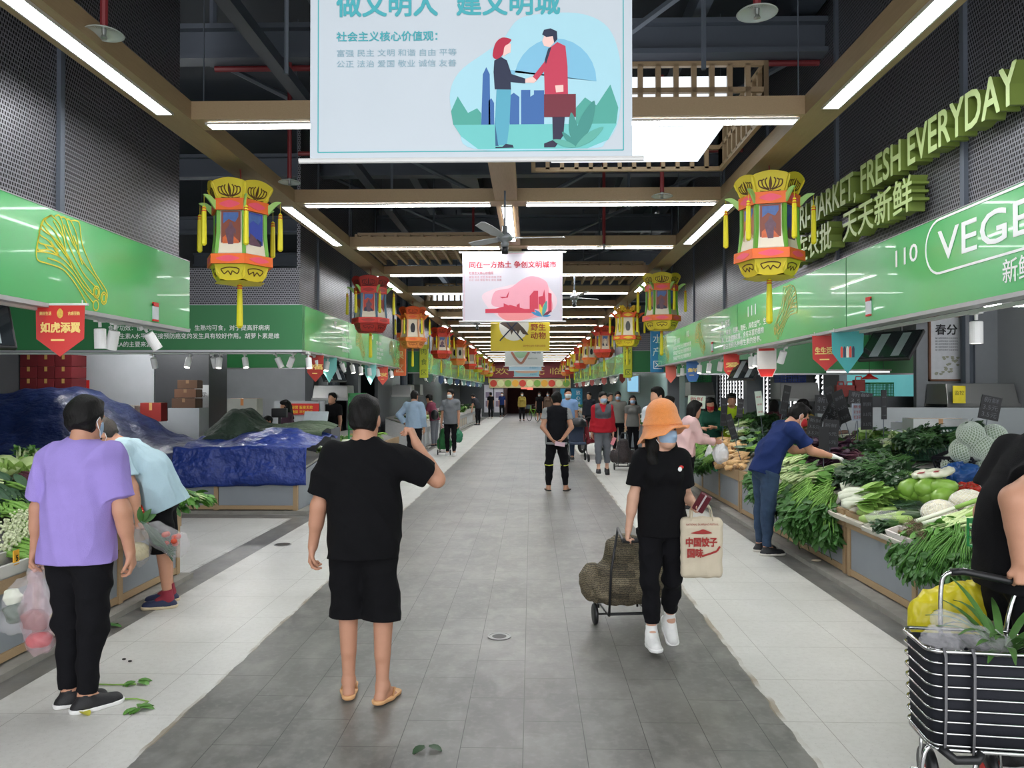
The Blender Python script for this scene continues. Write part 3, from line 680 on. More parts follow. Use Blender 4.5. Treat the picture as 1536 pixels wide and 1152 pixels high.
mb = MB(); put_text(mb, '保护', *r3(775, 512), .18, fr, bold=.02, width=90 * S3); put_text(mb, '野生', *r3(775, 560), .18, fr, bold=.02, width=90 * S3); put_text(mb, '动物', *r3(775, 610), .18, fr, bold=.02, width=90 * S3)
put_text(mb, '保护野生动物 共建和谐家园', *r3(730, 660), .05, fr, width=135 * S3); mb.build('lettering', flat('brown_red', '#9a3a20'), t)
# further banners
Y4 = 1.43 * FPX / 60
t, fr = bn('grey banner with two cupped hands, fourth in the row', Y4, 1.43, .99, BZ - .1, mat('banner_cloth_grey', '#cfd3d2', .55, var=.03, scale=3))
mb = MB(); mb.line(smooth_line([(.25, -.45), (.4, -.7), (.6, -.88), (.75, -.7), (.9, -.45)], 4), .09, fr, .001, .002); mb.build('printed_hands', flat('hands', '#a8705c'), t)
MB().poly([(.58 + .24 * math.cos(a), -.45 + .24 * math.sin(a)) for a in [2 * PI * k / 20 for k in range(20)]], fr, .0005, .001).build('printed_globe', flat('globe', '#9cc09a'), t)
mb = MB(); put_text(mb, '动物', 1.0, -.5, .17, fr, bold=.02); put_text(mb, '保护野生动物', .85, -.72, .06, fr); mb.build('lettering', flat('grey_ink', '#5d6d68'), t)
for i, (w, c, lab) in enumerate(((49, '#b4d6ea', 'light blue banner with small text, fifth in the row'), (38, '#9fd0dc', 'pale teal banner, last in the row before the far entrance'))):
    t, fr = bn(lab, 1.43 * FPX / w, 1.43, .99, BZ - .12 - .06 * i, mat('banner_cloth_' + c, c, .55, var=.04, scale=3))
    mb = MB(); put_text(mb, '文明健康 绿色环保', .2, -.3, .11, fr); put_text(mb, '你我同行', .9, -.9, .1, fr); mb.build('lettering', flat('blue_ink', '#2f7fa8'), t)
    MB().poly(smooth_poly([(.1, -.6), (.5, -.5), (.9, -.62), (1.35, -.55), (1.3, -.75), (.7, -.8), (.15, -.75)], 4), fr, .0005, .001).build('printed_wave', flat('wave', '#e3b7a2' if i == 0 else '#d98a86'), t)
# ---------------------------------------------------------------- palace lanterns
LC = {
 'yellow': dict(crown='#e0cc3a', ink='#5a3a14', band='#f2702e', panel='#6fae3f', pict=['#8a4a3a', '#3e4fae', '#b0704a'], base='#e3cf3c', lab='yellow and orange palace lantern with green window bars'),
 'red': dict(crown='#a92a22', ink='#5a1512', band='#d8352c', panel='#5a7f9a', pict=['#c94a3a', '#8a2a2a', '#b06a4a'], base='#b02d24', lab='dark red palace lantern with blue window bars'),
 'peach': dict(crown='#f0642e', ink='#a83a1a', band='#f58a3a', panel='#f4b48a', pict=['#2a2a2e', '#4a5aa0', '#33302e'], base='#f09a50', lab='peach and orange palace lantern with oval windows'),
 'gold': dict(crown='#f2c832', ink='#c88a1a', band='#f0642e', panel='#f0d838', pict=['#5a5a5a', '#c8502e', '#6a4a3a'], base='#f0d838', lab='golden yellow palace lantern with a folded crown'),
 'scarlet': dict(crown='#e04a2a', ink='#902a18', band='#e23a2e', panel='#e8a45a', pict=['#c8b0a0', '#3e4fae', '#8a3a2e'], base='#d8542e', lab='scarlet palace lantern with pale pictures'),
}
def lantern(kind, loc, label, grp, detail=True, sc=1.0, rz=0.):
    c = LC[kind]; t = thing('palace_lantern', label, 'lantern', loc, rz, grp); t.scale = (sc,) * 3
    K = lambda p, col, **k: mat('lantern_%s_%s' % (kind, p), col, .55, var=.08, scale=10, **k)
    mc = K('crown', c['crown']); mi = K('ink', c['ink']); mbn = K('band', c['band']); mp = K('bar', c['panel']); mbs = K('base', c['base'])
    n = 6; R = lambda r, k, z: Vector((r * math.cos(PI / 3 * k + PI / 6 * 1), r * math.sin(PI / 3 * k + PI / 6), z))
    # local z=0 at the middle of the window body
    def face(k):          # frame of side k: between corner k and k+1
        a, b = R(1, k, 0), R(1, k + 1, 0); m = (a + b) / 2; nn = m.normalized(); r = (b - a).normalized()
        return nn, r
    cr = MB(); ci = MB(); bd = MB(); bi = MB(); ba = MB(); bb = MB()
    for k in range(n):
        nn, r = face(k); ap = .866
        # flared crown petals
        up = (Z_ * .93 + nn * .38).normalized(); o = nn * .235 * ap + Z_ * .30; f = (o, r, up, r.cross(up))
        w = .13; cr.poly(smooth_poly([(-w * .9, 0), (w * .9, 0), (w * 1.12, .07), (w * 1.28, .15), (w * .75, .185), (0, .20), (-w * .75, .185), (-w * 1.28, .15), (-w * 1.12, .07)], 2) if kind != 'gold' else smooth_poly([(-w * .3, 0), (w * .3, 0), (w * 1.2, .1), (w * .9, .18), (w * .1, .06), (-w * .1, .06), (-w * .9, .18), (-w * 1.2, .1)], 3), f, -.006, .006)
        if detail:
            for z0 in (.0075, -.0075):
                for s in (-1, 1):
                    for j in range(3):
                        ci.line(smooth_line([(s * (.008 + .004 * j), .03), (s * (.03 + .03 * j), .06), (s * (.045 + .028 * j), .11), (s * (.03 + .022 * j), .135 - .01 * j)], 3), .011, f, z0 - .0008, z0 + .0008)
                ci.poly(smooth_poly([(0, .025), (.014, .08), (0, .15), (-.014, .08)], 3), f, z0 - .0008, z0 + .0008)
                ci.line(smooth_line([(-.09, .022), (-.03, .014), (0, .024), (.03, .014), (.09, .022)], 3), .007, f, z0 - .0008, z0 + .0008)
        # upper and lower bands
        for rr, z0, z1, mbx in ((.275, .20, .305, bd), (.315, -.295, -.205, bd)):
            o = nn * rr * ap + Z_ * z0; f = (o, r, Z_, nn); hw = rr / 2
            mbx.poly([(-hw, 0), (hw, 0), (hw * .97, z1 - z0), (-hw * .97, z1 - z0)], f, -.02, 0)
            hz = z1 - z0; bi.poly(smooth_poly([(-hw * .7, hz * .5), (-hw * .35, hz * .72), (0, hz * .82), (hw * .35, hz * .72), (hw * .7, hz * .5), (hw * .35, hz * .28), (0, hz * .18), (-hw * .35, hz * .28)], 3), f, .0005, .003)
        # scalloped base skirt
        dn = (-Z_ * .9 - nn * .36).normalized(); o = nn * .27 * ap - Z_ * .295; f = (o, r, dn, r.cross(dn)); w = .135
        ba.poly([(-w, 0), (w, 0), (w * 1.02, .09), (w * .8, .135), (w * .3, .15), (-w * .3, .15), (-w * .8, .135), (-w * 1.02, .09)], f, -.006, .006)
        if detail:
            for z0 in (.008, -.008):
                bb.line(smooth_line([(-.085, .045), (-.06, .09), (-.02, .06), (0, .10), (.02, .06), (.06, .09), (.085, .045), (.03, .03), (-.03, .03), (-.085, .045)], 2), .010, f, z0 - .001, z0 + .001)
    cr.build('crown', mc, t); bd.build('band', mbn, t)
    bi.build('band_print', K('print', '#f25a72' if kind == 'yellow' else c['crown']), t)
    ba.build('base_skirt', mbs, t)
    if detail: ci.build('crown_print', mi, t); bb.build('base_print', mi, t)
    MB().lathe([(.26, -.2), (.265, -.19), (.225, -.02), (.225, .19), (.24, .2)], n=6).build('inner_body', K('body', '#efe4d0'), t)
    MB().lathe([(.30, -.295), (.30, -.28)], n=6).lathe([(.24, -.44), (.14, -.445)], n=6).lathe([(.26, .305), (.26, .29)], n=6).build('plate', mbs, t)
    for k in range(n):
        a, b = R(.262, k, -.2), R(.262, k, .2); MB().tube([R(.258, k, -.2), R(.238, k, 0), R(.238, k, .2)], .022, 4).build('corner_bar', mp, t)
        nn, r = face(k); f = (nn * .236 * .866, r, Z_, nn); pc = c['pict'][k % 3]
        pm = MB(); pi = MB(); tl = (nn * .236 * .866, r, (Z_ - nn * .05).normalized(), nn)
        if kind in ('peach', 'gold'):
            pm.poly([(.052 * math.cos(q_), .115 * math.sin(q_)) for q_ in [2 * PI * j / 16 for j in range(16)]], f, 0, .006)
        else: pm.poly([(-.09, -.195), (.09, -.195), (.088, .195), (-.088, .195)], f, 0, .006)
        pw = pm.build('picture', K('picture%d' % (k % 3), pc), t)
        if detail:
            g = random.Random(k * 7 + len(label)); tones = ['#2a2f48', '#c8a070', '#d86a3a', '#e8d8c0', '#6a4a5a', '#4a6aa8']
            pts = [(-.075, -.185), (.075, -.185), (.075, -.08 + g.uniform(-.02, .02)), (.03, -.04), (0, -.07), (-.04, -.02), (-.075, -.05)]
            pi.m = 0; pi.poly(pts, f, .006, .0075); pi.m = 1
            pi.poly([(-.02, -.12), (.025, -.12), (.03, .0), (.045, -.03), (.05, .02), (.02, .055), (.012, .09), (-.012, .09), (-.018, .055), (-.05, .02), (-.04, -.04)] if k % 2 else [(-.07, -.1), (.07, -.16), (.07, -.1), (.0, -.03), (-.05, .0)], f, .0076, .009); pi.m = 2
            pi.poly([(-.07, .08), (-.02, .12), (.04, .09), (.07, .14), (.07, .18), (-.07, .18)], f, .006, .0078)
            if kind in ('yellow', 'red', 'scarlet'): pi.build('picture_print', [mat('print_tone_' + x, x, .5, var=.3, scale=30) for x in (g.choice(tones[:3]), g.choice(tones[3:5]), tones[5])], pw)
    # leaf shaped corner brackets with tassels
    for k in range(n):
        p = R(1, k, 0).normalized(); r = p; f = (p * .23 + Z_ * .215, r, Z_, r.cross(Z_)); MB().poly(smooth_poly([(0, .0), (.0, .06), (.05, .075), (.10, .105), (.165, .10), (.12, .07), (.08, .03), (.04, -.01)], 3), f, -.008, .008).build('bracket', K('bracket', '#9fce74' if kind in ('yellow', 'red') else c['band']), t)
        tz = MB(); top = p * .385 + Z_ * .30; tz.tube([top, top - Z_ * .09], .002, 4); tz.lathe([(.004, -.085), (.016, -.095), (.018, -.13), (.021, -.15), (.023, -.28), (.025, -.43), (.012, -.445)], top, 7)
        to = tz.build('tassel', mat('tassel_yellow', '#dfd226', .6, var=.15, scale=40, stretch=(1, 1, .1)), t)
        rg_ = MB(); rg_.lathe([(.0195, -.106), (.0215, -.11), (.0195, -.114)], top, 7).lathe([(.0195, -.128), (.0225, -.132), (.0205, -.137)], top, 7); rg_.build('tassel_ring', mat('tassel_ring_red', '#d2451f', .5), to)
    tz = MB(); tz.lathe([(.006, -.44), (.02, -.455), (.022, -.49), (.026, -.6), (.03, -.84), (.014, -.86)], n=8); to = tz.build('tail_tassel', mat('tassel_yellow'), t)
    MB().lathe([(.0225, -.46), (.0255, -.465), (.0225, -.47)], n=8).lathe([(.0225, -.48), (.0265, -.486), (.0235, -.492)], n=8).build('tassel_ring', mat('tassel_ring_red'), to)
    MB().tube([(0, 0, .3), (.006, 0, .55), (0, 0, (BZ + .01 - loc[2]) / sc)], .007, 5).build('hanging_cord', mat('cord_red', '#8a3a34', .7), t)
    return t
LY = [7.0, 12.75, 17.3, 22.8, 28.2, 33.5, 38.5, 43.5, 48.5]
KL = ['yellow', 'red', 'peach', 'scarlet', 'peach', 'scarlet', 'yellow', 'peach', 'gold']
KR = ['yellow', 'yellow', 'gold', 'scarlet', 'peach', 'scarlet', 'gold', 'scarlet', 'peach']
for i, y in enumerate(LY):
    for nm, x, kk, z in (('left', BL, KL[i], 3.13), ('right', BR, KR[i], 3.16)):
        lab = LC[kk]['lab'] + ', %s in the %s row' % (ORD[i] if i else 'nearest the camera', nm)
        lantern(kk, (x + (.01 if nm == 'left' else 0), y, z), lab, 'palace lanterns along the %s beam' % nm, i < 4, 1.0 if i else .98, (.5 if nm == 'left' else .28) + .1 * i)
# ---------------------------------------------------------------- smooth solids: distance fields turned into one skin
V = lambda *a: np.array(a, dtype=np.float32)
def nrm(v): v = np.asarray(v, np.float32); return v / max(1e-9, float(np.linalg.norm(v)))
class Field:
    def __init__(s, lo, hi, vox):
        s.lo = np.asarray(lo, np.float32); s.vox = vox; s.n = np.maximum(4, np.ceil((np.asarray(hi) - s.lo) / vox).astype(int) + 1)
        s.ax = [s.lo[i] + vox * np.arange(s.n[i], dtype=np.float32) for i in range(3)]; s.F = np.full(s.n, 1., np.float32)
    def sub(s, lo, hi):
        sl = []; 
        for i in range(3):
            a = int(np.floor((lo[i] - s.lo[i]) / s.vox)); b = int(np.ceil((hi[i] - s.lo[i]) / s.vox)) + 1
            sl.append(slice(max(0, a), max(0, min(int(s.n[i]), b))))
        x, y, z = s.ax[0][sl[0]], s.ax[1][sl[1]], s.ax[2][sl[2]]
        return tuple(sl), x[:, None, None], y[None, :, None], z[None, None, :]
    def put(s, sl, d, k, op='u'):
        f = s.F[sl]
        if f.size == 0: return
        if op == 'u':
            h = np.maximum(k - np.abs(f - d), 0) / k; s.F[sl] = np.minimum(f, d) - h * h * k * .25
        else:            # subtract
            d = -d; h = np.maximum(k - np.abs(f - d), 0) / k; s.F[sl] = np.maximum(f, d) + h * h * k * .25
    def cone(s, a, b, ra, rb, k=.02, flat=None, op='u'):
        a = np.asarray(a, np.float32); b = np.asarray(b, np.float32); m = k + .02 + max(ra, rb) * (max(1., flat[1]) if flat else 1.)
        sl, X, Y, Z = s.sub(np.minimum(a, b) - m, np.maximum(a, b) + m)
        d = b - a; dd = float(d @ d) + 1e-12; x, y, z = X - a[0], Y - a[1], Z - a[2]
        t = np.clip((x * d[0] + y * d[1] + z * d[2]) / dd, 0, 1); x = x - t * d[0]; y = y - t * d[1]; z = z - t * d[2]
        q = x * x + y * y + z * z
        if flat:
            n = flat[0]; c = x * n[0] + y * n[1] + z * n[2]; q = q + c * c * (1 / flat[1] ** 2 - 1)
        s.put(sl, np.sqrt(q) - (ra + (rb - ra) * t), k, op); return s
    def ell(s, c, r, R=None, k=.02, op='u'):
        c = np.asarray(c, np.float32); m = k + max(r) + .02; sl, X, Y, Z = s.sub(c - m, c + m); x, y, z = X - c[0], Y - c[1], Z - c[2]
        if R is not None: x, y, z = (x * R[0][0] + y * R[0][1] + z * R[0][2], x * R[1][0] + y * R[1][1] + z * R[1][2], x * R[2][0] + y * R[2][1] + z * R[2][2])
        k0 = np.sqrt((x / r[0]) ** 2 + (y / r[1]) ** 2 + (z / r[2]) ** 2); k1 = np.sqrt((x / r[0] ** 2) ** 2 + (y / r[1] ** 2) ** 2 + (z / r[2] ** 2) ** 2) + 1e-6
        s.put(sl, k0 * (k0 - 1) / k1, k, op); return s
    def cut(s, p, n, k=.004):
        """keeps the side the normal points away from"""
        n = nrm(n); X, Y, Z = s.ax; d = (X[:, None, None] - p[0]) * n[0] + (Y[None, :, None] - p[1]) * n[1] + (Z[None, None, :] - p[2]) * n[2]
        s.F = np.maximum(s.F, d.astype(np.float32)); return s
    def noise(s, amp, freq, seed=0, dirs=None, band=.05, ridge=False):
        i, j, k = np.nonzero(np.abs(s.F) < band); x, y, z = s.ax[0][i], s.ax[1][j], s.ax[2][k]; g = np.random.RandomState(seed); o = np.zeros(len(i), np.float32)
        for q in range(6):
            v = g.normal(size=3)
            if dirs is not None: v = v * np.asarray(dirs)
            v = v / np.linalg.norm(v) * freq * g.uniform(.6, 1.7); p = g.uniform(0, 6.28)
            w = g.normal(size=3) * freq * .35
            q_ = np.sin(v[0] * x + v[1] * y + v[2] * z + p + 1.3 * np.sin(w[0] * x + w[1] * y + w[2] * z)); o += (2 * np.abs(q_) - 1.27) if ridge else q_
        s.F[i, j, k] += amp * o / 2.4; return s
    def mesh(s, name, mats, parent=None, pick=None):
        F = s.F; neg = F < 0
        c = [(a, b, d) for a in (0, 1) for b in (0, 1) for d in (0, 1)]
        sh = lambda A, o: A[o[0]:A.shape[0] - 1 + o[0], o[1]:A.shape[1] - 1 + o[1], o[2]:A.shape[2] - 1 + o[2]]
        cnt = np.zeros(np.array(F.shape) - 1, np.int8)
        for o in c: cnt += sh(neg, o)
        act = (cnt > 0) & (cnt < 8); I = np.argwhere(act)
        if len(I) == 0: return None
        idx = np.full(act.shape, -1, np.int32); idx[act] = np.arange(len(I))
        val = np.stack([F[I[:, 0] + o[0], I[:, 1] + o[1], I[:, 2] + o[2]] for o in c], 1)
        acc = np.zeros((len(I), 3), np.float32); num = np.zeros(len(I), np.float32); co = np.array(c, np.float32)
        for a in range(8):
            for b in range(a + 1, 8):
                if np.abs(co[a] - co[b]).sum() != 1: continue
                va, vb = val[:, a], val[:, b]; m = (va < 0) != (vb < 0); t = np.where(m, va / np.where(va - vb == 0, 1, va - vb), 0)
                acc += np.where(m[:, None], co[a] + t[:, None] * (co[b] - co[a]), 0); num += m
        pts = s.lo + (I + acc / num[:, None]) * s.vox
        quads = []
        for ax in range(3):
            u, w = (ax + 1) % 3, (ax + 2) % 3
            A = np.moveaxis(neg, (ax, u, w), (0, 1, 2)); C = np.moveaxis(idx, (ax, u, w), (0, 1, 2))
            e = A[:-1, 1:-1, 1:-1] != A[1:, 1:-1, 1:-1]; E = np.argwhere(e); i, j, k = E[:, 0], E[:, 1], E[:, 2]
            q = np.stack([C[i, j, k], C[i, j + 1, k], C[i, j + 1, k + 1], C[i, j, k + 1]], 1)
            fl = ~A[:-1, 1:-1, 1:-1][e]; q[fl] = q[fl][:, ::-1]; quads.append(q)
        Q = np.concatenate(quads); Q = Q[(Q >= 0).all(1)]
        me = bpy.data.meshes.new(name); me.vertices.add(len(pts)); me.vertices.foreach_set('co', pts.astype(np.float32).ravel())
        me.loops.add(len(Q) * 4); me.loops.foreach_set('vertex_index', Q.astype(np.int32).ravel()); me.polygons.add(len(Q))
        me.polygons.foreach_set('loop_start', np.arange(0, len(Q) * 4, 4, dtype=np.int32)); me.polygons.foreach_set('use_smooth', np.ones(len(Q), bool))
        for m in (mats if isinstance(mats, (list, tuple)) else [mats]): me.materials.append(m)
        if pick is not None:
            ctr = pts[Q].mean(1); me.polygons.foreach_set('material_index', pick(ctr).astype(np.int32))
        me.update(calc_edges=True)
        return link(bpy.data.objects.new(name, me), parent)
# ---------------------------------------------------------------- people
m_skin = mat('skin', '#c08d72', .55, var=.06, scale=30, bump=.05, bscale=160); m_skin2 = mat('skin_pale', '#d3a58c', .55, var=.05, scale=30)
m_hair = mat('hair_black', '#0d0b0a', .62, spec=.25, var=.3, scale=60, bump=.5, bscale=120, stretch=(1, 1, .3)); m_hairg = mat('hair_greying', '#3a3633', .6, spec=.25, var=.4, scale=70, bump=.4, bscale=120)
m_eye = mat('eye_dark', '#1c1512', .2); m_maskb = mat('mask_blue', '#9db8d2', .7, var=.05, bump=.1, bscale=90); m_maskr = mat('mask_red', '#b3242b', .7, var=.06); m_maskw = mat('mask_white', '#dfe6ea', .7, var=.04); m_strap = mat('mask_strap', '#e9ecee', .6)
def cloth(n, c='#555555', **k): return mat('cloth_' + n, c, k.pop('rough', .9), var=k.pop('var', .1), scale=k.pop('scale', 9), bump=k.pop('bump', .25), bscale=k.pop('bscale', 260), sheen=0., spec=.2, **k)
def rot(v, axis, a):
    v = np.asarray(v, float); k = nrm(axis).astype(float); return v * math.cos(a) + np.cross(k, v) * math.sin(a) + k * (k @ v) * (1 - math.cos(a))
D2 = math.radians
DN = (0, 0, -1)
def person(label, loc, rz, H=1.7, vox=.012, wide=1.0, lean=0, curve=0, side=0, twist=0, hy=0, hp=0, aL=None, aR=None, lL=None, lR=None, hL=None, hR=None, hair='short', hairm=None,
           shirt=None, hem=.07, sleeve=.62, loose=1.0, legs=None, cut='long', pants_loose=1.0, shoe='#1a1a1c', sole='#e8e8e6', sock=None, mask=None, skin=None, gloves=None, female=False, drop=None, seed=1, vest=None, sandal=None, group=None, collar=None, legcut=None, band=None, armr=1.0):
    """local frame: x right, y forward, z up; arms and legs as directions"""
    s = H / 1.7; fem = female; skin = skin or m_skin
    t = thing('person', label, 'person', loc, D2(rz), group)
    aL = aL or ((-.10, 0, -1), (-.04, .16, -1)); aR = aR or ((.10, 0, -1), (.04, .16, -1)); lL = lL or ((-.03, .02, -1), (0, -.03, -1), 8, 0); lR = lR or ((.03, .02, -1), (0, -.03, -1), -8, 0)
    sp1 = nrm((math.sin(D2(side)), math.sin(D2(lean)), math.cos(D2(lean)))); sp2 = nrm((math.sin(D2(side)), math.sin(D2(lean + curve)), math.cos(D2(lean + curve))))
    rgt = rot((1, 0, 0), sp1, D2(-twist)); rgt = nrm(rgt - sp2 * (rgt @ sp2)); fw = nrm(np.cross(sp2, rgt)); fw1 = nrm(np.cross(sp1, (1, 0, 0)))
    P0 = V(0, 0, 0); Wt = P0 + sp1 * .19 * s; Ch = Wt + sp2 * .17 * s; Sh = Ch + sp2 * .105 * s; Nk = Ch + sp2 * .175 * s
    sw = (.148 if fem else .168) * s * (wide * .5 + .5)
    SL, SR = Sh - rgt * sw, Sh + rgt * sw
    ua, fa = .285 * s, .25 * s; th, shn = .405 * s, .395 * s
    J = {}
    for q, S_, a in (('L', SL, aL), ('R', SR, aR)):
        E = S_ + nrm(a[0]) * ua; Wr = E + nrm(a[1]) * fa; J[q] = (S_, E, Wr)
    hipw = .088 * s
    G = {}
    for q, sx, l in (('L', -1, lL), ('R', 1, lR)):
        Hp = P0 + V(sx * hipw, 0, -.03 * s); K = Hp + nrm(l[0]) * th; A = K + nrm(l[1]) * shn
        yaw, pitch = D2(l[2]), D2(l[3]); fd = V(-math.sin(yaw) * math.cos(pitch), math.cos(yaw) * math.cos(pitch), -math.sin(pitch)); fr_ = V(math.cos(yaw), math.sin(yaw), 0); fu = nrm(np.cross(fr_, fd)); G[q] = (Hp, K, A, fd, fu, fr_)
    low = min(min((A - fu * .085 * s - fd * .05 * s)[2], (A - fu * .085 * s + fd * .17 * s)[2]) for (_, _, A, fd, fu, _) in G.values())
    off = V(0, 0, -low)
    P0, Wt, Ch, Sh, Nk, SL, SR = [p + off for p in (P0, Wt, Ch, Sh, Nk, SL, SR)]
    J = {q: tuple(p + off for p in v) for q, v in J.items()}; G = {q: tuple(p + off for p in v[:3]) + v[3:] for q, v in G.items()}
    # head frame
    hr = rot(rgt, sp2, D2(hy)); hf = rot(fw, sp2, D2(hy)); hf, hu = rot(hf, hr, D2(-hp) - D2((lean + curve) * .6) * -1 * .0), None
    hu = nrm(np.cross(hr, hf)); hs = s * (1.04 if not fem else 1.06); Hc = Nk + (sp2 * .5 + hu * .5) * .150 * s + hf * .024 * s
    h = lambda x, y, z: Hc + (hr * x + hf * y + hu * z) * hs
    RH = [hr, hf, hu]
    pts = np.array([P0, Nk, Hc + hu * .16, SL, SR] + [p for v in J.values() for p in v] + [p for v in G.values() for p in v[:3]] + [J[q][2] + nrm(a[1]) * .2 for q, a in (('L', aL), ('R', aR))] + [v[2] + v[3] * .22 for v in G.values()])
    lo, hi = pts.min(0) - .17 * s, pts.max(0) + .17 * s; lo[2] = min(lo[2], -.02)
    w = wide; fine = vox < .007
    kk = .05 * s
    def torso(F, inf, bottom=True):
        if bottom: F.cone(P0 - rgt * .06 * s * w, P0 + rgt * .06 * s * w, (.105 if not fem else .112) * s + inf, (.105 if not fem else .112) * s + inf, kk, (fw1, .98))
        F.cone(P0, Wt, (.142 if not fem else .14) * s * w + inf, (.132 if not fem else .112) * s * w + inf, kk, (fw1, .80))
        F.cone(Wt, Ch, (.132 if not fem else .112) * s * w + inf, (.152 if not fem else .135) * s * w + inf, kk, (fw, .74))
        F.cone(SL + rgt * .03 * s, SR - rgt * .03 * s, .052 * s + inf, .052 * s + inf, kk, (fw, 1.25)); F.cone(Ch, Ch + sp2 * .09 * s, .145 * s * w * (.88 if fem else 1) + inf, .09 * s * w + inf, kk, (fw, .70))
        if fem:
            for sx in (-1, 1): F.ell(Ch + (rgt * .06 * sx + fw * .085 - sp2 * .005) * s, [(.062 * s + inf)] * 3, k=.05)
    def arms(F, inf, upto=1.0, side='LR', r0=.053, r1=.043, r2=.029):
        for q in side:
            S_, E, Wr = J[q]; g = (.88 if fem else 1.) * armr
            if upto <= 1: e = S_ + (E - S_) * upto; F.cone(S_, e, r0 * s * g + inf, (r0 + (r1 - r0) * upto) * s * g + inf, .035)
            else: F.cone(S_, E, r0 * s * g + inf, r1 * s * g + inf, .035); F.cone(E, E + (Wr - E) * (upto - 1), r1 * s * g + inf, (r1 + (r2 - r1) * (upto - 1)) * s * g + inf, .02)
    def leg(F, inf, q, upto=2.0, tap=1.0):
        Hp, K, A, fd, fu, fr_ = G[q]; g = 1.03 if fem else 1.
        F.cone(Hp, Hp + (K - Hp) * min(1, upto), .088 * s * g + inf, (.088 - .03 * min(1, upto)) * s * g + inf, .03)
        if upto > 1:
            u = upto - 1; F.cone(K, K + (A - K) * u, .058 * s + inf, (.058 - .02 * u) * s + inf * tap, .02)
            back = -fd * .018 * s; m = K + (A - K) * .3 + back
            if inf < .02 and u > .4: F.cone(K + (A - K) * .12 + back * .6, K + (A - K) * .55 + back * .7, .045 * s + inf, .036 * s + inf, .03)
    # ---- body
    B = Field(lo, hi, vox); torso(B, -.012 if shirt else 0); arms(B, 0, 2.0)
    if fine:
        for q in 'LR':
            S_, E, Wr = J[q]; B.cone(E + (Wr - E) * .1, E + (Wr - E) * .45, .040 * s * (.9 if fem else 1), .037 * s * (.9 if fem else 1), .03)
    for q in 'LR': leg(B, -.004, q)
    B.cone(Nk - sp2 * .02 * s, Hc - hu * .05 * s - hf * .025 * s, (.060 if not fem else .05) * s, (.056 if not fem else .047) * s, .03)
    B.cone(Nk + sp2 * .005 * s, SL + rgt * .03 * s, .045 * s, .038 * s, .05).cone(Nk + sp2 * .005 * s, SR - rgt * .03 * s, .045 * s, .038 * s, .05)
    # head and face
    B.ell(h(0, -.012, .028), [.076 * hs, .094 * hs, .098 * hs], RH, .02); B.ell(h(0, .028, -.035), [.062 * hs, .068 * hs, .088 * hs], RH, .03); B.ell(h(0, .052, -.098), [.036 * hs, .036 * hs, .026 * hs], RH, .03)
    B.cone(h(-.045, -.005, -.06), h(-.02, .05, -.098), .02 * hs, .02 * hs, .03).cone(h(.045, -.005, -.06), h(.02, .05, -.098), .02 * hs, .02 * hs, .03)
    for sx in (-1, 1): B.ell(h(sx * .078, -.012, -.012), [.010 * hs, .022 * hs, .034 * hs], RH, .01)
    if vox < .009:
        B.cone(h(0, .092, .005), h(0, .112, -.036), .008 * hs, .0135 * hs, .012)
        for sx in (-1, 1):
            B.ell(h(sx * .032, .098, .008), [.02 * hs, .013 * hs, .012 * hs], RH, .012, 'sub'); B.cone(h(sx * .012, .099, .026), h(sx * .045, .085, .026), .008 * hs, .007 * hs, .012)
            B.ell(h(sx * .010, .105, -.038), [.009 * hs] * 3, RH, .008)
        B.cone(h(-.017, .091, -.068), h(.017, .091, -.068), .0075 * hs, .0075 * hs, .008); B.cone(h(-.02, .0985, -.066), h(.02, .0985, -.066), .002, .002, .003, op='sub')
    # hands
    hand_at = {}
    for q, hh in (('L', hL), ('R', hR)):
        hh = hh or {}; S_, E, Wr = J[q]; d = nrm(hh.get('d', Wr - E)); sx = -1 if q == 'L' else 1
        n = np.asarray(hh.get('n', (-sx, 0, 0)), float); n = nrm(n - d * (n @ d)); tw = nrm(np.cross(n, d)) * (sx); tw = tw if hh.get('thumb') is None else nrm(np.asarray(hh['thumb']) - d * (np.asarray(hh['thumb']) @ d))
        cu = hh.get('curl', .35); g = s * (.9 if fem else 1.) * 1.0; hand_at[q] = Wr + d * .09 * g + n * .03 * g
        if vox > .0135:
            B.cone(Wr, Wr + d * .10 * g, .028 * g, .034 * g, .02, (n, .6)); tip = Wr + d * .10 * g
            B.cone(tip, tip + nrm(d * math.cos(cu * 1.6) + n * math.sin(cu * 1.6)) * .06 * g, .028 * g, .016 * g, .01, (n, .7)); B.cone(Wr + d * .03 * g + tw * .02 * g, Wr + d * .07 * g + tw * .05 * g, .013 * g, .010 * g, .01); continue
        for i, (kx, ln) in enumerate(((.030, .074), (.010, .082), (-.010, .076), (-.029, .060))):
            kp = Wr + (d * (.088 - abs(kx - .008) * .22) + tw * kx) * g; B.cone(Wr + (d * .012 + tw * kx * .55) * g, kp, .0155 * g, .0125 * g, .016)
            f = d; p = kp; c3 = [cu * 1.0, cu * 1.35, cu * .9]; rr = [.0098, .0088, .0078, .0066]
            spread = tw * (kx * 2.2)
            for j, (fr3, ca) in enumerate(zip((.46, .31, .25), c3)):
                f = rot(f, np.cross(f, n), ca * (1 + .12 * i - .1)); f = nrm(f + (spread * (1 - min(1, cu * 1.5)) * .6 if j == 0 else 0)); e = p + f * ln * fr3 * g; B.cone(p, e, rr[j] * g, rr[j + 1] * g, .004); p = e
        tb = Wr + (d * .022 + tw * .022) * g; f = nrm(d * .75 + tw * .62 + n * .25); p = tb
        for j, ln in enumerate((.042, .032, .026)):
            e = p + f * ln * g; B.cone(p, e, (.0145, .0105, .0095)[j] * g, (.0115, .0098, .0078)[j] * g, .012 if j == 0 else .004); p = e; f = nrm(f + d * .2 - tw * (.25 + .5 * cu) + n * (.15 + .5 * cu))
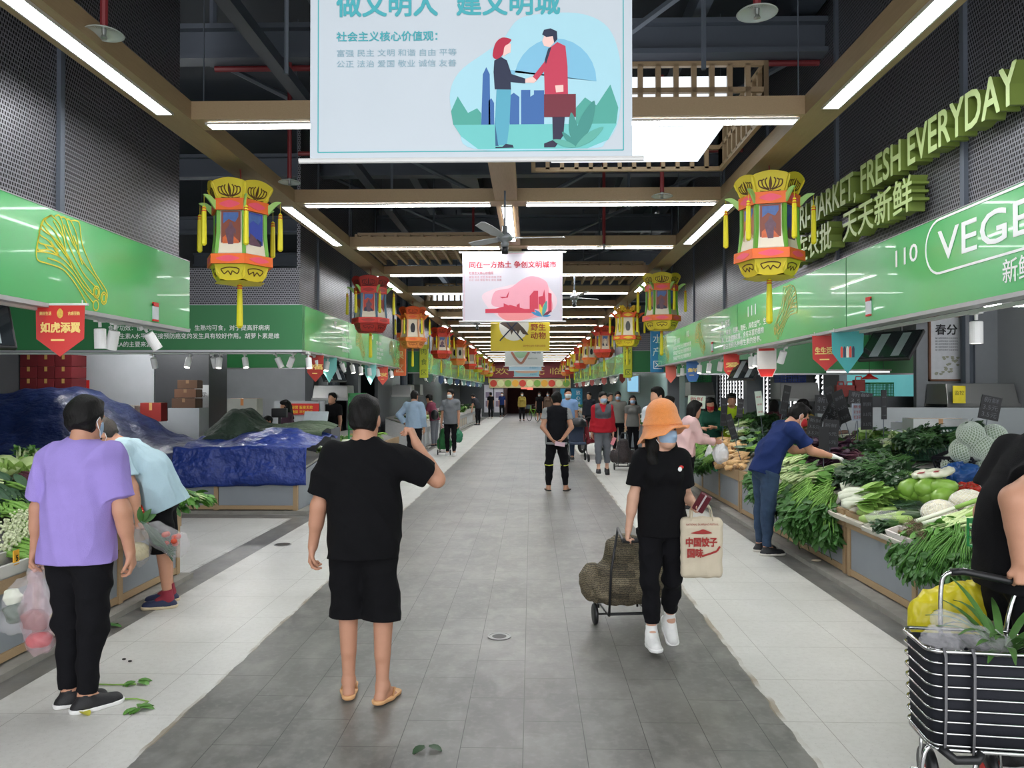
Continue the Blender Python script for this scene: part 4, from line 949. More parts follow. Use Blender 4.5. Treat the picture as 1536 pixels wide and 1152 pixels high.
    # feet
    for q in 'LR':
        Hp, K, A, fd, fu, fr_ = G[q]; b = A - fu * .058 * s
        B.cone(A, b - fd * .028 * s, .036 * s, .027 * s, .02).cone(A + fd * .02 * s, b + fd * .10 * s - fu * .004, .03 * s, .024 * s, .03).cone(b - fd * .02 * s, b + fd * .10 * s - fu * .004, .027 * s, .024 * s, .02, (fr_, 1.15))
        for i in range(5 if fine else 1):
            o = fr_ * (.03 - .0155 * i) * s * (1 if q == 'L' else -1) if fine else fr_ * 0; B.cone(b + fd * .09 * s + o * .8 - fu * .006, b + fd * (.158 - .010 * i) * s + o - fu * .014, .0115 * s if fine else .025, .0105 * s if fine else .015, .012)
    wr_ = {q: J[q][2] for q in 'LR'}; ed = {q: nrm(J[q][2] - J[q][1]) for q in 'LR'}
    mats_ = [skin] + ([gloves] if gloves else [])
    pick = (lambda c: np.any([(((c - wr_[q]) @ ed[q]) > -.03) & (np.linalg.norm(c - wr_[q], axis=1) < .24) for q in 'LR'], 0)) if gloves else None
    B.mesh('body', mats_, t, pick)
    # ---- eyes, brows
    if vox < .009 and not (abs(rz) < 60 and abs(hy) < 60):
        e = MB()
        for sx in (-1, 1): e.ball(h(sx * .032, .080, .008), .0125 * hs, 10, 6)
        e.build('eyes', m_eye, t, True)
        e = MB()
        for sx in (-1, 1): e.tube([h(sx * .015, .101, .030), h(sx * .034, .099, .036), h(sx * .052, .083, .030)], .0035 * hs, 5)
        e.build('eyebrows', m_hair, t)
    # ---- hair
    hm = hairm or m_hair; cx = Hc; F = Field(h(0, 0, 0) - .22 - (.35 if hair == 'long' else 0), h(0, 0, 0) + .22, max(vox, .005))
    F.ell(h(0, -.020, .036), [.086 * hs, .100 * hs, .103 * hs], RH, .01); F.ell(h(0, -.045, -.01), [.080 * hs, .062 * hs, .085 * hs], RH, .03); F.ell(h(0, .045, .088), [.058 * hs, .048 * hs, .036 * hs], RH, .03)
    F.noise(.005, 60, seed); F.ell(h(0, .085, -.045), [.085 * hs, .075 * hs, .105 * hs], RH, .012, 'sub')
    for sx in (-1, 1): F.ell(h(sx * .088, -.008, -.03), [.02 * hs, .03 * hs, .045 * hs], RH, .01, 'sub')
    F.cut(h(0, -.05, -.066 if not fem else -.09), -hu - hf * .35)
    if hair == 'long':
        for sx in (-1, 1): F.cone(h(sx * .055, -.05, 0), h(sx * .10, -.02, -.20), .05 * hs, .045 * hs, .04); F.cone(h(sx * .10, -.02, -.20), h(sx * .09, .03, -.30), .045 * hs, .02 * hs, .03)
        F.cone(h(0, -.07, 0), h(0, -.09, -.24), .06 * hs, .06 * hs, .04); F.noise(.004, 50, seed + 3)
    elif hair == 'tail': F.cone(h(0, -.11, .01), h(0, -.16, -.04), .025, .03, .02); F.cone(h(0, -.16, -.04), h(0, -.15, -.16), .03, .012, .02)
    elif hair == 'bun': F.ell(h(0, -.11, .05), [.035] * 3, None, .02)
    elif hair == 'bob': F.cone(h(-.06, -.03, 0), h(-.07, -.02, -.09), .04, .035, .03); F.cone(h(.06, -.03, 0), h(.07, -.02, -.09), .04, .035, .03); F.cone(h(0, -.06, 0), h(0, -.06, -.09), .06, .05, .03)
    F.mesh('hair', hm, t)
    if mask is not None:
        F = Field(h(0, .05, -.05) - .13, h(0, .05, -.05) + .13, max(vox, .0045)); F.ell(h(0, .028, -.038), [.070 * hs, .083 * hs, .088 * hs], RH, .01); F.cone(h(0, .10, -.015), h(0, .118, -.04), .008, .014, .03)
        F.cut(h(0, .10, -.006), hu); F.cut(h(0, .08, -.112), -hu); F.cut(h(0, .028, 0), -hf)
        mo = F.mesh('face_mask', mask, t); e = MB()
        if vox < .009 and mo:
            for k in range(3): pass
            for sx in (-1, 1):
                for z0 in (-.016, -.095): e.tube([h(sx * .069, .032, z0), h(sx * .079, .005, z0 * .5 - .01), h(sx * .088, -.022, -.012 + (.03 if z0 > -.05 else -.035)), h(sx * .084, -.036, -.012)], .0022, 5)
            e.build('ear_loop', m_strap, mo)
    # ---- clothes
    cw = max(vox, .006) if fine else vox
    if shirt is not None:
        F = Field(lo, hi, cw); inf = .014 * loose; torso(F, inf, False); hb = P0 - sp1 * hem * s
        F.cone(Wt, hb - sp1 * .05 * s, .150 * s * w + inf, .160 * s * w + inf * 1.3 + (.0 if not fem else .012), .06, (fw1, .80)); F.cone(Nk - sp2 * .012 * s, SL + rgt * .02 * s, .052 * s + inf * .4, .045 * s + inf, .05).cone(Nk - sp2 * .012 * s, SR - rgt * .02 * s, .052 * s + inf * .4, .045 * s + inf, .05)
        if sleeve > 0:
            FS = Field(lo, hi, cw); arms(FS, .016 * loose + .004, sleeve, r0=.054, r1=.05, r2=.038)
            for q in 'LR':
                S_, E, Wr = J[q]
                if sleeve <= 1: d = nrm(E - S_); p = S_ + (E - S_) * sleeve
                else: d = nrm(Wr - E); p = E + (Wr - E) * (sleeve - 1)
                sl, X, Y, Z = FS.sub(p - .17, p + .17); q2 = (X - p[0]) * d[0] + (Y - p[1]) * d[1] + (Z - p[2]) * d[2]; FS.F[sl] = np.maximum(FS.F[sl], q2)
            F.put(tuple(slice(0, n) for n in F.n), FS.F, .03)
        F.noise(.0075 if loose > 1.2 else .0045, 17, seed, (1, 1, .45))
        if vox < .012: F.noise(.0085 if loose > 1.2 else .0055, 15, seed + 9, (1, .8, .6), ridge=True)
        F.cut(hb, -sp1); F.cone(Nk - sp2 * .01 * s + fw * .012 * s, Nk + sp2 * .2 * s + fw * .03, (.058 if not collar else .064) * s, .12 * s, .008, op='sub')
        # hollow hem and cuffs
        if fine:
            G2 = Field(lo, hi, cw); torso(G2, inf - .034, False); G2.cone(Wt, hb - sp1 * .1 * s, .150 * s * w + inf - .034, .160 * s * w + inf * 1.3 - .034, .06, (fw1, .80)); sl = tuple(slice(0, n) for n in F.n); X, Y, Z = [a for a in F.ax]
            dz = (X[:, None, None] - hb[0]) * sp1[0] + (Y[None, :, None] - hb[1]) * sp1[1] + (Z[None, None, :] - hb[2]) * sp1[2]
            F.F = np.where(dz < .06, np.maximum(F.F, -G2.F), F.F)
        sm = shirt if isinstance(shirt, (list, tuple)) else [shirt]
        pk = None
        if vest:   # arms and lower hem of another cloth
            ax_ = rgt; pk = lambda c: ((np.abs((c - Ch) @ ax_) > .165 * s * w) | ((c - P0) @ sp1 < vest)).astype(int)
        if band: pk = lambda c: ((((c - Ch) @ sp2 > band[0] * s) | ((c - P0) @ sp1 < .02)) * 0 + (((c - Ch) @ sp2 > (-.11 + .25 * np.maximum(0, np.abs((c - Ch) @ rgt) - .09)) * s) & (np.abs((c - Ch) @ rgt) < .172 * s) & ~((np.abs((c - Ch) @ rgt) < (.02 + .35 * np.maximum(0, (c - Ch) @ sp2 - .03)) * s) & ((c - Ch) @ sp2 > .03 * s))) * 1).astype(int)
        F.mesh('shirt', sm, t, pk)
        if collar:
            e = MB(); ring = []
            for k in range(17):
                a = -2.6 + 5.2 * k / 16; ring.append(Nk + sp2 * (.012 + .0 * k) * s + (rgt * math.sin(a) * .066 - fw * math.cos(a) * .06 + fw * .012) * s)
            e.tube(ring, .017, 6, flat=.6); e.build('collar', sm[0], t, True)
    if legs is not None:
        F = Field(lo, hi, cw); pl = .012 * pants_loose; F.cone(P0 - V(.06 * s * w, 0, .0), P0 + V(.06 * s * w, 0, .0), .102 * s + pl * .6, .102 * s + pl * .6, kk, (fw1, .98)); F.cone(P0, P0 + sp1 * .12 * s, .138 * s * w + pl * .6, .132 * s * w + pl * .6, .05, (fw1, .8))
        up = {'long': 1.97, 'short': 1.06, 'crop': 1.72, 'skirt': .9}[cut] if legcut is None else legcut
        for q in 'LR':
            if cut == 'short': Hp, K, A = G[q][:3]; F.cone(Hp, K + (A - K) * .12, .086 * s + pl * .6, .064 * s + pl * 2.0, .03)
            else: leg(F, pl, q, up + .06, .45 if cut == 'long' else .9)
        F.noise(.004 if cut == 'short' else .0045, 26, seed + 5, (1, 1, .9 if cut != 'short' else .4)); 
        if vox < .012: F.noise(.0055, 20, seed + 11, (.7, .7, 1), ridge=True)
        for q in 'LR':
            Hp, K, A = G[q][:3]
            if up > 1: d = nrm(A - K); p = K + (A - K) * (up - 1)
            else: d = nrm(K - Hp); p = Hp + (K - Hp) * up
            sl, X, Y, Z = F.sub(p - .16, p + .16); q2 = (X - p[0]) * d[0] + (Y - p[1]) * d[1] + (Z - p[2]) * d[2]; f = F.F[sl]; dx = (X - p[0]) ** 2 + (Y - p[1]) ** 2 + 0 * Z
            F.F[sl] = np.where((dx < .019), np.maximum(f, q2), f)
        F.cut(P0 + sp1 * (.045 - hem if shirt is not None else .11) * s, sp1); F.mesh('shorts' if cut == 'short' else 'trousers', legs, t)
    # ---- shoes
    for q in 'LR':
        Hp, K, A, fd, fu, fr_ = G[q]; b = A - fu * .052 * s; sx = 1 if q == 'L' else -1; bb = A - fu * .085 * s; lo2 = A - .28; hi2 = A + .28; sv = .005 if fine else max(.006, vox)
        pr = lambda F, i: F.cone(bb - fd * .035 * s + fu * .02, bb + fd * .05 * s + fu * .02, .034 * s + i, .036 * s + i, .02).cone(bb + fd * .05 * s + fu * .02, bb + fd * .155 * s + fu * .018 + fr_ * sx * .006, .036 * s + i, .036 * s + i, .03, (fr_, 1.1))
        if sandal:
            F = Field(lo2, hi2, sv); pr(F, .006); F.cut(bb + fu * .022, fu); F.cut(bb, -fu); so = F.mesh('sandal', mat('sandal_' + sandal, sandal, .6, var=.1), t)
            if fine:
                e = MB(); tp = bb + fu * .03 + fd * .125 * s
                for o in (-1, 1): e.tube([tp + fr_ * .012 * sx + fu * .012, tp + fr_ * o * .03 - fd * .03 + fu * .024, bb + fr_ * o * .042 + fd * .05 * s + fu * .02], .008, 6, flat=.5)
                e.build('strap', mat('sandal_strap', '#b98a5c', .6), so, True)
            continue
        F = Field(lo2, hi2, sv); pr(F, .005); F.cone(A + fu * .01, b + fd * .0, .042 * s, .044 * s, .03).cone(b + fd * .03 * s + fu * .02, b + fd * .12 * s - fu * .008, .034 * s, .03 * s, .03, (fr_, 1.2)); F.cut(bb + fu * .02, -fu); F.cut(A + fu * .012 - fd * .01, fu * .9 - fd * .25)
        so = F.mesh('shoe', mat('shoe_' + shoe, shoe, .6, var=.12, scale=30, bump=.2, bscale=200), t)
        F = Field(lo2, hi2, sv); pr(F, .011); F.cut(bb + fu * .024, fu); F.cut(bb, -fu); F.mesh('sole', mat('sole_' + sole, sole, .6, var=.05), so)
        if fine:
            e = MB()
            for i in range(4): p = b + fd * (.045 + .02 * i) * s + fu * (.030 - .0085 * i); e.tube([p - fr_ * .02, p + fu * .006, p + fr_ * .02], .0035, 5)
            e.build('laces', mat('laces_' + (shoe if shoe != '#e9e9e8' else '#f4f4f2'), shoe if shoe != '#e9e9e8' else '#f4f4f2', .7), so)
        if sock:
            F = Field(lo2, hi2, sv); F.cone(K + (A - K) * .82, A - fu * .02, .043 * s, .043 * s, .02).cone(A - fu * .01, A - fu * .036 * s + fd * .065 * s, .047 * s, .040 * s, .02); F.cut(K + (A - K) * .84, nrm(K - A)); F.mesh('sock', mat('sock_' + sock, sock, .85), t)
    return t, dict(hands={q: Vector(hand_at[q]) for q in 'LR'}, wr={q: Vector(J[q][2]) for q in 'LR'}, head=Vector(Hc), h=h, P0=Vector(P0), Ch=Vector(Ch), Nk=Vector(Nk), sp=Vector(sp2), rgt=Vector(rgt), fw=Vector(fw), J=J, G=G)
def wpos(t, p): return Matrix.Translation(t.location) @ t.rotation_euler.to_matrix().to_4x4() @ Vector(p)
TIME0 = __import__('time').time()
c_black = cloth('black', '#0d0d10'); c_blackp = cloth('black_trousers', '#111115'); c_purple = cloth('lilac', '#9c8ad0'); c_pale = cloth('pale_blue_grey', '#a9c3ce'); c_navy = cloth('navy', '#1d2d5c'); c_jean = cloth('denim', '#35465e', var=.3, scale=25); c_redj = cloth('red_fleece', '#a5202c'); c_greyc = cloth('grey', '#5b5e64'); c_shirtb = cloth('light_blue_shirt', '#93a9bf')
# man in lilac T-shirt
man1, i1 = person('person in a lilac T-shirt and black trousers seen from behind, holding carrier bags', (-2.44, 4.10, 0), -8, 1.65, .0048, wide=1.10, lean=2, aL=((-.30, -.03, -1), (-.13, .05, -1)), aR=((.27, .0, -1), (.05, .22, -1)), hL=dict(curl=.95, n=(1, .1, 0)), hR=dict(curl=.5, n=(-.9, -.3, 0)),
  lL=((-.0, .10, -1), (.05, -.07, -1), -42, 0), lR=((.02, -.02, -1), (-.08, -.05, -1), -38, 0), shirt=c_purple, hem=.10, sleeve=.80, loose=1.9, legs=c_blackp, pants_loose=1.7, shoe='#17171a', sole='#ececea', mask=m_maskb, hy=6, hp=4, seed=4)
# man in black T-shirt and shorts with the hand at the ear
man3, i3 = person('person in a black T-shirt and black shorts walking away with a hand at the ear', (-.93, 4.25, 0), 0, 1.64, .0048, wide=1.12, lean=1, aL=((-.30, .0, -1), (-.17, .10, -1)), aR=((.78, .25, -.46), (-.50, .12, .82)), hL=dict(curl=.55, n=(1, .15, 0)), hR=dict(curl=1.0, n=(-.9, .1, -.3), d=(-.35, .1, .9)),
  lL=((-.02, .10, -1), (.02, -.05, -1), 12, 0), lR=((.08, -.04, -1), (.0, -.10, -1), -18, 4), shirt=c_black, hem=.10, sleeve=.80, loose=1.7, legs=c_black, cut='short', pants_loose=1.8, sandal='#d9a876', hy=-6, seed=7)
# woman with orange hat
wom, iw = person('person in an orange bucket hat, blue mask and black T-shirt walking toward the camera', (.86, 5.12, 0), 184, 1.49, .0048, wide=.98, female=True, lean=2, hy=26, hp=-6, aL=((-.16, -.06, -1), (.02, .85, -.12)), aR=((.24, -.05, -1), (.16, .03, -1)), hL=dict(curl=.75, n=(.2, -.2, 1), d=(-.1, .8, -.25)), hR=dict(curl=.95, n=(-1, .1, 0)),
  lL=((-.02, -.12, -1), (-.04, -.42, -1), 6, 38), lR=((.02, .10, -1), (-.02, .03, -1), -4, 0), hair='long', shirt=c_black, hem=.10, sleeve=.70, loose=1.15, legs=c_blackp, cut='crop', pants_loose=1.1, legcut=1.80, shoe='#e9e9e8', sole='#f2f2f0', sock='#eeeeec', mask=m_maskb, skin=m_skin2, seed=11)
h = iw['h']; F = Field(iw['head'] - Vector((.25, .25, .2)), iw['head'] + Vector((.25, .25, .25)), .005)
for k in range(1): F.cone(h(0, -.008, .045), h(0, -.008, .115), .130, .106, .03)
F.cut(h(0, 0, .035), h(0, 0, 0) - h(0, 0, 1)); hat = F.mesh('hat', mat('terry_orange', '#f5964a', .95, var=.12, scale=60, bump=.8, bscale=240, sheen=.4), wom)
mb = MB(); n = 40; rs = [(.128, .045), (.132, .01), (.158, -.025), (.192, -.055), (.188, -.062), (.154, -.034), (.126, .0), (.120, .04)]; vs = []; fs = []
for i, (r, z) in enumerate(rs):
    for k in range(n):
        a = 2 * PI * k / n; d = max(0, (r - .122) / .067); wv = .012 * math.sin(5 * a + .6) * d + .008 * math.sin(11 * a) * d; lift = .03 * d * math.sin(a + .35) - .045 * d * math.cos(a) - .02 * d * max(0, -math.sin(a))
        vs.append(h((r + .01 * d * math.sin(3 * a)) * math.cos(a), -.01 + r * math.sin(a), z + wv + lift * .8 + .012 + .035 * d * max(0, math.sin(a - .3))))
m_ = len(rs)
for i in range(m_):
    for k in range(n): fs.append((i * n + k, i * n + (k + 1) % n, ((i + 1) % m_) * n + (k + 1) % n, ((i + 1) % m_) * n + k))
mb.add(vs, fs); br = mb.build('hat_brim', mat('terry_orange'), hat, True); sd = br.modifiers.new('s', 'SUBSURF'); sd.levels = sd.render_levels = 1
mb = MB(); mb.ball(iw['Ch'] + iw['rgt'] * -.085 + iw['fw'] * .137 + iw['sp'] * .045, (.014, .004, .015)); mb.build('chest_badge', m_white, wom, True)
mb = MB(); mb.ball(iw['Ch'] + iw['rgt'] * -.095 + iw['fw'] * .132 + iw['sp'] * .058, (.016, .004, .011)); mb.build('chest_badge', m_red, wom, True)
# older man bending over the left counter
man2, i2 = person('person in a pale blue T-shirt and black shorts bending over the left vegetable counter', (-2.96, 6.1, 0), 104, 1.64, .006, wide=1.14, lean=24, curve=22, aL=((-.10, -.36, -1), (-.06, -.22, -1)), aR=((.1, .45, -1), (0, .8, -.5)), hL=dict(curl=.95, n=(1, 0, 0)),
  lL=((-.05, -.08, -1), (0, -.10, -1), 6, 0), lR=((.03, .02, -1), (0, -.14, -1), 10, 0), hairm=m_hairg, shirt=c_pale, hem=.12, sleeve=.72, loose=1.7, legs=c_black, cut='short', pants_loose=1.4, shoe='#20294a', sole='#d8c8a8', mask=m_maskb, hp=-4, seed=15, sock='#8a2a3a')
# man bending at the right counter
man6, i6 = person('person in a navy T-shirt, jeans and red mask leaning over the right vegetable counter', (2.47, 8.2, 0), -78, 1.68, .0065, wide=1.0, lean=20, curve=20, aL=((-.05, .62, -.75), (.05, .95, -.05)), aR=((.06, .66, -.72), (.02, .92, -.22)), hL=dict(curl=.3, n=(0, 0, -1)), hR=dict(curl=.35, n=(0, .2, -1)), gloves=mat('glove_white', '#e2e2de', .7),
  lL=((-.04, .02, -1), (0, -.05, -1), 4, 0), lR=((.05, -.06, -1), (0, -.05, -1), -6, 0), shirt=c_navy, hem=.08, sleeve=.66, loose=1.3, legs=c_jean, pants_loose=1.1, shoe='#1b1c20', sole='#d9d6ce', mask=m_maskr, hp=-8, seed=21)
# man at the right edge with the shopping cart
man5, i5 = person('person in black at the right edge holding bags and the basket cart handle', (2.16, 3.46, 0), -88, 1.75, .0052, wide=1.12, armr=1.3, lean=0, curve=20, aL=((-.10, -.40, -1), (-.02, .10, -1)), aR=((.10, -1.6, -.95), (-.04, .12, -.95)), hL=dict(curl=.95, n=(1, 0, 0)), hR=dict(curl=1.25, n=(-1, .1, 0), d=(.05, .12, -1)),
  shirt=c_black, hem=.10, sleeve=.60, loose=1.5, legs=c_blackp, pants_loose=1.4, hy=0, seed=25)
# middle distance
c_vest = [cloth('black_vest', '#15161b'), cloth('grey_sleeve', '#8d8f90')]
p7, i7 = person('person in a black vest with grey sleeves, hands clasped behind', (.44, 13.3, 0), 0, 1.68, .0095, wide=1.08, aL=((-.28, -.28, -1), (.55, -.22, -.75)), aR=((.28, -.28, -1), (-.55, -.25, -.72)), lL=((-.12, .02, -1), (-.02, -.06, -1), 14, 0), lR=((.10, .02, -1), (.06, -.10, -1), -24, 0), shirt=c_vest, vest=-.055, hem=.10, sleeve=.55, loose=1.3, legs=c_blackp, pants_loose=1.2, sandal='#2a2523', seed=31)
e = MB(); 
for q in 'LR':
    Hp, K, A = i7['G'][q][:3]; e.tube([K + (A - K) * .06 + np.array([-.072, -.045, .0]), K + (A - K) * .06 + np.array([0, -.082, -.01]), K + (A - K) * .06 + np.array([.072, -.045, 0])], .012, 6, flat=.5)
e.build('knee_stripe', mat('stripe_lime', '#b8bd4a', .6), p7)
p8, i8 = person('person in a red and grey fleece jacket walking toward the camera', (1.46, 15.8, 0), 180, 1.62, .0095, female=True, wide=1.08, hy=14, aL=((-.16, -.04, -1), (-.08, .12, -1)), aR=((.18, -.05, -1), (.10, .10, -1)), lL=((-.02, -.12, -1), (-.02, -.28, -1), 4, 28), lR=((.02, .10, -1), (0, .02, -1), -4, 0), hair='tail', shirt=[c_redj, cloth('grey_panel', '#55565c')], band=(.1,), collar=True, hem=.05, sleeve=1.9, loose=1.9, legs=cloth('grey_trousers', '#6a6d74'), cut='crop', pants_loose=1.3, shoe='#1a1a1c', sole='#1a1a1c', mask=m_maskb, skin=m_skin2, seed=35)
p9, i9 = person('person in a light blue shirt with a hand on the hip by the left stall', (-2.75, 18.0, 0), -14, 1.70, .011, wide=1.08, aL=((-.62, -.15, -.75), (.55, .12, -.78)), aR=((.16, .0, -1), (.05, .15, -1)), shirt=c_shirtb, hem=.06, sleeve=1.85, loose=1.7, legs=c_blackp, pants_loose=1.3, collar=True, seed=41)
p10, i10 = person('person in a grey T-shirt and white mask pulling a green trolley', (-2.14, 20.4, 0), 178, 1.72, .011, wide=1.08, hy=-24, aR=((.2, -.15, -1), (.1, -.02, -1)), lL=((-.02, .1, -1), (0, -.05, -1), 4, 0), lR=((.02, -.06, -1), (0, -.12, -1), -4, 8), shirt=cloth('mid_grey_tee', '#71757a'), hem=.09, sleeve=.7, loose=1.4, legs=c_blackp, shoe='#c8c8c6', mask=m_maskw, seed=43)
p11, i11 = person('person in a maroon top with a black shoulder bag turned to the left stall', (-3.0, 23.8, 0), 70, 1.62, .013, female=True, lean=10, curve=8, aR=((.1, .5, -1), (0, .9, -.3)), aL=((-.05, .4, -1), (0, .9, -.4)), hair='bun', shirt=cloth('maroon', '#7a3a4c'), hem=.06, sleeve=.7, loose=1.4, legs=cloth('grey_trousers'), seed=45)
F = Field((-.35, -.4, .7), (.2, .1, 1.4), .012); F.ell((-.19, -.1, 1.0), (.1, .13, .16), None, .03); F.mesh('shoulder_bag', m_blackp, p11)
# farther along the hall
def far(label, px, py, rz, H=1.66, **k):
    p = onz(px, py, 0); return person(label, (p.x, p.y, 0), rz, H, k.pop('vox', .016), **k)
far('person in black bending to the far left counter', 717, 638, 55, lean=16, curve=16, aR=((.1, .5, -1), (0, .9, -.3)), shirt=cloth('charcoal', '#2b2c31'), legs=c_blackp, seed=51)
far('person in dark clothes standing near the far posters', 736, 628, 30, shirt=c_black, legs=c_blackp, shoe='#d8d8d6', seed=53)
far('person in navy uniform facing the camera beside the far entrance', 753, 626, 180, shirt=c_navy, legs=c_blackp, mask=m_maskw, seed=55)
far('person in a mustard jacket walking in the middle of the far hall', 783, 632, 180, female=True, hair='bob', shirt=cloth('mustard', '#a08c45'), sleeve=1.9, loose=1.7, legs=c_blackp, mask=m_maskw, seed=57)
far('person in a black dress beside the green bicycle', 809, 633, 175, female=True, hair='bob', shirt=c_black, hem=.3, loose=2.0, legs=c_black, cut='skirt', mask=m_maskw, shoe='#d8d8d6', seed=59)
far('person in brown carrying things right of the bicycle', 822, 634, 170, female=True, hair='tail', shirt=cloth('brown', '#5a473c'), sleeve=1.8, legs=c_blackp, mask=m_maskb, seed=61)
far('person in a pale blue T-shirt and white mask behind the vest wearer', 852, 690, 172, H=1.76, vox=.012, hy=10, shirt=cloth('sky_tee', '#86a6d2'), loose=1.4, legs=cloth('dark_denim', '#39465c'), mask=m_maskw, seed=63)
far('person in a dark jacket among the parked scooters', 884, 657, 150, shirt=cloth('dark_jacket', '#24262e'), sleeve=1.9, loose=1.6, legs=c_blackp, seed=65)
far('person in a grey button shirt and blue mask in the right lane', 927, 679, 178, H=1.68, vox=.012, shirt=cloth('grey_shirt', '#77766f'), collar=True, loose=1.5, legs=c_blackp, mask=m_maskb, seed=67)
far('person in a grey blouse with long hair beside the grey button shirt', 949, 684, 178, H=1.58, vox=.012, female=True, hair='long', shirt=cloth('grey_blouse', '#6c6c69'), loose=1.5, legs=c_blackp, mask=m_maskb, seed=69)
far('person at the back of the group behind the grey blouse', 915, 668, 200, H=1.64, shirt=c_black, legs=c_blackp, seed=71)
person('tall person with dark hair in white behind the orange hat', (1.90, 11.6, 0), 150, 1.74, .012, shirt=cloth('white_shirt', '#d5d8dc'), loose=1.5, legs=c_blackp, hy=-30, seed=73)
person('person with long hair in a white top behind the pink sweater', (2.16, 12.2, 0), -60, 1.60, .012, female=True, hair='tail', shirt=cloth('white_top', '#d0d8e2'), sleeve=1.8, loose=1.5, legs=c_blackp, seed=75)
pk, ik = person('person in a pale pink sweater and black skirt reaching over the right counter', (2.22, 11.2, 0), -82, 1.56, .0105, female=True, lean=6, curve=8, hair='bob', aL=((-.05, .5, -.9), (.05, 1, -.1)), aR=((.08, .45, -1), (0, 1, -.12)), shirt=cloth('pale_pink', '#dcb8b6'), sleeve=1.88, loose=1.6, legs=c_black, cut='skirt', legcut=1.0, pants_loose=2.2, seed=77)
# sellers
person('person in a green sweater and red mask filling a bag behind the right counter', (3.42, 14.75, 0), 165, 1.60, .012, female=True, lean=12, curve=8, hair='long', aL=((-.15, .3, -1), (.5, .8, .1)), aR=((.2, .3, -1), (-.3, .9, .0)), shirt=cloth('bottle_green', '#1f4a3c'), sleeve=1.6, loose=1.4, legs=c_blackp, mask=m_maskr, seed=81)
nv, inv = person('person in a neon yellow T-shirt and black cap bowed over the right counter', (3.92, 15.3, 0), 175, 1.68, .012, lean=10, curve=12, hp=-30, shirt=cloth('neon_yellow', '#b7d52e'), loose=1.5, legs=c_blackp, seed=83)
F = Field(np.array(inv['head']) - .2, np.array(inv['head']) + .25, .012); F.ell(inv['h'](0, -.01, .05), [.095, .11, .09], None, .02); F.cut(inv['h'](0, 0, .035), np.array([0, 0, -1.])); F.ell(inv['h'](0, .12, .04), [.07, .07, .012], None, .02); F.mesh('cap', m_blackp, nv)
person('person with tied dark hair in ochre behind the right counter', (4.72, 13.3, 0), 110, 1.55, .012, female=True, hair='tail', lean=6, shirt=cloth('ochre', '#8f7a3c'), loose=1.4, legs=c_blackp, seed=85)
person('person in dark maroon turned away behind the right price signs', (4.72, 15.1, 0), 20, 1.52, .012, female=True, hair='bob', shirt=cloth('dark_maroon', '#4a2a30'), loose=1.4, legs=c_blackp, seed=87)
person('person in a black T-shirt behind the green stand of the left block', (-4.45, 17.3, 0), 160, 1.66, .012, lean=8, shirt=c_black, loose=1.4, legs=c_blackp, hp=-15, seed=89)
person('person with long dark hair in dusky purple by the white boxes', (-4.6, 14.6, 0), 120, 1.52, .012, female=True, hair='long', lean=8, shirt=cloth('dusky', '#5a4452'), loose=1.4, legs=c_blackp, seed=91)
person('seated person with dark hair low behind the green tarpaulin', (-4.75, 14.0, 0), 150, 1.25, .012, lean=10, shirt=c_black, legs=c_blackp, seed=93)
person('person in a dark grey shirt bowed at the end of the second left block', (-3.95, 19.3, 0), 120, 1.62, .012, lean=18, curve=15, shirt=cloth('slate', '#4a4c50'), sleeve=1.7, loose=1.5, legs=c_blackp, seed=95)
print('crowd', __import__('time').time() - TIME0)
# ---------------------------------------------------------------- stall counters
m_panel = mat('counter_panel_grey', '#8a9096', .55, var=.10, scale=4, bump=.04); m_oak = wood('counter_oak', '#b59a76', '#9c8160'); m_plinth = mat('plinth_dark', '#3c3a37', .8, var=.2)
m_deck = mat('deck_board', '#8f8d88', .6, var=.1); m_ss = mat('stainless_steel', '#9b9c9a', .42, .85, var=.06, scale=3)
SL_R = .33
def counter(label, o, rz, L, D, slope=SL_R, front=None, wd=None, grp=None, zf=.63):
    t = thing('stall_counter', label, 'counter', o, rz, grp); wd = wd or m_oak; front = front or m_panel
    MB().b2((.03, .06, .0), (L - .03, D, .47)).build('carcass', m_plinth, t)
    n = max(1, round(L / 1.13)); p = L / n
    for i in range(n):
        MB().b2((i * p + .035, .012, .115), ((i + 1) * p - .035, .04, .48)).build('front_panel', front, t, bevel=.003)
    for i in range(n + 1):
        x = min(max(i * p, .032), L - .032); MB().b2((x - .03, .0, .05), (x + .03, .05, .48)).build('post', wd, t)
    MB().b2((0, .004, .06), (L, .045, .115)).build('bottom_rail', wd, t)
    MB().b2((0, -.012, .48), (L, .04, zf)).build('front_board', wd, t, bevel=.004)
    mb = MB(); z0, z1 = zf - .035, zf - .035 + slope * (D - .04)
    mb.add([(0, .04, z0), (L, .04, z0), (L, D, z1), (0, D, z1), (0, .04, z0 - .03), (L, .04, z0 - .03), (L, D, z1 - .03), (0, D, z1 - .03)], [(0, 1, 2, 3), (7, 6, 5, 4), (0, 4, 5, 1), (2, 6, 7, 3), (1, 5, 6, 2), (0, 3, 7, 4)])
    mb.build('display_deck', m_deck, t)
    for x in (0, L - .03): MB().add([(x, .06, .05), (x + .03, .06, .05), (x + .03, D, .05), (x, D, .05), (x, .06, zf - .08), (x + .03, .06, zf - .08), (x + .03, D, z1 - .05), (x, D, z1 - .05)], [(3, 2, 1, 0), (4, 5, 6, 7), (0, 1, 5, 4), (1, 2, 6, 5), (2, 3, 7, 6), (3, 0, 4, 7)]).build('end_panel', front, t)
    return t
RD = 1.5
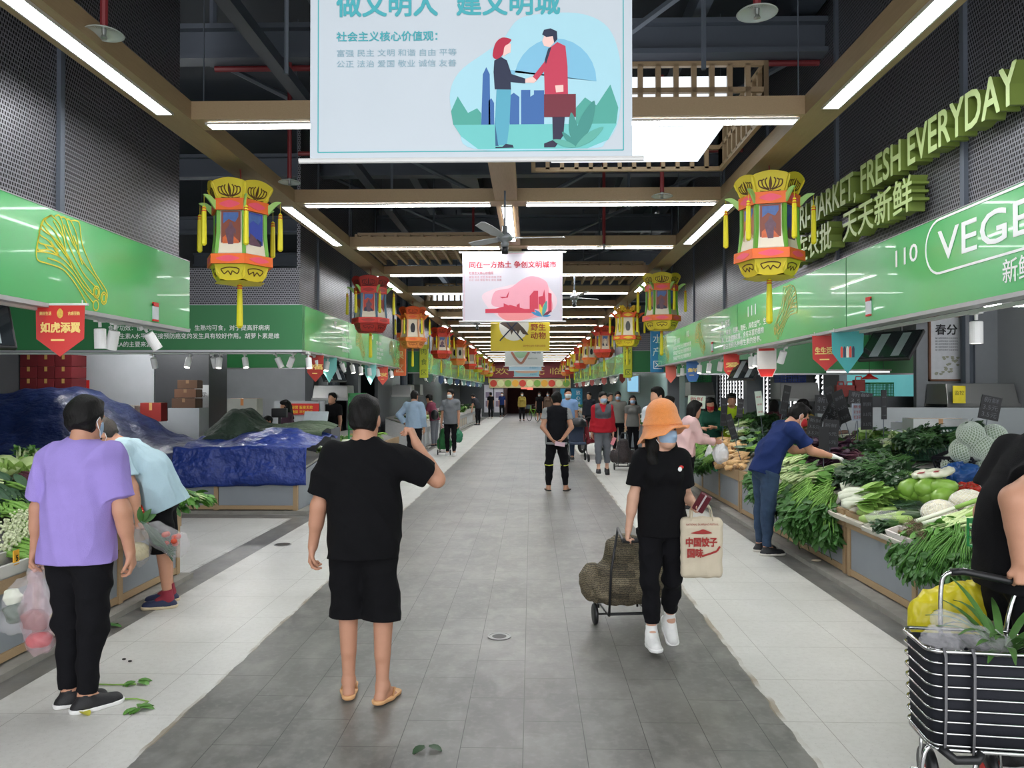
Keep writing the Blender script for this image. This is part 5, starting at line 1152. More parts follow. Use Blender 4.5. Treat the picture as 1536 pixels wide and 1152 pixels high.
for i, (a, b, lab) in enumerate(((3.4, 7.04, 'grey panelled counter with oak trim under the pak choi and gourds, nearest on the right'), (7.08, 10.6, 'grey panelled counter the navy T-shirt person leans over'), (10.64, 14.1, 'grey panelled counter under the bamboo shoots, beyond the leaning person'))):
    counter(lab, (FRX, b, 0), -PI / 2, b - a, RD)
counter('grey panelled counter with oak trim under the nearest left vegetables', (FL, 2.9, 0), PI / 2, 4.05, 1.7, .28)
counter('grey panelled counter facing the camera under the blue tarpaulin', (-9.0, 10.66, 0), 0, 5.74, 1.2, .1)
counter('aisle counter of the second left block beside the tarpaulin corner', (FL, 11.9, 0), PI / 2, 3.1, 1.0, .2)
counter('aisle counter of the second left block behind the light blue shirt', (FL, 15.1, 0), PI / 2, 3.4, 1.0, .25)
m_fr = [mat('front_pink', '#c98f92', .5, var=.4, scale=3, stretch=(8, 1, 1)), mat('front_white', '#c9cacb', .5), mat('front_sand', '#a99d8a', .5)]
for i in range(7):
    counter('far left counter with %s front, the %s in the far row' % (['white', 'striped pink', 'pale', 'sand', 'white', 'sand', 'pale'][i], ORD[i]), (FL, 23.1 + 3.8 * i, 0), PI / 2, 3.7, 1.2, .3, m_fr[[1, 0, 1, 2, 1, 2, 1][i]], m_alu, 'far left counters')
    counter('far right counter with grey panels, the %s in the far row' % ORD[i], (FRX, 26.8 + 3.8 * i, 0), -PI / 2, 3.7, 1.2, .3, None, None, 'far right counters')
def zR(x): return .60 + SL_R * (x - FRX - .04)
def zL(x): return .60 + .28 * (-x + FL - .04)
def rdeck(px, py, lift=0.):
    d = ray(px, py); t = (.60 - SL_R * (FRX + .04) + lift - CAMZ) / (d.z - SL_R * d.x); return Vector((d.x * t, d.y * t, CAMZ + d.z * t))
def ldeck(px, py, lift=0.):
    d = ray(px, py); t = (.60 + .28 * (FL - .04) + lift - CAMZ) / (d.z + .28 * d.x); return Vector((d.x * t, d.y * t, CAMZ + d.z * t))
# ---------------------------------------------------------------- partitions and fittings inside the stalls
def wallbox(nm, a, b, m): return struct(MB().b2(a, b).build(nm, m))
wallbox('wall_partition', (-9, 14.0, 0), (-6.95, 14.1, 2.9), m_wallw)
wallbox('wall_partition', (-6.95, 14.05, 0), (-5.95, 14.9, 2.9), mat('wall_cladding_dark', '#3d3f42', .5, .2, var=.1))
wallbox('wall_partition', (-9, 18.35, 0), (-4.9, 18.45, 2.25), m_wallw)
wallbox('wall_partition', (-5.3, 17.9, 0), (-5.1, 18.3, 2.3), m_walld)
wallbox('wall_partition', (-8.9, 30.0, 0), (-4.6, 30.1, 2.9), m_walld); wallbox('wall_partition', (-4.75, 23.2, 0), (-4.65, 50, 2.9), m_walld)
wallbox('wall_partition', (6.62, 13.4, 0), (8.0, 13.5, 6), mat('wall_paint_mid', '#767a7e', .8, var=.06))
wallbox('wall_partition', (4.42, 12.0, 0), (7.9, 12.12, 1.46), mat('partition_grey', '#8f9597', .5, var=.15, scale=3))
wallbox('wall_partition', (4.6, 23.2, 0), (4.7, 50, 2.9), mat('wall_far_right', '#7b8f8f', .6))
wallbox('wall_partition', (3.05, 17.25, 0), (3.3, 17.4, 2.3), m_walld)
for x, y in ((4.7, 16.9), (5.9, 17.0), (6.4, 20.5), (-4.4, 18.2), (6.9, 24)): wallbox('trim_column', (x, y, 0), (x + .28, y + .28, 2.9), mat('column_grey', '#62666b', .6))
def hood(label, x0, x1, y, z0, z1):
    t = thing('extractor_hood', label, 'hood', ((x0 + x1) / 2, y, z0)); w = (x1 - x0) / 2; d = .35; h_ = z1 - z0
    mb = MB(); mb.add([(-w, -d, 0), (w, -d, 0), (w, d, 0), (-w, d, 0), (-w * .96, -d * .7, h_), (w * .96, -d * .7, h_), (w * .96, d, h_), (-w * .96, d, h_)], [(3, 2, 1, 0), (4, 5, 6, 7), (0, 1, 5, 4), (1, 2, 6, 5), (2, 3, 7, 6), (3, 0, 4, 7)]); mb.build('shell', m_ss, t, bevel=.01)
    MB().b2((-w - .012, -d - .012, -.04), (w + .012, -d, .02)).b2((-w - .012, d, -.04), (w + .012, d + .012, .02)).build('lip', m_ss, t)
    MB().tube([(0, .1, h_ * .9), (0, .1, 6 - z0)], .11, 12).build('duct', m_duct, t)
hood('stainless hood by the grey wall under the framed print on the right', 6.75, 7.9, 13.0, 1.5, 1.84)
hood('stainless hood behind the blue crate on the right', 5.1, 5.9, 16.2, 1.55, 1.9)
hood('stainless hood near the louvred windows on the right', 4.0, 4.6, 19.8, 1.6, 1.95)
hood('stainless hood above the red and yellow sign in the left block', -4.95, -4.15, 17.6, 1.55, 1.85)
hood('stainless hood at the end of the second left block', -4.0, -3.45, 22.3, 1.6, 1.9)
hood('second stainless hood over the far left block corner', -4.4, -3.6, 25.2, 1.6, 1.95)
# openings on the right: louvred screens, curtains outside
m_louv = mat('louvre_dark', '#2a2628', .6); m_bright = mat('daylight_screen', '#e3dde6', .7, var=.03)
def louvre(label, y0, y1, z0, z1):
    t = thing('window_1' if y0 < 25 else 'window_2', label, 'window', (8.1, (y0 + y1) / 2, z0)); a = (y1 - y0) / 2 - .02; z1 -= .02; t['kind'] = 'structure'; fr = (Vector((0, 0, 0)), -Y_, Z_, -X_)
    n = int((y1 - y0) / .42)
    for i in range(n + 1):
        y = -a + 2 * a * i / n; pts = [(y - .03, 0)]
        k = int((z1 - z0) / .15)
        for j in range(k): pts += [(y + .02, j * .15), (y + .20, j * .15 + .12)]
        pts += [(y - .03, z1 - z0)]; MB().poly(pts, fr, -.02, .02).build('louvre_strip', m_louv, t)
louvre('louvred screen with dark saw-tooth strips, nearer one', 21.3, 24.6, .9, 2.6); louvre('louvred screen with dark saw-tooth strips, farther one', 26, 33.5, .9, 2.6)
def transl(n, c):
    m = mat(n, c, .7, var=.08); N = m.node_tree.nodes; L = m.node_tree.links; out = [x for x in N if x.type == 'OUTPUT_MATERIAL'][0]; b = N['Principled BSDF']
    t_ = N.new('ShaderNodeBsdfTranslucent'); t_.inputs[0].default_value = lin(c); mx = N.new('ShaderNodeMixShader'); mx.inputs[0].default_value = .5; L.new(b.outputs[0], mx.inputs[1]); L.new(t_.outputs[0], mx.inputs[2]); L.new(mx.outputs[0], out.inputs[0]); return m
def curtain(label, x, y0, y1, z0, z1, m, amp=.05, fr=5):
    n = 60; vs = []; fs = []
    for i in range(n + 1):
        y = y0 + (y1 - y0) * i / n
        for j in range(7): vs.append((x + amp * math.sin(fr * y) * (1 - j / 9) + .03 * math.sin(1.7 * y + j), y, z0 + (z1 - z0) * j / 6))
    for i in range(n):
        for j in range(6): fs.append((i * 7 + j, i * 7 + 7 + j, i * 7 + 8 + j, i * 7 + 1 + j))
    o = MB().add(vs, fs).build('sheet_curtain', m, None, True); md = o.modifiers.new('s', 'SOLIDIFY'); md.thickness = .01
    return tag(o, label, 'curtain')
curtain('turquoise sheet hanging outside the right window opening', 9.6, 15.5, 25, 0, 3.4, transl('sheet_turquoise', '#9cd2d2')); curtain('pink ribbed sheet beside the turquoise one outside the window', 9.2, 13, 16.6, 0, 3.4, transl('sheet_pink', '#c89a94'), .06, 22)
struct(MB().b2((8.2, 10, -.1), (14, 36, 0)).build('floor_yard', m_conc))
# framed print on the grey wall, notices
t = thing('framed_print', 'brown framed print with two large characters and a flower on the grey wall', 'picture', (7.12, 13.37, 2.45)); fr = fr_front((0, -.012, 0))
MB().box((0, 0, 0), (.56, .02, 1.06)).build('sheet', mat('print_paper', '#b9bcc0', .6), t)
MB().box((-.29, 0, 0), (.03, .05, 1.12)).box((.29, 0, 0), (.03, .05, 1.12)).box((0, 0, .545), (.61, .05, .03)).box((0, 0, -.545), (.61, .05, .03)).build('frame', mat('frame_brown', '#6a4630', .5), t)
mb = MB(); put_text(mb, '春分', -.2, .25, .19, fr, bold=.03); [put_text(mb, '春分者阴阳相半也故昼夜均', -.2, .16 - .05 * i, .032, fr) for i in range(5)]; mb.build('lettering', m_blackp, t)
mb = MB(); rg = random.Random(2)
for i in range(22): x, z = rg.uniform(-.2, .2), rg.uniform(-.45, -.15); mb.poly([(x + .03 * math.cos(a) * (1 + .4 * math.sin(3 * a)), z + .02 * math.sin(a)) for a in [k * PI / 4 for k in range(8)]], fr, .001, .0015 + .0001 * i)
mb.build('printed_flower', mat('print_flower', '#8a8c7a', .6, var=.5, scale=40), t)
for lab, p, w, h_, c, txt in (('yellow camera notice on the stainless hood', (6.86, 12.52, 1.66), .2, .28, '#d8c62c', '监控'), ('red notice on the pale wall of the left block', (-8.0, 18.33, 1.75), .28, .18, '#b03a44', '消防'), ('white paper notice on the dark column of the left block', (-6.05, 13.98, 1.62), .26, .42, '#cfd2d2', '告示')):
    t = thing('wall_notice', lab, 'notice', p); MB().box((0, 0, 0), (w, .012, h_)).build('sheet', mat('notice_' + c, c, .5), t); mb = MB(); put_text(mb, txt, -w * .38, 0, w * .38, fr_front((0, -.007, 0))); mb.build('lettering', m_blackp, t)
t = thing('fascia_banner', 'red and yellow banner reading bargain greens on the white partition of the left block', 'sign', (-5.0, 16.6, 1.33)); MB().box((0, 0, 0), (.78, .015, .24)).build('cloth', m_red, t); mb = MB(); put_text(mb, '诚信经营 童叟无欺', -.36, .01, .075, fr_front((0, -.009, 0)), bold=.02); put_text(mb, '新鲜蔬菜 平价供应', -.36, -.09, .075, fr_front((0, -.009, 0)), bold=.02); mb.build('lettering', mat('yellow_letters', '#f0d23c', .5), t)
wallbox('wall_partition', (-5.6, 16.62, 0), (-4.5, 16.7, 1.5), m_wallw)
# ---------------------------------------------------------------- tarpaulins
def tarp(label, x0, x1, yf, yb, hfun, zfront, m, nx=120, ny=44, seed=0, drop=True, amp=.04):
    g = np.random.RandomState(seed); W_ = [(g.normal(0, 1, 2), g.uniform(0, 6.3)) for _ in range(8)]
    def rg_(u, v, f): return sum(1 - 2.2 * abs(math.sin(f * (w[0] * u + w[1] * v) + p)) for w, p in W_[:4]) / 4
    def wr(u, v, f): return sum(math.sin(f * (w[0] * u + w[1] * v) + p + math.sin(2.1 * f * (w[1] * u - w[0] * v) * .4 + p)) for w, p in W_) / 4.
    vs = []; fs = []
    for i in range(nx + 1):
        x = x0 + (x1 - x0) * i / nx; drop_z = zfront + .05 * wr(x, 1.3, 1.6)
        for j in range(ny + 1):
            v = j / ny
            if v < .3:
                q = v / .3; z = drop_z + (hfun(x, yf + .05) - drop_z) * q; y = yf - .035 - (.035 * wr(x, 9 + z, 3.2) + .06 * rg_(x * 1.4, z * 1.2, 3.6)) * (1 - q * .5) + .05 * q * q
            else:
                q = (v - .3) / .7; y = yf + .05 + (yb - yf - .05) * q; z = hfun(x, y)
            vs.append((x + .02 * wr(z, y, 3), y, z + amp * wr(x, y, 3.4) * min(1, max(0, v - .1) * 3) + amp * .5 * wr(x, y + 3, 8) + amp * 1.2 * rg_(x, y, 3.4) * min(1, max(0, v - .2) * 4)))
    for i in range(nx):
        for j in range(ny): a = i * (ny + 1) + j; fs.append((a, a + ny + 1, a + ny + 2, a + 1))
    o = MB().add(vs, fs).build('tarpaulin', m, None, True); md = o.modifiers.new('s', 'SOLIDIFY'); md.thickness = .006; md.offset = 1
    return tag(o, label, 'tarpaulin')
m_tarpd = mat('tarp_blue_shaded', '#132350', .42, var=.2, scale=5, bump=.9, bscale=5, bdist=.06); m_tarpb = mat('tarp_blue', '#1d3580', .40, var=.2, scale=5, bump=1., bscale=5, bdist=.08); m_tarpg = mat('tarp_green', '#2c3d30', .7, var=.3, scale=7, bump=1., bscale=7, bdist=.07)  # one blue sheet: the heap's shade is put into the darker blue
sm = lambda e0, e1, x: (lambda q: q * q * (3 - 2 * q))(min(1, max(0, (x - e0) / (e1 - e0))))
tarp('shaded blue tarpaulin over the high heap on the left stall', -8.95, -4.9, 10.62, 12.9, lambda x, y: .80 + .80 * (1 - sm(-7.6, -5.4, x)) * sm(10.6, 12.0, y) + .1 * sm(10.6, 11.3, y) + .05 * math.sin(2.3 * x), .55, m_tarpd, seed=2)
tarp('blue tarpaulin draped over the stall corner facing the camera', -5.0, -3.12, 10.60, 12.4, lambda x, y: .93 + .14 * sm(10.6, 11.4, y) + .07 * math.sin(3.1 * x + 1) * sm(10.6, 11, y), .42, m_tarpb, seed=5, amp=.035)
tarp('dark green tarpaulin heap on top of the blue one', -5.0, -3.95, 11.45, 12.6, lambda x, y: 1.06 + .36 * math.exp(-((x + 4.55) / .36) ** 2) * sm(11.4, 11.75, y) + .06 * math.sin(9 * x), .97, m_tarpg, 50, 30, 7, amp=.05)
tarp('olive green tarpaulin lying flat right of the heap', -4.1, -3.15, 11.5, 12.6, lambda x, y: 1.09 + .10 * sm(11.4, 11.9, y) * (1 - .6 * sm(-3.5, -3.1, x)), .95, mat('tarp_olive', '#3c4f38', .7, var=.3, scale=7, bump=1., bscale=8, bdist=.06), 50, 30, 9, amp=.03)
# boxes and goods inside the left block
def carton(label, p, d, c, rz=0, grp=None, tape='#b9a27a', lid=False):
    t = thing('carton', label, 'box', p, rz, grp); MB().box((0, 0, d[2] / 2), d).build('body', mat('carton_' + c, c, .75, var=.12, scale=5), t, bevel=.004)
    MB().box((0, 0, d[2] + .0012), (d[0] * .98, .05, .002)).box((0, -d[1] / 2 - .0012, d[2] * .8), (.05, .002, d[2] * .4)).build('tape', mat('tape_' + tape, tape, .4), t); return t
k = 0; rg = random.Random(8)
wallbox('trim_shelf', (-8.95, 13.2, 0), (-7.9, 13.95, 1.1), m_walld)
for r in range(6):
    for c in range(3): carton('dark red carton at the left wall, row %d from bottom, %s column' % (r + 1, ['left', 'middle', 'right'][c]), (-8.82 + .31 * c, 13.5, 1.1 + .21 * r), (.30, .45, .205), '#6e1a20' if (r + c) % 2 else '#7a2026', 0, 'dark red cartons in a stack', '#c9a05a')
wallbox('trim_shelf', (-7.6, 13.35, 0), (-6.3, 13.9, 1.18), m_wallw)
carton('red gift carton beside the white box behind the shaded tarpaulin', (-6.75, 13.6, 1.18), (.36, .3, .33), '#9c2f2a', .1, None, '#d8a86a'); carton('pale carton leaning open left of the red gift carton', (-7.2, 13.6, 1.18), (.45, .35, .28), '#a9a89c', -.12)
wallbox('trim_shelf', (-6.35, 13.3, 0), (-5.8, 13.7, 1.42), m_wallw)
for i, (x, z, c) in enumerate(((-6.1, 1.42, '#5a4030'), (-6.08, 1.60, '#6b4a36'), (-6.05, 1.76, '#5f4431'))): carton('brown carton %s of the stack on the white cabinet' % ['lowest', 'in the middle', 'topmost'][i], (x, 13.5, z), (.42 - .04 * i, .3, .15 if i else .17), c, .05 * i, 'brown cartons on the cabinet', '#8a6a4a')
for i in range(2): carton('white foam box with orange tape, %s one behind the green tarpaulin' % ['lower', 'upper'][i], (-4.95, 13.2, .98 + .31 * i if i else .98), (.5, .36, .30), '#c9c7bd', .06 * i, 'white foam boxes with tape', '#e08a3a')
wallbox('trim_shelf', (-5.25, 12.95, 0), (-4.4, 13.5, .98), m_walld)
t = thing('red_paper_charm', 'red paper charm with a gold figure on the white wall', 'decoration', (-8.28, 13.97, 1.72)); MB().box((0, 0, 0), (.28, .012, .4)).build('sheet', m_red, t); mb = MB(); put_text(mb, '福', -.1, -.09, .2, fr_front((0, -.007, 0)), bold=.03); mb.build('lettering', m_gold, t)
t = thing('weighing_screen', 'pale tilted screen on the left counter by the green tarpaulin', 'screen', (-3.75, 13.3, 1.12)); MB().box((0, 0, .12), (.42, .03, .27), Euler((-.5, 0, 0)).to_matrix()).build('display', mat('screen_pale', '#cfd8dd', .3), t, bevel=.01); MB().box((0, .04, -.02), (.2, .16, .04)).tube([(0, .04, 0), (0, .03, .1)], .03, 8).build('foot', m_whitep, t)
wallbox('trim_shelf', (-4.2, 13.0, 0), (-3.4, 13.6, 1.08), m_walld)
t = thing('card_terminal', 'black scale display on a post in front of the white foam boxes', 'scale display', (-4.35, 13.2, .98)); MB().box((0, 0, .36), (.26, .1, .16)).build('head', m_blackp, t, bevel=.01); MB().tube([(0, 0, .0), (0, 0, .3)], .025, 8).box((0, 0, .01), (.16, .16, .02)).build('post', m_blackp, t)
t = thing('notice_stand', 'green framed notice stand beside the black T-shirt head', 'notice stand', (-3.42, 15.05, 0)); MB().b2((-.18, -.02, .0), (-.15, .02, 1.66)).b2((.15, -.02, 0), (.18, .02, 1.66)).b2((-.18, -.02, 1.62), (.18, .02, 1.68)).b2((-.18, -.02, .95), (.18, .02, .98)).build('frame', mat('stand_green', '#2f8a4a', .4), t); MB().b2((-.15, -.012, 1.1), (.15, -.004, 1.48)).build('sheet', mat('paper_white', '#d9dcdc', .6), t); MB().b2((-.15, -.014, 1.5), (.15, -.004, 1.62)).build('header', m_greend, t)
# ---------------------------------------------------------------- vegetables
def veg(n, c, **k): return mat('veg_' + n, c, k.pop('rough', .5), var=k.pop('var', .3), scale=k.pop('scale', 22), **k)
v_dark = veg('leaf_dark', '#3c6a2c'); v_mid = veg('leaf_mid', '#5a8f3a'); v_light = veg('leaf_light', '#8fb558'); v_deep = veg('leaf_deep', '#2b4a2a'); v_purple = veg('leaf_purple', '#4c2f44', var=.4); v_blue = veg('leaf_bluegreen', '#47674c')
v_stalk = veg('stalk_pale', '#c9dba0', var=.15); v_white = veg('stalk_white', '#e6ebd6', var=.06); v_green = veg('stalk_green', '#7fae4e', var=.2); v_stp = veg('stalk_purple', '#6a3a4a', var=.3); v_bud = veg('bud', '#cfd8b0', var=.2); v_root = veg('root_brown', '#7a6a52', var=.4)
def leaf(mb, p, d, up, L, Wd, curl=.6, n=4, wave=.0, tip=.15):
    d = d.normalized(); s = d.cross(up); s = s.normalized() if s.length > 1e-4 else d.orthogonal(); up = s.cross(d).normalized(); vs = []; q = p.copy(); dd = d.copy()
    for i in range(n + 1):
        t = i / n; w = Wd * (math.sin(PI * min(1, (t * .92 + .06))) ** .75 if i < n else tip); f = up * (.18 * Wd)
        vs += [q - s * w + f, q - up * .02 * Wd, q + s * w + f * (1 + wave)]
        up2 = up; dd = (dd - up * curl / n).normalized(); up = s.cross(dd).normalized(); q = q + dd * L / n
    mb.add(vs, [f for i in range(n) for f in ((i * 3, i * 3 + 1, i * 3 + 4, i * 3 + 3), (i * 3 + 1, i * 3 + 2, i * 3 + 5, i * 3 + 4))])
def rv(g, s=1.): return Vector((g.gauss(0, s), g.gauss(0, s), g.gauss(0, s)))
def bunch(name, cat, n=26, L=.34, stalk=.5, sw=.006, lw=.035, ll=.12, spread=.22, ml=None, ms=None, curl=.8, thick=.05, seed=0, per=1, bulb=0., tie=False):
    """stems lying along +x, leaves toward the far end"""
    def make():
        g = random.Random(seed); t = thing(name, '', cat); a = MB(); b = MB()
        for i in range(n):
            y0, z0 = g.uniform(-1, 1) * thick, g.uniform(0, 1) * thick * 1.2 + sw; o = Vector((g.uniform(0, .03), y0, z0)); d = Vector((1, y0 / thick * spread + g.gauss(0, spread * .3), g.uniform(-.02, .25) * spread * 2)).normalized()
            e = o + d * L * stalk * g.uniform(.8, 1.15); m = (o + e) / 2 + Vector((0, 0, .01))
            a.tube([o, o + d * .04, m, e], [sw * (1 + bulb * .5), sw * (1 + bulb), sw, sw * .5], 5)
            for k in range(per):
                q = o + (e - o) * (1 - .45 * k / max(1, per)); dv = (d + rv(g, .22 + .2 * (per > 2))).normalized(); leaf(b, q, dv, Vector((0, g.gauss(0, .4), 1)), ll * g.uniform(.75, 1.25), lw * g.uniform(.7, 1.2), curl * g.uniform(.3, 1.3), 4, g.uniform(-.3, .3))
        b.build('leaves', ml, t, True); a.build('stalks', ms, t, True)
        if tie: MB().tube([(L * .15, thick * 1.05 * math.cos(q), thick * .6 + thick * .75 * math.sin(q)) for q in [k * PI / 5 for k in range(11)]], .004, 5, False).build('tie', m_red, t)
        return t
    return Proto(make)
def solid(name, cat, prof, m, n=12, stem=None, bend=0., axis='x', extra=None):
    def make():
        t = thing(name, '', cat); mb = MB(); Rm = Matrix.Rotation(PI / 2, 3, 'Y') if axis == 'x' else None
        mb.lathe(prof, (0, 0, 0), n, Rm)
        if bend: mb.v = [(v[0], v[1] + bend * v[0] * v[0], v[2]) for v in mb.v]
        mb.build('flesh', m, t, True)
        if stem: MB().tube(stem[0], stem[1], 6).build('stem', stem[2], t, True)
        if extra: extra(t)
        return t
    return Proto(make)
B_water = bunch('leafy_bunch', 'leafy greens', 36, .42, .6, .005, .025, .11, .38, v_dark, v_green, .9, .06, 1, 4)
B_choy = bunch('choy_sum_bunch', 'choy sum', 16, .34, .55, .011, .040, .14, .22, v_mid, v_stalk, .8, .055, 2, 2, .2)
B_pak = bunch('pak_choi', 'pak choi', 9, .32, .55, .018, .042, .15, .13, v_light, v_white, .4, .035, 3, 2, .7)
B_herb = bunch('herb_bunch', 'herbs', 50, .34, .6, .0035, .018, .06, .5, v_deep, v_dark, .7, .07, 4, 5)
B_purp = bunch('amaranth_bunch', 'amaranth', 26, .32, .5, .005, .032, .10, .4, v_purple, v_stp, .9, .06, 5, 3)
B_lett = bunch('lettuce', 'lettuce', 14, .34, .25, .014, .055, .24, .22, v_light, v_stalk, .5, .045, 6, 1)
B_chive = bunch('chive_bundle', 'chives', 60, .34, .95, .0028, .003, .10, .10, v_blue, v_dark, .3, .03, 7, 1)
B_scal = bunch('scallion_bundle', 'scallions', 26, .5, .8, .005, .006, .25, .06, v_mid, v_white, .3, .035, 8, 1, .4)
B_cress = bunch('watercress_bunch', 'watercress', 46, .36, .8, .0035, .019, .045, .40, v_dark, v_mid, .7, .06, 9, 7)
B_kale = bunch('gai_lan_bunch', 'gai lan', 16, .34, .5, .010, .05, .16, .25, v_blue, v_green, .8, .05, 10, 2)
B_pst = bunch('purple_choy_sum', 'purple choy sum', 22, .32, .8, .008, .02, .07, .15, v_dark, v_stp, .6, .05, 11, 1)
B_cel = bunch('celery_bunch', 'celery', 18, .44, .75, .010, .024, .07, .12, v_mid, v_stalk, .6, .05, 12, 3)
def buds(name, seed):
    base = bunch(name, 'flowering greens', 18, .30, .7, .007, .03, .10, .22, v_dark, v_green, .8, .05, seed, 1)
    fn = base.fn
    def make():
        t = fn(); g = random.Random(seed); mb = MB()
        for i in range(70): mb.ball((g.uniform(-.02, .05), g.gauss(0, .045), .03 + g.uniform(0, .07)), g.uniform(.007, .012), 6, 4)
        mb.build('buds', v_bud, t, True); return t
    base.fn = make; return base
B_bud = buds('flowering_greens', 13)
gour = solid('bottle_gourd', 'gourd', [(0, -.10), (.035, -.097), (.06, -.07), (.068, -.02), (.062, .04), (.045, .085), (.02, .108), (0, .112)], veg('gourd', '#82ab45', rough=.32, var=.12, scale=6), 14, ([(.11, 0, 0), (.14, .01, .005)], .007, v_root))
cuc = solid('cucumber', 'cucumber', [(0, -.16), (.016, -.155), (.024, -.12), (.025, .1), (.018, .15), (0, .16)], veg('cucumber', '#2f4a26', var=.4, scale=40, bump=.3), 10, None, .5)
cucl = solid('pale_cucumber', 'cucumber', [(0, -.13), (.02, -.125), (.031, -.09), (.032, .08), (.022, .12), (0, .13)], veg('cucumber_pale', '#9dbb66', var=.2, scale=30), 10, None, .3)
shoot = solid('bamboo_shoot', 'bamboo shoot', [(0, -.085), (.030, -.08), (.036, -.05), (.034, .0), (.024, .06), (.008, .11), (0, .118)], veg('shoot', '#d2ab78', var=.3, scale=9, stretch=(3, 1, 1)), 10, ([(-.085, 0, 0), (-.072, 0, 0)], .030, veg('shoot_base', '#8a6a4a', var=.5, scale=40)))
yam = solid('yam', 'yam', [(0, -.13), (.02, -.12), (.034, -.05), (.032, .05), (.018, .11), (0, .13)], veg('yam', '#6b5140', var=.4, scale=14, bump=.4), 9, None, .6)
taro = solid('taro', 'taro', [(0, -.06), (.03, -.05), (.046, 0), (.034, .05), (0, .065)], veg('taro', '#463634', var=.5, scale=25, bump=.6), 9)
pota = solid('potato', 'potato', [(0, -.05), (.028, -.042), (.038, 0), (.028, .042), (0, .05)], veg('potato', '#b59d72', var=.2, scale=18), 9)
toma = solid('tomato', 'tomato', [(0, -.028), (.022, -.025), (.033, -.005), (.030, .018), (.012, .027), (0, .024)], veg('tomato', '#b92f22', rough=.25, var=.1), 10, ([(0, 0, .022), (.004, 0, .032)], .003, v_dark), 0, 'z')
cabb = None
def mk_cabbage():
    t = thing('cabbage', '', 'cabbage'); F = Field((-.14, -.14, -.12), (.14, .14, .12), .008); F.ell((0, 0, 0), (.105, .105, .085), None, .02); F.noise(.004, 40, 3, ridge=True); F.mesh('head', veg('cabbage', '#b8cf8e', var=.15), t)
    mb = MB(); g = random.Random(3)
    for i in range(7): a = i * .9; leaf(mb, Vector((.03 * math.cos(a), .03 * math.sin(a), -.08)), Vector((math.cos(a), math.sin(a), .5)), Vector((-math.cos(a), -math.sin(a), .8)), .17, .075, -.9, 5)
    mb.build('outer_leaves', v_light, t, True); return t
cabb = Proto(mk_cabbage)
def mk_cauli():
    t = thing('netted_cauliflower', '', 'cauliflower'); F = Field((-.15, -.15, -.1), (.15, .15, .14), .0065); F.ell((0, 0, 0), (.115, .115, .075), None, .02); g = random.Random(9)
    for i in range(60):
        a, b = g.uniform(0, 2 * PI), g.uniform(.05, 1.3); F.ell((.105 * math.sin(b) * math.cos(a), .105 * math.sin(b) * math.sin(a), .07 * math.cos(b)), [.018] * 3, None, .008)
    F.mesh('curd', veg('cauliflower', '#e2ddc6', var=.08, scale=60), t); net = MB()
    for k in range(20):
        for s in (-1, 1): net.tube([((.122 * math.sin(b)) * math.cos(a0 + s * b * .9), (.122 * math.sin(b)) * math.sin(a0 + s * b * .9), .086 * math.cos(b)) for b in [.1 + .13 * j for j in range(15)] for a0 in (k * PI / 10,)], .0016, 4, False)
    net.build('foam_net', mat('foam_net', '#eeeee8', .8), t); return t
cauli = Proto(mk_cauli)
def mk_melon():
    t = thing('netted_melon', '', 'melon'); MB().ball((0, 0, 0), (.095, .095, .10), 20, 14).build('rind', veg('melon', '#8fa389', var=.15, scale=12), t, True); net = MB()
    for k in range(24):
        for s in (-1, 1): net.tube([((.099 * math.sin(b)) * math.cos(k * PI / 12 + s * b * .8), (.099 * math.sin(b)) * math.sin(k * PI / 12 + s * b * .8), .104 * math.cos(b)) for b in [.12 + .145 * j for j in range(21)]], .0034, 4, False)
    net.build('foam_net', mat('foam_net_green', '#cbd6ca', .8), t); return t
melon = Proto(mk_melon)
def mk_leek():
    t = thing('leek', '', 'leek'); MB().tube([(0, 0, 0), (.15, 0, .004), (.3, .005, .006)], [.017, .015, .015], 9).build('white_shank', v_white, t, True); MB().tube([(.3, .005, .006), (.5, .012, .008), (.62, .02, .01)], [.0155, .02, .014], 8).build('green_shank', v_light, t, True)
    mb = MB(); g = random.Random(2)
    for i in range(36): mb.tube([(0, 0, 0), (-.03 + g.gauss(0, .01), g.gauss(0, .022), g.gauss(0, .02)), (-.06 + g.gauss(0, .02), g.gauss(0, .04), -.01 + g.gauss(0, .03))], .0014, 3)
    mb.build('roots', v_root, t); mb = MB()
    for i in range(5): leaf(mb, Vector((.58, .015, .01)), Vector((1, g.gauss(0, .15), g.uniform(0, .2))), Z_, .3, .018, .4, 5)
    mb.build('leaves', v_mid, t, True); return t
leek = Proto(mk_leek)
def film(n, c, a=.32, rough=.25): return mat('film_' + n, c, rough, alpha=a, var=.05, bump=.3, bscale=30, spec=.6)
def mk_pack():
    t = thing('vegetable_pack', '', 'packed vegetables'); F = Field((-.2, -.11, -.03), (.2, .11, .1), .007)
    for i in range(5): F.ell((-.12 + .06 * i, .01 * (-1) ** i, .035), (.05, .085, .034), None, .02)
    F.noise(.004, 35, 5, ridge=True); F.mesh('pack_film', mat('pack_film', '#d9dcc4', .3, var=.12, scale=15), t)
    mb = MB(); mb.box((-.06, -.06, .066), (.05, .035, .004)).box((.07, -.05, .064), (.04, .03, .004)); mb.build('printed_mark', mat('pack_mark', '#b0474a', .5), t); return t
pack = Proto(mk_pack)
def tiltR(rz, extra=0.): return (Matrix.Rotation(-math.atan(SL_R) + extra, 3, 'Y') @ Matrix.Rotation(rz, 3, 'Z')).to_euler()
def tiltL(rz, extra=0.): return (Matrix.Rotation(math.atan(.28) - extra, 3, 'Y') @ Matrix.Rotation(rz, 3, 'Z')).to_euler()
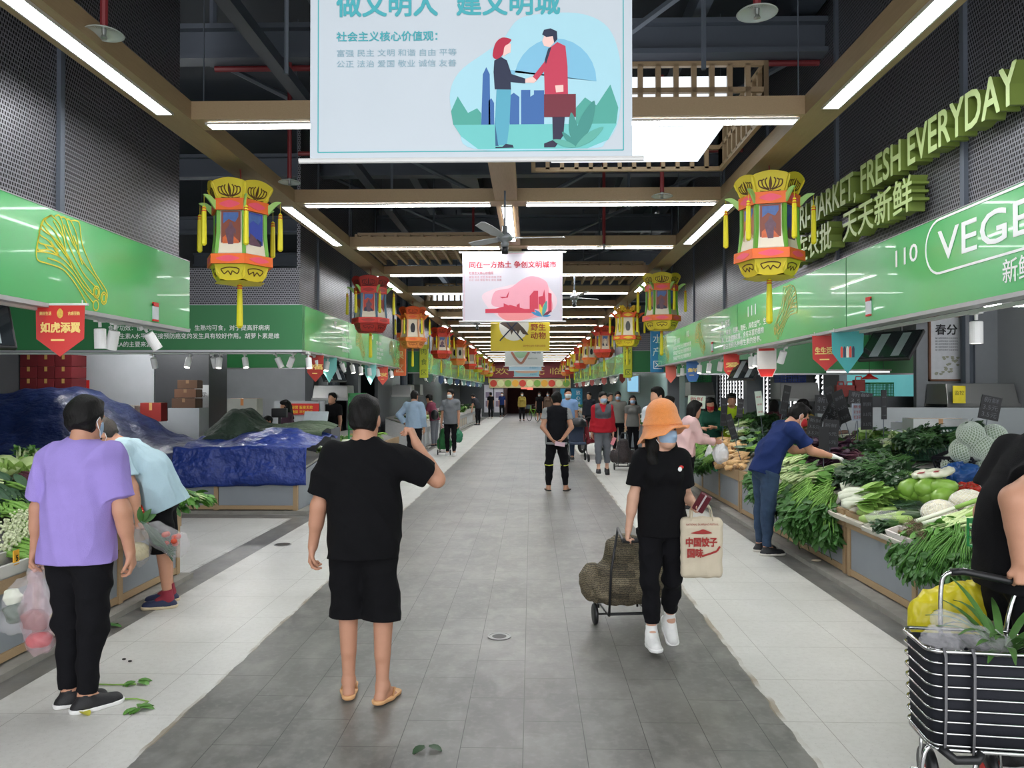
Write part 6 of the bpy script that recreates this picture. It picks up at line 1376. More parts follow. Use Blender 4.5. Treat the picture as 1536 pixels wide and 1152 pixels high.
def pile(P, box, n, label, grp, side='R', lift=(.0, .06), rz=(-.4, .4), sc=(.9, 1.1), seed=0, roll=0., pitch=0.):
    g = random.Random(seed * 31 + n); x0, y0, x1, y1 = box; nx = max(1, int(round(math.sqrt(n * max(.3, (x1 - x0) / max(1, (y1 - y0)))))))
    ny = max(1, int(math.ceil(n / nx))); k = 0
    for j in range(ny):
        for i in range(nx):
            if k >= n: break
            px = x0 + (x1 - x0) * (i + .5 + g.uniform(-.35, .35)) / nx; py = y1 - (y1 - y0) * (j + .5 + g.uniform(-.3, .3)) / ny
            p = (rdeck if side == 'R' else ldeck)(px, py, g.uniform(*lift)); a = g.uniform(*rz)
            if side == 'R':
                p.x = max(p.x, FRX - .05)
                if p.x > 4.24: p.x = 4.24 - g.uniform(0, .2); p.z = zR(p.x) + g.uniform(*lift)
            else:
                p.x = min(p.x, FL + .05)
            r = (tiltR if side == 'R' else tiltL)(a, pitch + g.uniform(-.1, .1))
            if roll: r = (r.to_matrix() @ Matrix.Rotation(g.uniform(-roll, roll), 3, 'X')).to_euler()
            P(p, r, label, grp, g.uniform(*sc)); k += 1
A_ = PI      # pointing to the aisle on the right side
# ---- right counters, front to back
pile(B_cress, (1395, 782, 1462, 806), 9, 'watercress bunch drooping over the counter edge beside the right edge basket', 'watercress bunches over the right counter edge', lift=(.05, .12), rz=(A_ - .5, A_ + .5), pitch=-.75, sc=(.9, 1.15), seed=1)
pile(B_cel, (1455, 770, 1510, 795), 4, 'celery bunch behind the watercress on the right counter', 'celery behind the watercress', lift=(.04, .1), rz=(2.2, 3.6), seed=2)
pile(leek, (1368, 778, 1390, 800), 4, 'white leek with brown roots lying above the watercress', 'leeks on the right counter', lift=(.10, .16), rz=(-.2, .1), sc=(.95, 1.05), seed=3)
pile(cuc, (1340, 766, 1395, 778), 5, 'dark green cucumber lying next to the leek roots', 'dark cucumbers next to the leeks', lift=(.03, .07), rz=(-1.3, -.8), seed=4)
pile(B_herb, (1335, 780, 1362, 796), 2, 'small dark herb bundle below the dark cucumbers', 'herb bundles below the cucumbers', lift=(.02, .04), rz=(2.6, 3.4), sc=(.5, .6), seed=5)
for (px, py, s) in ((1408, 768, 1.05), (1450, 752, 1.05), (1468, 768, .8)):
    cauli(rdeck(px, py, .07), (0, -.3, px), 'white cauliflower in a foam net beside the green gourds', 'netted cauliflowers on the right counter', s)
pile(gour, (1333, 722, 1432, 752), 9, 'light green bottle gourd in the heap on the right counter', 'bottle gourds in a heap', lift=(.07, .10), rz=(-1.0, .6), sc=(.95, 1.2), seed=6); pile(gour, (1345, 716, 1420, 736), 6, 'light green bottle gourd in the heap on the right counter', 'bottle gourds in a heap', lift=(.14, .16), rz=(-1.2, .4), sc=(1.0, 1.25), seed=7)
pile(cucl, (1305, 762, 1350, 782), 6, 'pale cucumber in the clear bag at the counter edge', 'pale cucumbers in a clear bag', lift=(.03, .08), rz=(-1.2, -.5), seed=8)
pile(B_pak, (1262, 734, 1292, 766), 10, 'white stemmed pak choi with bulbs toward the left', 'pak choi heap on the right counter', lift=(.03, .12), rz=(-1.1, -.6), sc=(1.25, 1.45), seed=9)
pile(B_chive, (1292, 748, 1318, 768), 5, 'thin dark chive bundle beside the pak choi', 'chive bundles beside the pak choi', lift=(.03, .07), rz=(-1.4, -.9), seed=10)
pile(B_kale, (1290, 720, 1340, 735), 5, 'blue green gai lan bunch behind the pak choi', 'gai lan bunches behind the pak choi', lift=(.04, .1), rz=(-1.2, .2), seed=11)
pile(B_water, (1188, 712, 1262, 752), 16, 'large dark leafy bunch spilling over the counter edge beside the navy T-shirt', 'dark leafy bunches spilling over the edge', lift=(.04, .16), rz=(A_ - .8, A_ + .6), pitch=-.55, sc=(1.0, 1.3), seed=12)
pile(B_water, (1215, 745, 1262, 762), 6, 'large dark leafy bunch spilling over the counter edge beside the navy T-shirt', 'dark leafy bunches spilling over the edge', lift=(.0, .06), rz=(A_ - .4, A_ + .4), pitch=-1.0, sc=(1.0, 1.25), seed=13)
pile(B_choy, (1165, 696, 1215, 735), 12, 'pale stemmed choy sum bunch left of the dark leafy bunches', 'choy sum left of the dark leafy heap', lift=(.03, .12), rz=(-.9, .5), seed=14)
pile(B_cel, (1215, 690, 1290, 718), 10, 'light green celery bunch behind the dark leafy heap', 'celery behind the dark leafy heap', lift=(.05, .12), rz=(-1.3, -.3), seed=15)
pile(B_water, (1148, 690, 1170, 730), 6, 'dark leafy bunch beside the jeans of the leaning person', 'dark leafy bunches beside the jeans', lift=(.04, .1), rz=(A_ - .6, A_ + .6), pitch=-.5, seed=16)
pile(B_herb, (1298, 680, 1372, 722), 16, 'dense dark green herb bunch in front of the green crate', 'dark herbs in front of the crate', lift=(.06, .22), rz=(1.8, 4.2), sc=(1.0, 1.3), pitch=-.2, seed=17)
pile(B_purp, (1238, 652, 1300, 698), 16, 'dark purple amaranth bunch behind the celery', 'purple amaranth bunches', lift=(.05, .2), rz=(1.8, 4.2), sc=(1.0, 1.25), seed=18)
pile(B_lett, (1322, 648, 1372, 676), 8, 'pale green lettuce standing left of the green crate', 'lettuce left of the crate', lift=(.08, .2), rz=(-2.2, -.8), sc=(1.0, 1.2), pitch=.5, seed=19)
pile(B_scal, (1258, 655, 1320, 668), 8, 'long scallion bundle behind the purple amaranth', 'scallions behind the amaranth', lift=(.06, .14), rz=(-1.6, -.9), seed=20)
pile(B_herb, (1300, 655, 1330, 690), 6, 'mixed green herb bunch between lettuce and amaranth', 'mixed herbs in the middle', lift=(.05, .15), rz=(0, 6), seed=21)
pile(taro, (1296, 632, 1335, 655), 16, 'dark taro in the heap at the back under the price boards', 'taro heap at the back', lift=(.03, .15), rz=(0, 6), roll=1., seed=22)
pile(yam, (1205, 628, 1262, 654), 22, 'brown yam in the heap behind the leaning person', 'yams behind the leaning person', lift=(.03, .14), rz=(-1.2, -.2), seed=23)
pile(pota, (1198, 655, 1240, 668), 12, 'tan potato in front of the brown yams', 'potatoes in front of the yams', lift=(.03, .07), rz=(0, 6), seed=24)
pile(B_cress, (1190, 668, 1240, 690), 8, 'green herb bunch beside the white glove', 'herbs beside the glove', lift=(.03, .1), rz=(0, 6), seed=25)
pile(toma, (1428, 724, 1470, 735), 16, 'small red tomato in the tray beside the blue bag', 'tomatoes beside the blue bag', lift=(.04, .06), rz=(0, 6), sc=(.8, .95), seed=26)
for k in range(3): pack(rdeck(1394, 716, .06 + .085 * k) + Vector((.02 * k, 0, 0)), tiltR(-1.25 + .12 * k), 'clear vegetable pack, %s in the stack of three beside the herbs' % ['lowest', 'middle', 'topmost'][k], 'stacked vegetable packs')
for (px, py, l) in ((1432, 686, .09), (1458, 686, .09), (1484, 684, .09), (1445, 664, .26), (1472, 660, .26), (1456, 640, .40), (1490, 644, .30)):
    melon(rdeck(px, py + 12, l - .02), (.4, .3, px), 'green melon in a pale foam net on the heap at the right end', 'netted melons on the heap', 1.15)
# crates
def crate(label, p, rot_, d, m, cell=.05, grp=None):
    t = thing('crate', label, 'crate', p, 0, grp, rot_); a, b, h_ = d[0] / 2, d[1] / 2, d[2]; w = .008
    MB().b2((-a, -b, 0), (a, b, .012)).build('bottom', m, t); mb = MB(); mb.b2((-a, -b, h_ - .03), (a, -b + w, h_)).b2((-a, b - w, h_ - .03), (a, b, h_)).b2((-a, -b, h_ - .03), (-a + w, b, h_)).b2((a - w, -b, h_ - .03), (a, b, h_)); mb.build('rim', m, t)
    mb = MB()
    for s in (-1, 1):
        for i in range(int(d[0] / cell) + 1): x = -a + d[0] * i / int(d[0] / cell); mb.b2((x - .006, s * b - (w if s > 0 else 0), 0), (x + .006, s * b + (0 if s > 0 else w), h_))
        for i in range(int(d[1] / cell) + 1): y = -b + d[1] * i / int(d[1] / cell); mb.b2((s * a - (w if s > 0 else 0), y - .006, 0), (s * a + (0 if s > 0 else w), y + .006, h_))
    for k in range(1, int(h_ / cell)):
        z = h_ * k / int(h_ / cell); mb.b2((-a, -b, z - .005), (a, -b + w, z + .005)).b2((-a, b - w, z - .005), (a, b, z + .005)).b2((-a, -b, z - .005), (-a + w, b, z + .005)).b2((a - w, -b, z - .005), (a, b, z + .005))
    mb.build('lattice_side', m, t); return t
m_crg = mat('crate_green', '#2c5a42', .4); m_crb = mat('crate_blue', '#27408f', .4); m_crk = mat('crate_black', '#22232a', .4); m_crl = mat('crate_bright_green', '#2f8a4c', .4)
crate('dark green crate full of leaves between the lettuce and the melons', rdeck(1403, 682, .03), tiltR(-1.35), (.55, .38, .24), m_crg)
pile(B_herb, (1380, 652, 1428, 668), 8, 'dark leafy bunch heaped in the green crate', 'leaves heaped in the green crate', lift=(.22, .28), rz=(0, 6), sc=(.9, 1.1), seed=27)
crate('black crate under the netted melons', rdeck(1462, 706, -.02), tiltR(-1.35), (.5, .38, .2), m_crk)
crate('bright green crate behind the hanging watercress at the right edge', onx(1470, 815, 2.86) + Vector((.12, -.1, -.02)), (0, 0, .1), (.36, .26, .18), m_crl)
crate('blue crate standing on the hood behind the seller', (5.35, 16.05, 1.9), (0, 0, .1), (.5, .36, .3), m_crb); crate('green crate low beside the blue one by the window', (4.3, 19.7, 1.95), (0, 0, .1), (.45, .36, .2), m_crl)
# trays and foam boards on the counter front
def tray(label, p, rz, d, c, tilt, grp=None):
    t = thing('tray', label, 'tray', p, 0, grp, tilt(rz)); a, b, h_ = d[0] / 2, d[1] / 2, d[2]; m = mat('tray_' + c, c, .6, var=.05)
    MB().b2((-a, -b, 0), (a, b, .01)).build('base', m, t); MB().b2((-a, -b, 0), (a, -b + .015, h_)).b2((-a, b - .015, 0), (a, b, h_)).b2((-a, -b, 0), (-a + .015, b, h_)).b2((a - .015, -b, 0), (a, b, h_)).build('rim', m, t); return t
tray('white foam tray under the pak choi', rdeck(1292, 775, -.01), PI / 2, (.75, .3, .045), '#cfcabb', tiltR); tray('white foam tray with tape under the clear bag', rdeck(1345, 800, -.01) + Vector((0, 0, .0)), PI / 2, (.7, .26, .04), '#d8d6cc', tiltR)
tray('white tray with red print at the counter edge below the leek roots', onx(1370, 818, 2.83), PI / 2, (.55, .12, .09), '#dcd6d2', tiltR); tray('small tray of red tomatoes beside the blue bag', rdeck(1450, 731, -.0), PI / 2 - .2, (.5, .3, .05), '#d8d4cc', tiltR)
# farther right counter: shoots and leafy greens
pile(shoot, (1076, 656, 1118, 702), 70, 'tan bamboo shoot in the heap beyond the leaning person', 'bamboo shoots in a heap', lift=(.03, .14), rz=(-1.4, 1.2), sc=(.9, 1.2), seed=30)
pile(B_water, (1036, 652, 1076, 690), 18, 'dark leafy bunch at the far end of the bamboo shoot counter', 'leafy bunches beyond the shoots', lift=(.05, .2), rz=(A_ - .8, A_ + .8), pitch=-.4, sc=(1.0, 1.3), seed=31)
pile(B_cel, (1085, 638, 1112, 656), 8, 'light green celery behind the bamboo shoots', 'celery behind the shoots', lift=(.08, .2), rz=(-1.2, -.4), seed=32)
pile(B_kale, (1120, 640, 1150, 680), 10, 'gai lan bunch partly behind the leaning person', 'gai lan behind the leaning person', lift=(.05, .14), rz=(0, 6), seed=33)
pile(B_herb, (1110, 625, 1200, 642), 14, 'green herb bunch at the back below the sellers', 'herbs below the sellers', lift=(.08, .2), rz=(0, 6), seed=34)
t = thing('carton_sheet', 'green printed carton sheet propped on the bamboo shoot counter edge', 'carton', onx(1072, 692, 2.80) + Vector((0, 0, -.12))); MB().box((0, 0, .12), (.02, .55, .26), Euler((0, .25, 0)).to_matrix()).build('sheet', mat('sheet_green', '#1f7a58', .5), t); MB().box((-.03, -.1, .12), (.01, .2, .14), Euler((0, .25, 0)).to_matrix()).build('printed_panel', m_blackp, t)
# ---- left counter
pile(B_bud, (0, 800, 20, 838), 4, 'cream budded flowering greens at the left picture edge', 'cream budded greens', 'L', lift=(.03, .1), rz=(0, .4), sc=(1.0, 1.3), seed=40)
pile(B_bud, (20, 778, 62, 820), 12, 'flowering greens with white buds above the foam tray', 'white budded greens above the tray', 'L', lift=(.03, .12), rz=(-.5, .6), seed=41)
pile(B_kale, (2, 744, 66, 784), 14, 'broad dark gai lan bunch in the left heap', 'gai lan in the left heap', 'L', lift=(.04, .14), rz=(2.2, 4.0), seed=42)
pile(B_pst, (5, 712, 68, 745), 16, 'purple stemmed choy sum in the left heap', 'purple choy sum in the left heap', 'L', lift=(.05, .16), rz=(-.6, .6), seed=43)
pile(B_choy, (0, 712, 14, 742), 4, 'bright choy sum at the left edge of the left heap', 'bright choy sum at the left', 'L', lift=(.06, .16), rz=(2.4, 4), seed=44)
pile(B_cel, (22, 692, 70, 712), 8, 'bright green celery at the top of the left heap', 'celery on the left heap', 'L', lift=(.08, .2), rz=(1.4, 2.4), seed=45)
for (px, py, l) in ((8, 700, .2), (26, 706, .16), (-14, 705, .2), (45, 702, .2)): cabb(ldeck(px, py, l), (.2, .1, px), 'pale green cabbage on top of the left heap', 'cabbages on the left heap', 1.1)
pile(B_bud, (215, 735, 262, 760), 8, 'budded greens between the two people on the left counter', 'budded greens between the two people', 'L', lift=(.03, .1), rz=(0, 6), seed=46); pile(B_choy, (272, 742, 290, 752), 4, 'small green bunch at the far end of the left counter', 'green bunches at the counter end', 'L', lift=(.02, .08), rz=(0, 6), sc=(.6, .8), seed=47)
pile(toma, (205, 752, 228, 770), 8, 'red tomato by the lilac T-shirt on the left counter', 'tomatoes by the lilac T-shirt', 'L', lift=(.03, .05), seed=48)
tray('white foam tray with a yellow mark at the edge of the left counter', onx(38, 842, FL - .06) + Vector((0, 0, -.02)), PI / 2, (1.1, .16, .09), '#d6d5cf', tiltL)
t = thing('price_tag', 'yellow price tag on the front of the left foam tray', 'price tag', onx(24, 836, FL + .035)); MB().box((0, 0, 0), (.008, .05, .09)).build('card', mat('tag_yellow', '#e0a52c', .5), t); mb = MB(); put_text(mb, '5', -.012, -.02, .05, fr_left((.005, 0, 0)), bold=.03); mb.build('lettering', m_blackp, t)
# ---- far counters: heaps in a few bunches each
for side in (-1, 1):
    for i in range(7):
        for k in range(6):
            g = random.Random(i * 10 + k + side); P = (B_choy, B_water, B_lett, B_herb, B_kale)[(i + k) % 5]; x = (FL - .35) if side < 0 else FRX + .35; y = 23.4 + 3.8 * i + .6 * k
            P((x + side * g.uniform(0, .5), y, .78), (0, 0, g.uniform(0, 6)), 'green bunch on the %s far %s counter' % (ORD[i], 'left' if side < 0 else 'right'), 'greens on the %s far %s counter' % (ORD[i], 'left' if side < 0 else 'right'), 1.3)
for k in range(10):
    g = random.Random(k); (B_choy, B_pak, B_lett)[k % 3]((FL - .25 - g.uniform(0, .45), 12.2 + .55 * k, .72), (0, -.0, g.uniform(0, 6)), 'green vegetable bunch on the left aisle counter beyond the tarpaulin', 'greens on the left aisle counter', 1.1)
for k in range(12): g = random.Random(k + 50); pota((FL - .3 - g.uniform(0, .4), 16.4 + .1 * k, .76 + .0), (0, 0, g.uniform(0, 6)), 'pale tuber beside the light blue shirt on the left counter', 'tubers on the left aisle counter', 1.2)
# ---------------------------------------------------------------- track spotlights, pennants and screens under the signs
m_glass = mat('spot_lens', '#fff6e6', .3, var=0, emit=6.0); m_track = mat('track_white', '#d9d9d6', .4)
def mk_spot():
    t = thing('track_spotlight', '', 'spotlight'); MB().box((0, 0, -.02), (.035, .12, .035)).build('adapter', m_track, t, bevel=.004); MB().tube([(0, 0, -.03), (0, 0, -.075)], .012, 8).build('stem', m_track, t)
    R_ = Euler((0, .0, 0)).to_matrix(); MB().lathe([(.0, -.235), (.036, -.235), (.042, -.24), (.042, -.09), (.036, -.085), (0, -.085)], n=18).build('lamp_head', m_whitep, t, False, .003); MB().lathe([(0, -.232), (.034, -.232), (.034, -.2365), (0, -.2365)], n=16).build('lens', m_glass, t); return t
P_spot = Proto(mk_spot)
lights = []
def spot(X, Y, tilt, label, grp, z=2.27, light=0, rz=0):
    P_spot((X, Y, z), (tilt[0], tilt[1], rz), label, grp)
    if light:
        d = bpy.data.lights.new('spotlight_beam', 'SPOT'); d.energy = light; d.spot_size = 2.0; d.spot_blend = .8; d.shadow_soft_size = .05; d.color = (1, .95, .86); o = bpy.data.objects.new('spotlight_beam', d); COL.objects.link(o)
        R_ = Euler((tilt[0], tilt[1], rz)).to_matrix(); o.location = Vector((X, Y, z)) + R_ @ Vector((0, 0, -.26)); o.rotation_euler = (tilt[0], tilt[1], rz)
def rail(nm, a, b, label):
    t = tag(MB().box(((a[0] + b[0]) / 2, (a[1] + b[1]) / 2, a[2]), (max(.034, abs(b[0] - a[0])), max(.034, abs(b[1] - a[1])), .025)).build(nm, m_track), label, 'track'); return t
rail('light_track', (FL - .09, 3, 2.255), (FL - .09, 7.0, 2.255), 'white light track under the nearest left green sign'); rail('light_track', (FRX + .2, 2, 2.255), (FRX + .2, 17.2, 2.255), 'white light track under the long right green sign')
rail('light_track', (-9, 10.9, 2.255), (-3.4, 10.9, 2.255), 'white light track under the end sign over the tarpaulin'); rail('light_track', (FL - .09, 11, 2.255), (FL - .09, 18.4, 2.255), 'white light track under the second left aisle sign')
for i, (y, tl) in enumerate(((5.78, (.05, 0)), (6.02, (.1, .25)), (6.42, (.35, -.45)))): spot(FL - .09, y, tl, 'white track spotlight under the nearest left sign, %s from the camera' % ['first', 'second', 'third'][i], 'spotlights under the nearest left sign', light=9)
for i, px in enumerate((228, 286, 318, 330, 366, 412, 442, 462)): p = at(px, 540, 10.9); spot(p.x, 10.9, (random.Random(i).uniform(-.5, .5), random.Random(i + 9).uniform(-.5, .5)), 'white track spotlight above the tarpaulin, number %d from the left' % (i + 1), 'spotlights above the tarpaulin', light=10 if i in (5, 7) else 0)
for i in range(9): spot(FL - .09, 11.6 + .78 * i, (random.Random(i).uniform(-.4, .4), random.Random(i + 5).uniform(-.4, .2)), 'white track spotlight under the second left sign, %s from the corner' % ORD[i].replace('nearest', 'first'), 'spotlights under the second left sign', light=16 if i % 4 == 1 else 0)
for i, y in enumerate((5.35, 7.9, 9.3, 10.4, 10.75, 12.0, 12.4, 13.2, 14.0, 14.5, 15.6, 16.1)): spot(FRX + .2, y, (random.Random(i).uniform(-.4, .4) if i else 0, random.Random(i + 3).uniform(-.1, .35) if i else 0), 'white track spotlight under the long right sign, %s from the camera' % ORD[i].replace('nearest', 'first'), 'spotlights under the long right sign', light=26 if i in (0, 1, 2, 5, 8) else 0)
for side, X in ((-1, FL - .1), (1, FRX + .1)):
    for i in range(20): spot(X, 23.5 + 1.4 * i, (random.Random(i).uniform(-.5, .5), random.Random(i + 4).uniform(-.5, .5)), 'small white spotlight under the far %s sign, %s along it' % ('left' if side < 0 else 'right', ORD[i].replace('nearest', 'first')), 'spotlights under the far %s sign' % ('left' if side < 0 else 'right'), light=14 if i % 7 == 3 else 0)
def pennant(label, X, Y, w, h, c, main, sub, rz=0., z=2.27, tcol='#f3d27c', grp=None, pic=None, shape=0):
    t = thing('pennant', label, 'pennant', (X, Y, z), rz, grp); fr = fr_front((0, -.004, 0)); m = mat('pennant_' + c, c, .45, var=.05, bump=.08, bscale=6)
    k = .34 if shape == 0 else .5
    pts = [(-w / 2, 0), (w / 2, 0), (w / 2 * .97, -h * (1 - k)), (0, -h), (-w / 2 * .97, -h * (1 - k))] if shape < 2 else [(-w / 2, 0), (w / 2, 0), (w / 2, -h * .75), (w * .3, -h), (-w * .3, -h), (-w / 2, -h * .75)]
    MB().poly(pts, fr, -.002, .002).build('cloth', m, t); MB().tube([(-w / 2 - .02, 0, 0), (w / 2 + .02, 0, 0)], .009, 8).build('rod', m_rod, t)
    MB().tube([(-w / 2 + .02, 0, 0), (-w / 2 + .02, 0, .03)], .004, 5).tube([(w / 2 - .02, 0, 0), (w / 2 - .02, 0, .03)], .004, 5).build('hook', m_rod, t)
    mt = mat('pennant_text_' + tcol, tcol, .5); mb = MB()
    if main: put_text(mb, main, -w * .40, -h * .52, h * .21, fr, z=.004, bold=.045, width=w * .8)
    if sub: put_text(mb, sub[0], -w * .42, -h * .20, h * .075, fr, z=.004, bold=.03, width=w * .24); put_text(mb, sub[1], w * .16, -h * .20, h * .075, fr, z=.004, bold=.03, width=w * .24)
    if main: mb.rect(-.06, -h * .70, .03, -h * .665, fr, .003, .004)
    mb.build('lettering', mt, t)
    if pic:
        for i in range(5): MB().poly([(x * w + (-.18 + .09 * i) * w, y * h) for x, y in ((-.035, -.62), (.035, -.62), (.04, -.42), (.02, -.36), (-.02, -.36), (-.04, -.42))], fr, .003, .004 + i * .0003).build('printed_figure', mat('fig_%d' % (i % 3), ['#c8402f', '#24304a', '#d9d4c8'][i % 3], .5), t)
    elif sub:
        MB().poly(smooth_poly([(x * w, -h * .17 + y * w) for x, y in ((0, .10), (.06, .03), (.05, -.06), (0, -.10), (-.05, -.06), (-.06, .03))], 3), fr, .003, .004).build('printed_emblem', mat('emblem', '#e8b04a', .5, var=.5, scale=60), t)
    return t
p = onx(77, 450, -3.0); pennant('large red pennant with gold characters under the nearest left sign', -3.12, 5.02, .33, .345, '#c92c26', '如虎添翼', ('美好生活', '古惑豆奶'), 0, 2.28, grp=None)
p = onx(1232, 500, 2.85); pennant('red pennant with gold characters beside the teal one under the right sign', 2.93, 7.72, .26, .36, '#c92c26', '生生活虎', None, -.5, 2.27)
pennant('teal pennant with a row of printed figures under the right sign', 2.95, 7.25, .28, .40, '#2f8f90', '', None, -.55, 2.27, pic=1, shape=1, tcol='#e8f0ee')
mb = MB(); 
for i, (y, c, l, sh) in enumerate(((9.75, '#d8d2cc', 'white and red calendar pennant under the right sign', 2), (11.45, '#cf3a30', 'faded red pennant near the tilted black screen on the right', 0), (14.2, '#3f6aa8', 'blue pennant near the blade sign on the right', 2), (16.4, '#d86a5a', 'pale red pennant at the end of the long right sign', 0))):
    t = pennant(l, 2.96, y, .24, .38, c, ['', '爱', '鲜', ''][i], None, -.6, 2.27, shape=sh)
    if i == 0: MB().poly([(-.11, -.28), (.11, -.28), (.07, -.375), (-.07, -.375)], fr_front((0, -.004, 0)), .003, .004).build('printed_band', m_red, t); MB().rect(-.1, -.05, .1, -.02, fr_front((0, -.004, 0)), .003, .004).build('printed_band', m_red, t)
for i, (y, c, l, sh) in enumerate(((11.6, '#a8352f', 'red pennant nearest the corner under the second left sign', 0), (12.4, '#6fb5b0', 'mint pennant with a small emblem under the second left sign', 1), (15.6, '#7fc0bc', 'mint pennant farther along the second left sign', 1), (16.9, '#d9584c', 'light red pennant at the end of the second left sign', 0))):
    pennant(l, -3.28, y, .30, .42, c, ['福', '', '', '发'][i], None, .9, 2.27, shape=sh)
for i in range(18):
    g = random.Random(i); pennant('small pennant under the far %s sign, %s along it' % ('left' if i % 2 else 'right', ORD[i // 2].replace('nearest', 'first')), -3.2 if i % 2 else 2.85, 24.2 + 3.0 * (i // 2), .2, .3, ['#9a4a44', '#7a9c98', '#a8a49e', '#4f6488'][i % 4], '', None, g.uniform(-.5, .5), 2.27, grp='pennants under the far signs')
def screen(label, p, rot_, w=.62, h=.38, art=True):
    p = Vector(p); Rt = Euler(rot_).to_matrix().inverted(); ho = Euler(rot_).to_matrix() @ Vector((0, .06, h * .5)); top_ = Vector((p.x + ho.x, p.y + ho.y, 6.0))
    t = thing('price_screen', label, 'screen', p, 0, None, rot_); MB().box((0, 0, 0), (w, .035, h)).build('casing', m_blackp, t, bevel=.006); MB().box((0, -.019, 0), (w - .03, .004, h - .03)).build('display', mat('screen_dark', '#24292c', .12, var=.1, coat=.5), t)
    MB().tube([(0, .02, h * .3), (0, .06, h * .5)], .012, 6).tube([Rt @ (top_ - p), (0, .06, h * .5)], .010, 6).build('bracket', m_blackp, t)
    if art:
        fr = fr_front((0, -.0215, 0)); MB().rect(-w * .28, -h * .42, -w * .10, h * .40, fr, 0, .0005).rect(w * .14, -h * .42, w * .30, h * .40, fr, 0, .0005).build('screen_column', mat('screen_lines', '#8d9698', .3), t)
    return t
screen('tilted black price screen hanging under the right sign before the framed print', tuple(at(1336, 519, 7.1)), (-.75, .0, -1.0), .50, .36)
screen('black price screen hanging farther along the right sign', (3.1, 11.2, 2.02), (-.6, 0, -1.1), .55, .36); screen('black price screen above the tarpaulin corner on the left', (-3.4, 13.0, 2.05), (-.5, 0, 1.0), .5, .4)
screen('dark price screen cut by the left picture edge under the left sign', tuple(at(-40, 486, 4.6)), (-.5, .0, .9), .42, .34)
# stickers on the signs (codes left blank)
for lab, p, fr in (('small red topped sticker on the nearest left green sign', onx(234, 467, FL + .012), fr_left), ('small red topped sticker on the long right green sign', onx(1302, 459, FRX - .012), fr_right), ('small red topped sticker near the number 111 on the right sign', onx(1068, 520, FRX - .012), fr_right)):
    f = fr((0, 0, 0)); t = thing('sticker', lab, 'sticker', p); MB().rect(-.045, -.075, .045, .06, f, -.01, .002).build('sheet', mat('sticker_white', '#cfd3da', .4), t); MB().rect(-.045, .04, .045, .075, f, -.01, .003).rect(-.045, -.085, .045, -.07, f, -.01, .003).build('header', m_red, t)
# tube lamps of the stalls; the unseen ones are added to brighten the interiors
for lab, a in (('tube lamp under the inner green sign of the right stalls', (at(1287, 552, 15.45).x, 15.45, 2.1)), ('tube lamp inside the nearest right stall', (6.1, 6.5, 2.85)), ('second tube lamp inside the right stalls', (6.1, 10.4, 2.85)), ('tube lamp above the boxes of the left block', (-6.8, 12.6, 2.75)), ('tube lamp near the inner green sign of the left block', (-6.0, 14.98, 2.85)), ('tube lamp over the first far right counters', (3.85, 26.5, 2.95)), ('tube lamp over the last far right counters', (3.85, 38.5, 2.95)), ('tube lamp over the first far left counters', (-4.0, 27.5, 2.95)), ('tube lamp over the last far left counters', (-4.0, 38.5, 2.95))):
    t = thing('tube_lamp', lab, 'lamp', a); MB().tube([(-.62, 0, 0), (.62, 0, 0)], .016, 10).build('tube', mat('tube_off', '#e8ecec', .4, var=0, emit=1.) if 15.1 < a[1] < 16 else mat('tube_fill_glow', '#ffffff', .4, var=0, emit=230.), t); MB().box((0, 0, .035), (1.3, .05, .03)).build('batten', m_track, t); MB().tube([(-.5, 0, .05), (-.5, 0, 6 - a[2])], .004, 4).tube([(.5, 0, .05), (.5, 0, 6 - a[2])], .004, 4).build('hanging_wire', m_steel, t)
# ---------------------------------------------------------------- fan, sprinkler discs
def fan(lab, x, y, z, rz, s=1.0):
    t = thing('ceiling_fan', lab, 'fan', (x, y, z), rz); MB().lathe([(0, -.10), (.035, -.10), (.045, -.06), (.03, -.045), (.075, -.03), (.085, 0), (.07, .03), (.03, .06), (.028, .12), (0, .12)], n=20).build('motor', mat('fan_grey', '#8d9094', .35, .4), t, True)
    MB().tube([(0, 0, .1), (0, 0, BZ + .02 - z)], .011, 8).build('rod', m_steel, t); MB().lathe([(0, -.16), (.032, -.165), (.04, -.10), (0, -.10)], n=14).build('switch_cup', m_blackp, t, True)
    for k in range(3):
        a = 2 * PI * k / 3; d = Vector((math.cos(a), math.sin(a), 0)); sd = Vector((-math.sin(a), math.cos(a), 0)); mb = MB(); vs = []
        for r, w, zz in ((.07, .02, .0), (.14, .03, .0), (.2, .055, .0), (.45, .06, .012), (.60, .05, .018), (.62, .02, .018)):
            for q in (-1, 1): vs += [d * r + sd * w * q + Z_ * (zz + .012 * q), d * r + sd * w * q + Z_ * (zz + .012 * q + .005)]
        fs = []
        for i in range(5): o = i * 4; fs += [(o, o + 2, o + 6, o + 4), (o + 1, o + 5, o + 7, o + 3), (o, o + 4, o + 5, o + 1), (o + 2, o + 3, o + 7, o + 6)]
        mb.add(vs, fs + [(0, 1, 3, 2), (20, 22, 23, 21)]).build('blade', mat('fan_blade', '#b9bcbf', .4, .3), t)
    return t
fan('grey three bladed ceiling fan on the centre beam above the pink banner', CX, 7.85, 3.28, .15); fan('ceiling fan farther along on the right of the yellow banner', .75, 13.42, 3.35, .8); fan('ceiling fan beyond the pink banner on the left', -1.3, 18.48, 3.35, .3)
m_disc = mat('clear_disc', '#dfe8e4', .08, alpha=.45, var=0, spec=.8); m_pipe = mat('sprinkler_red', '#7d2a2e', .45)
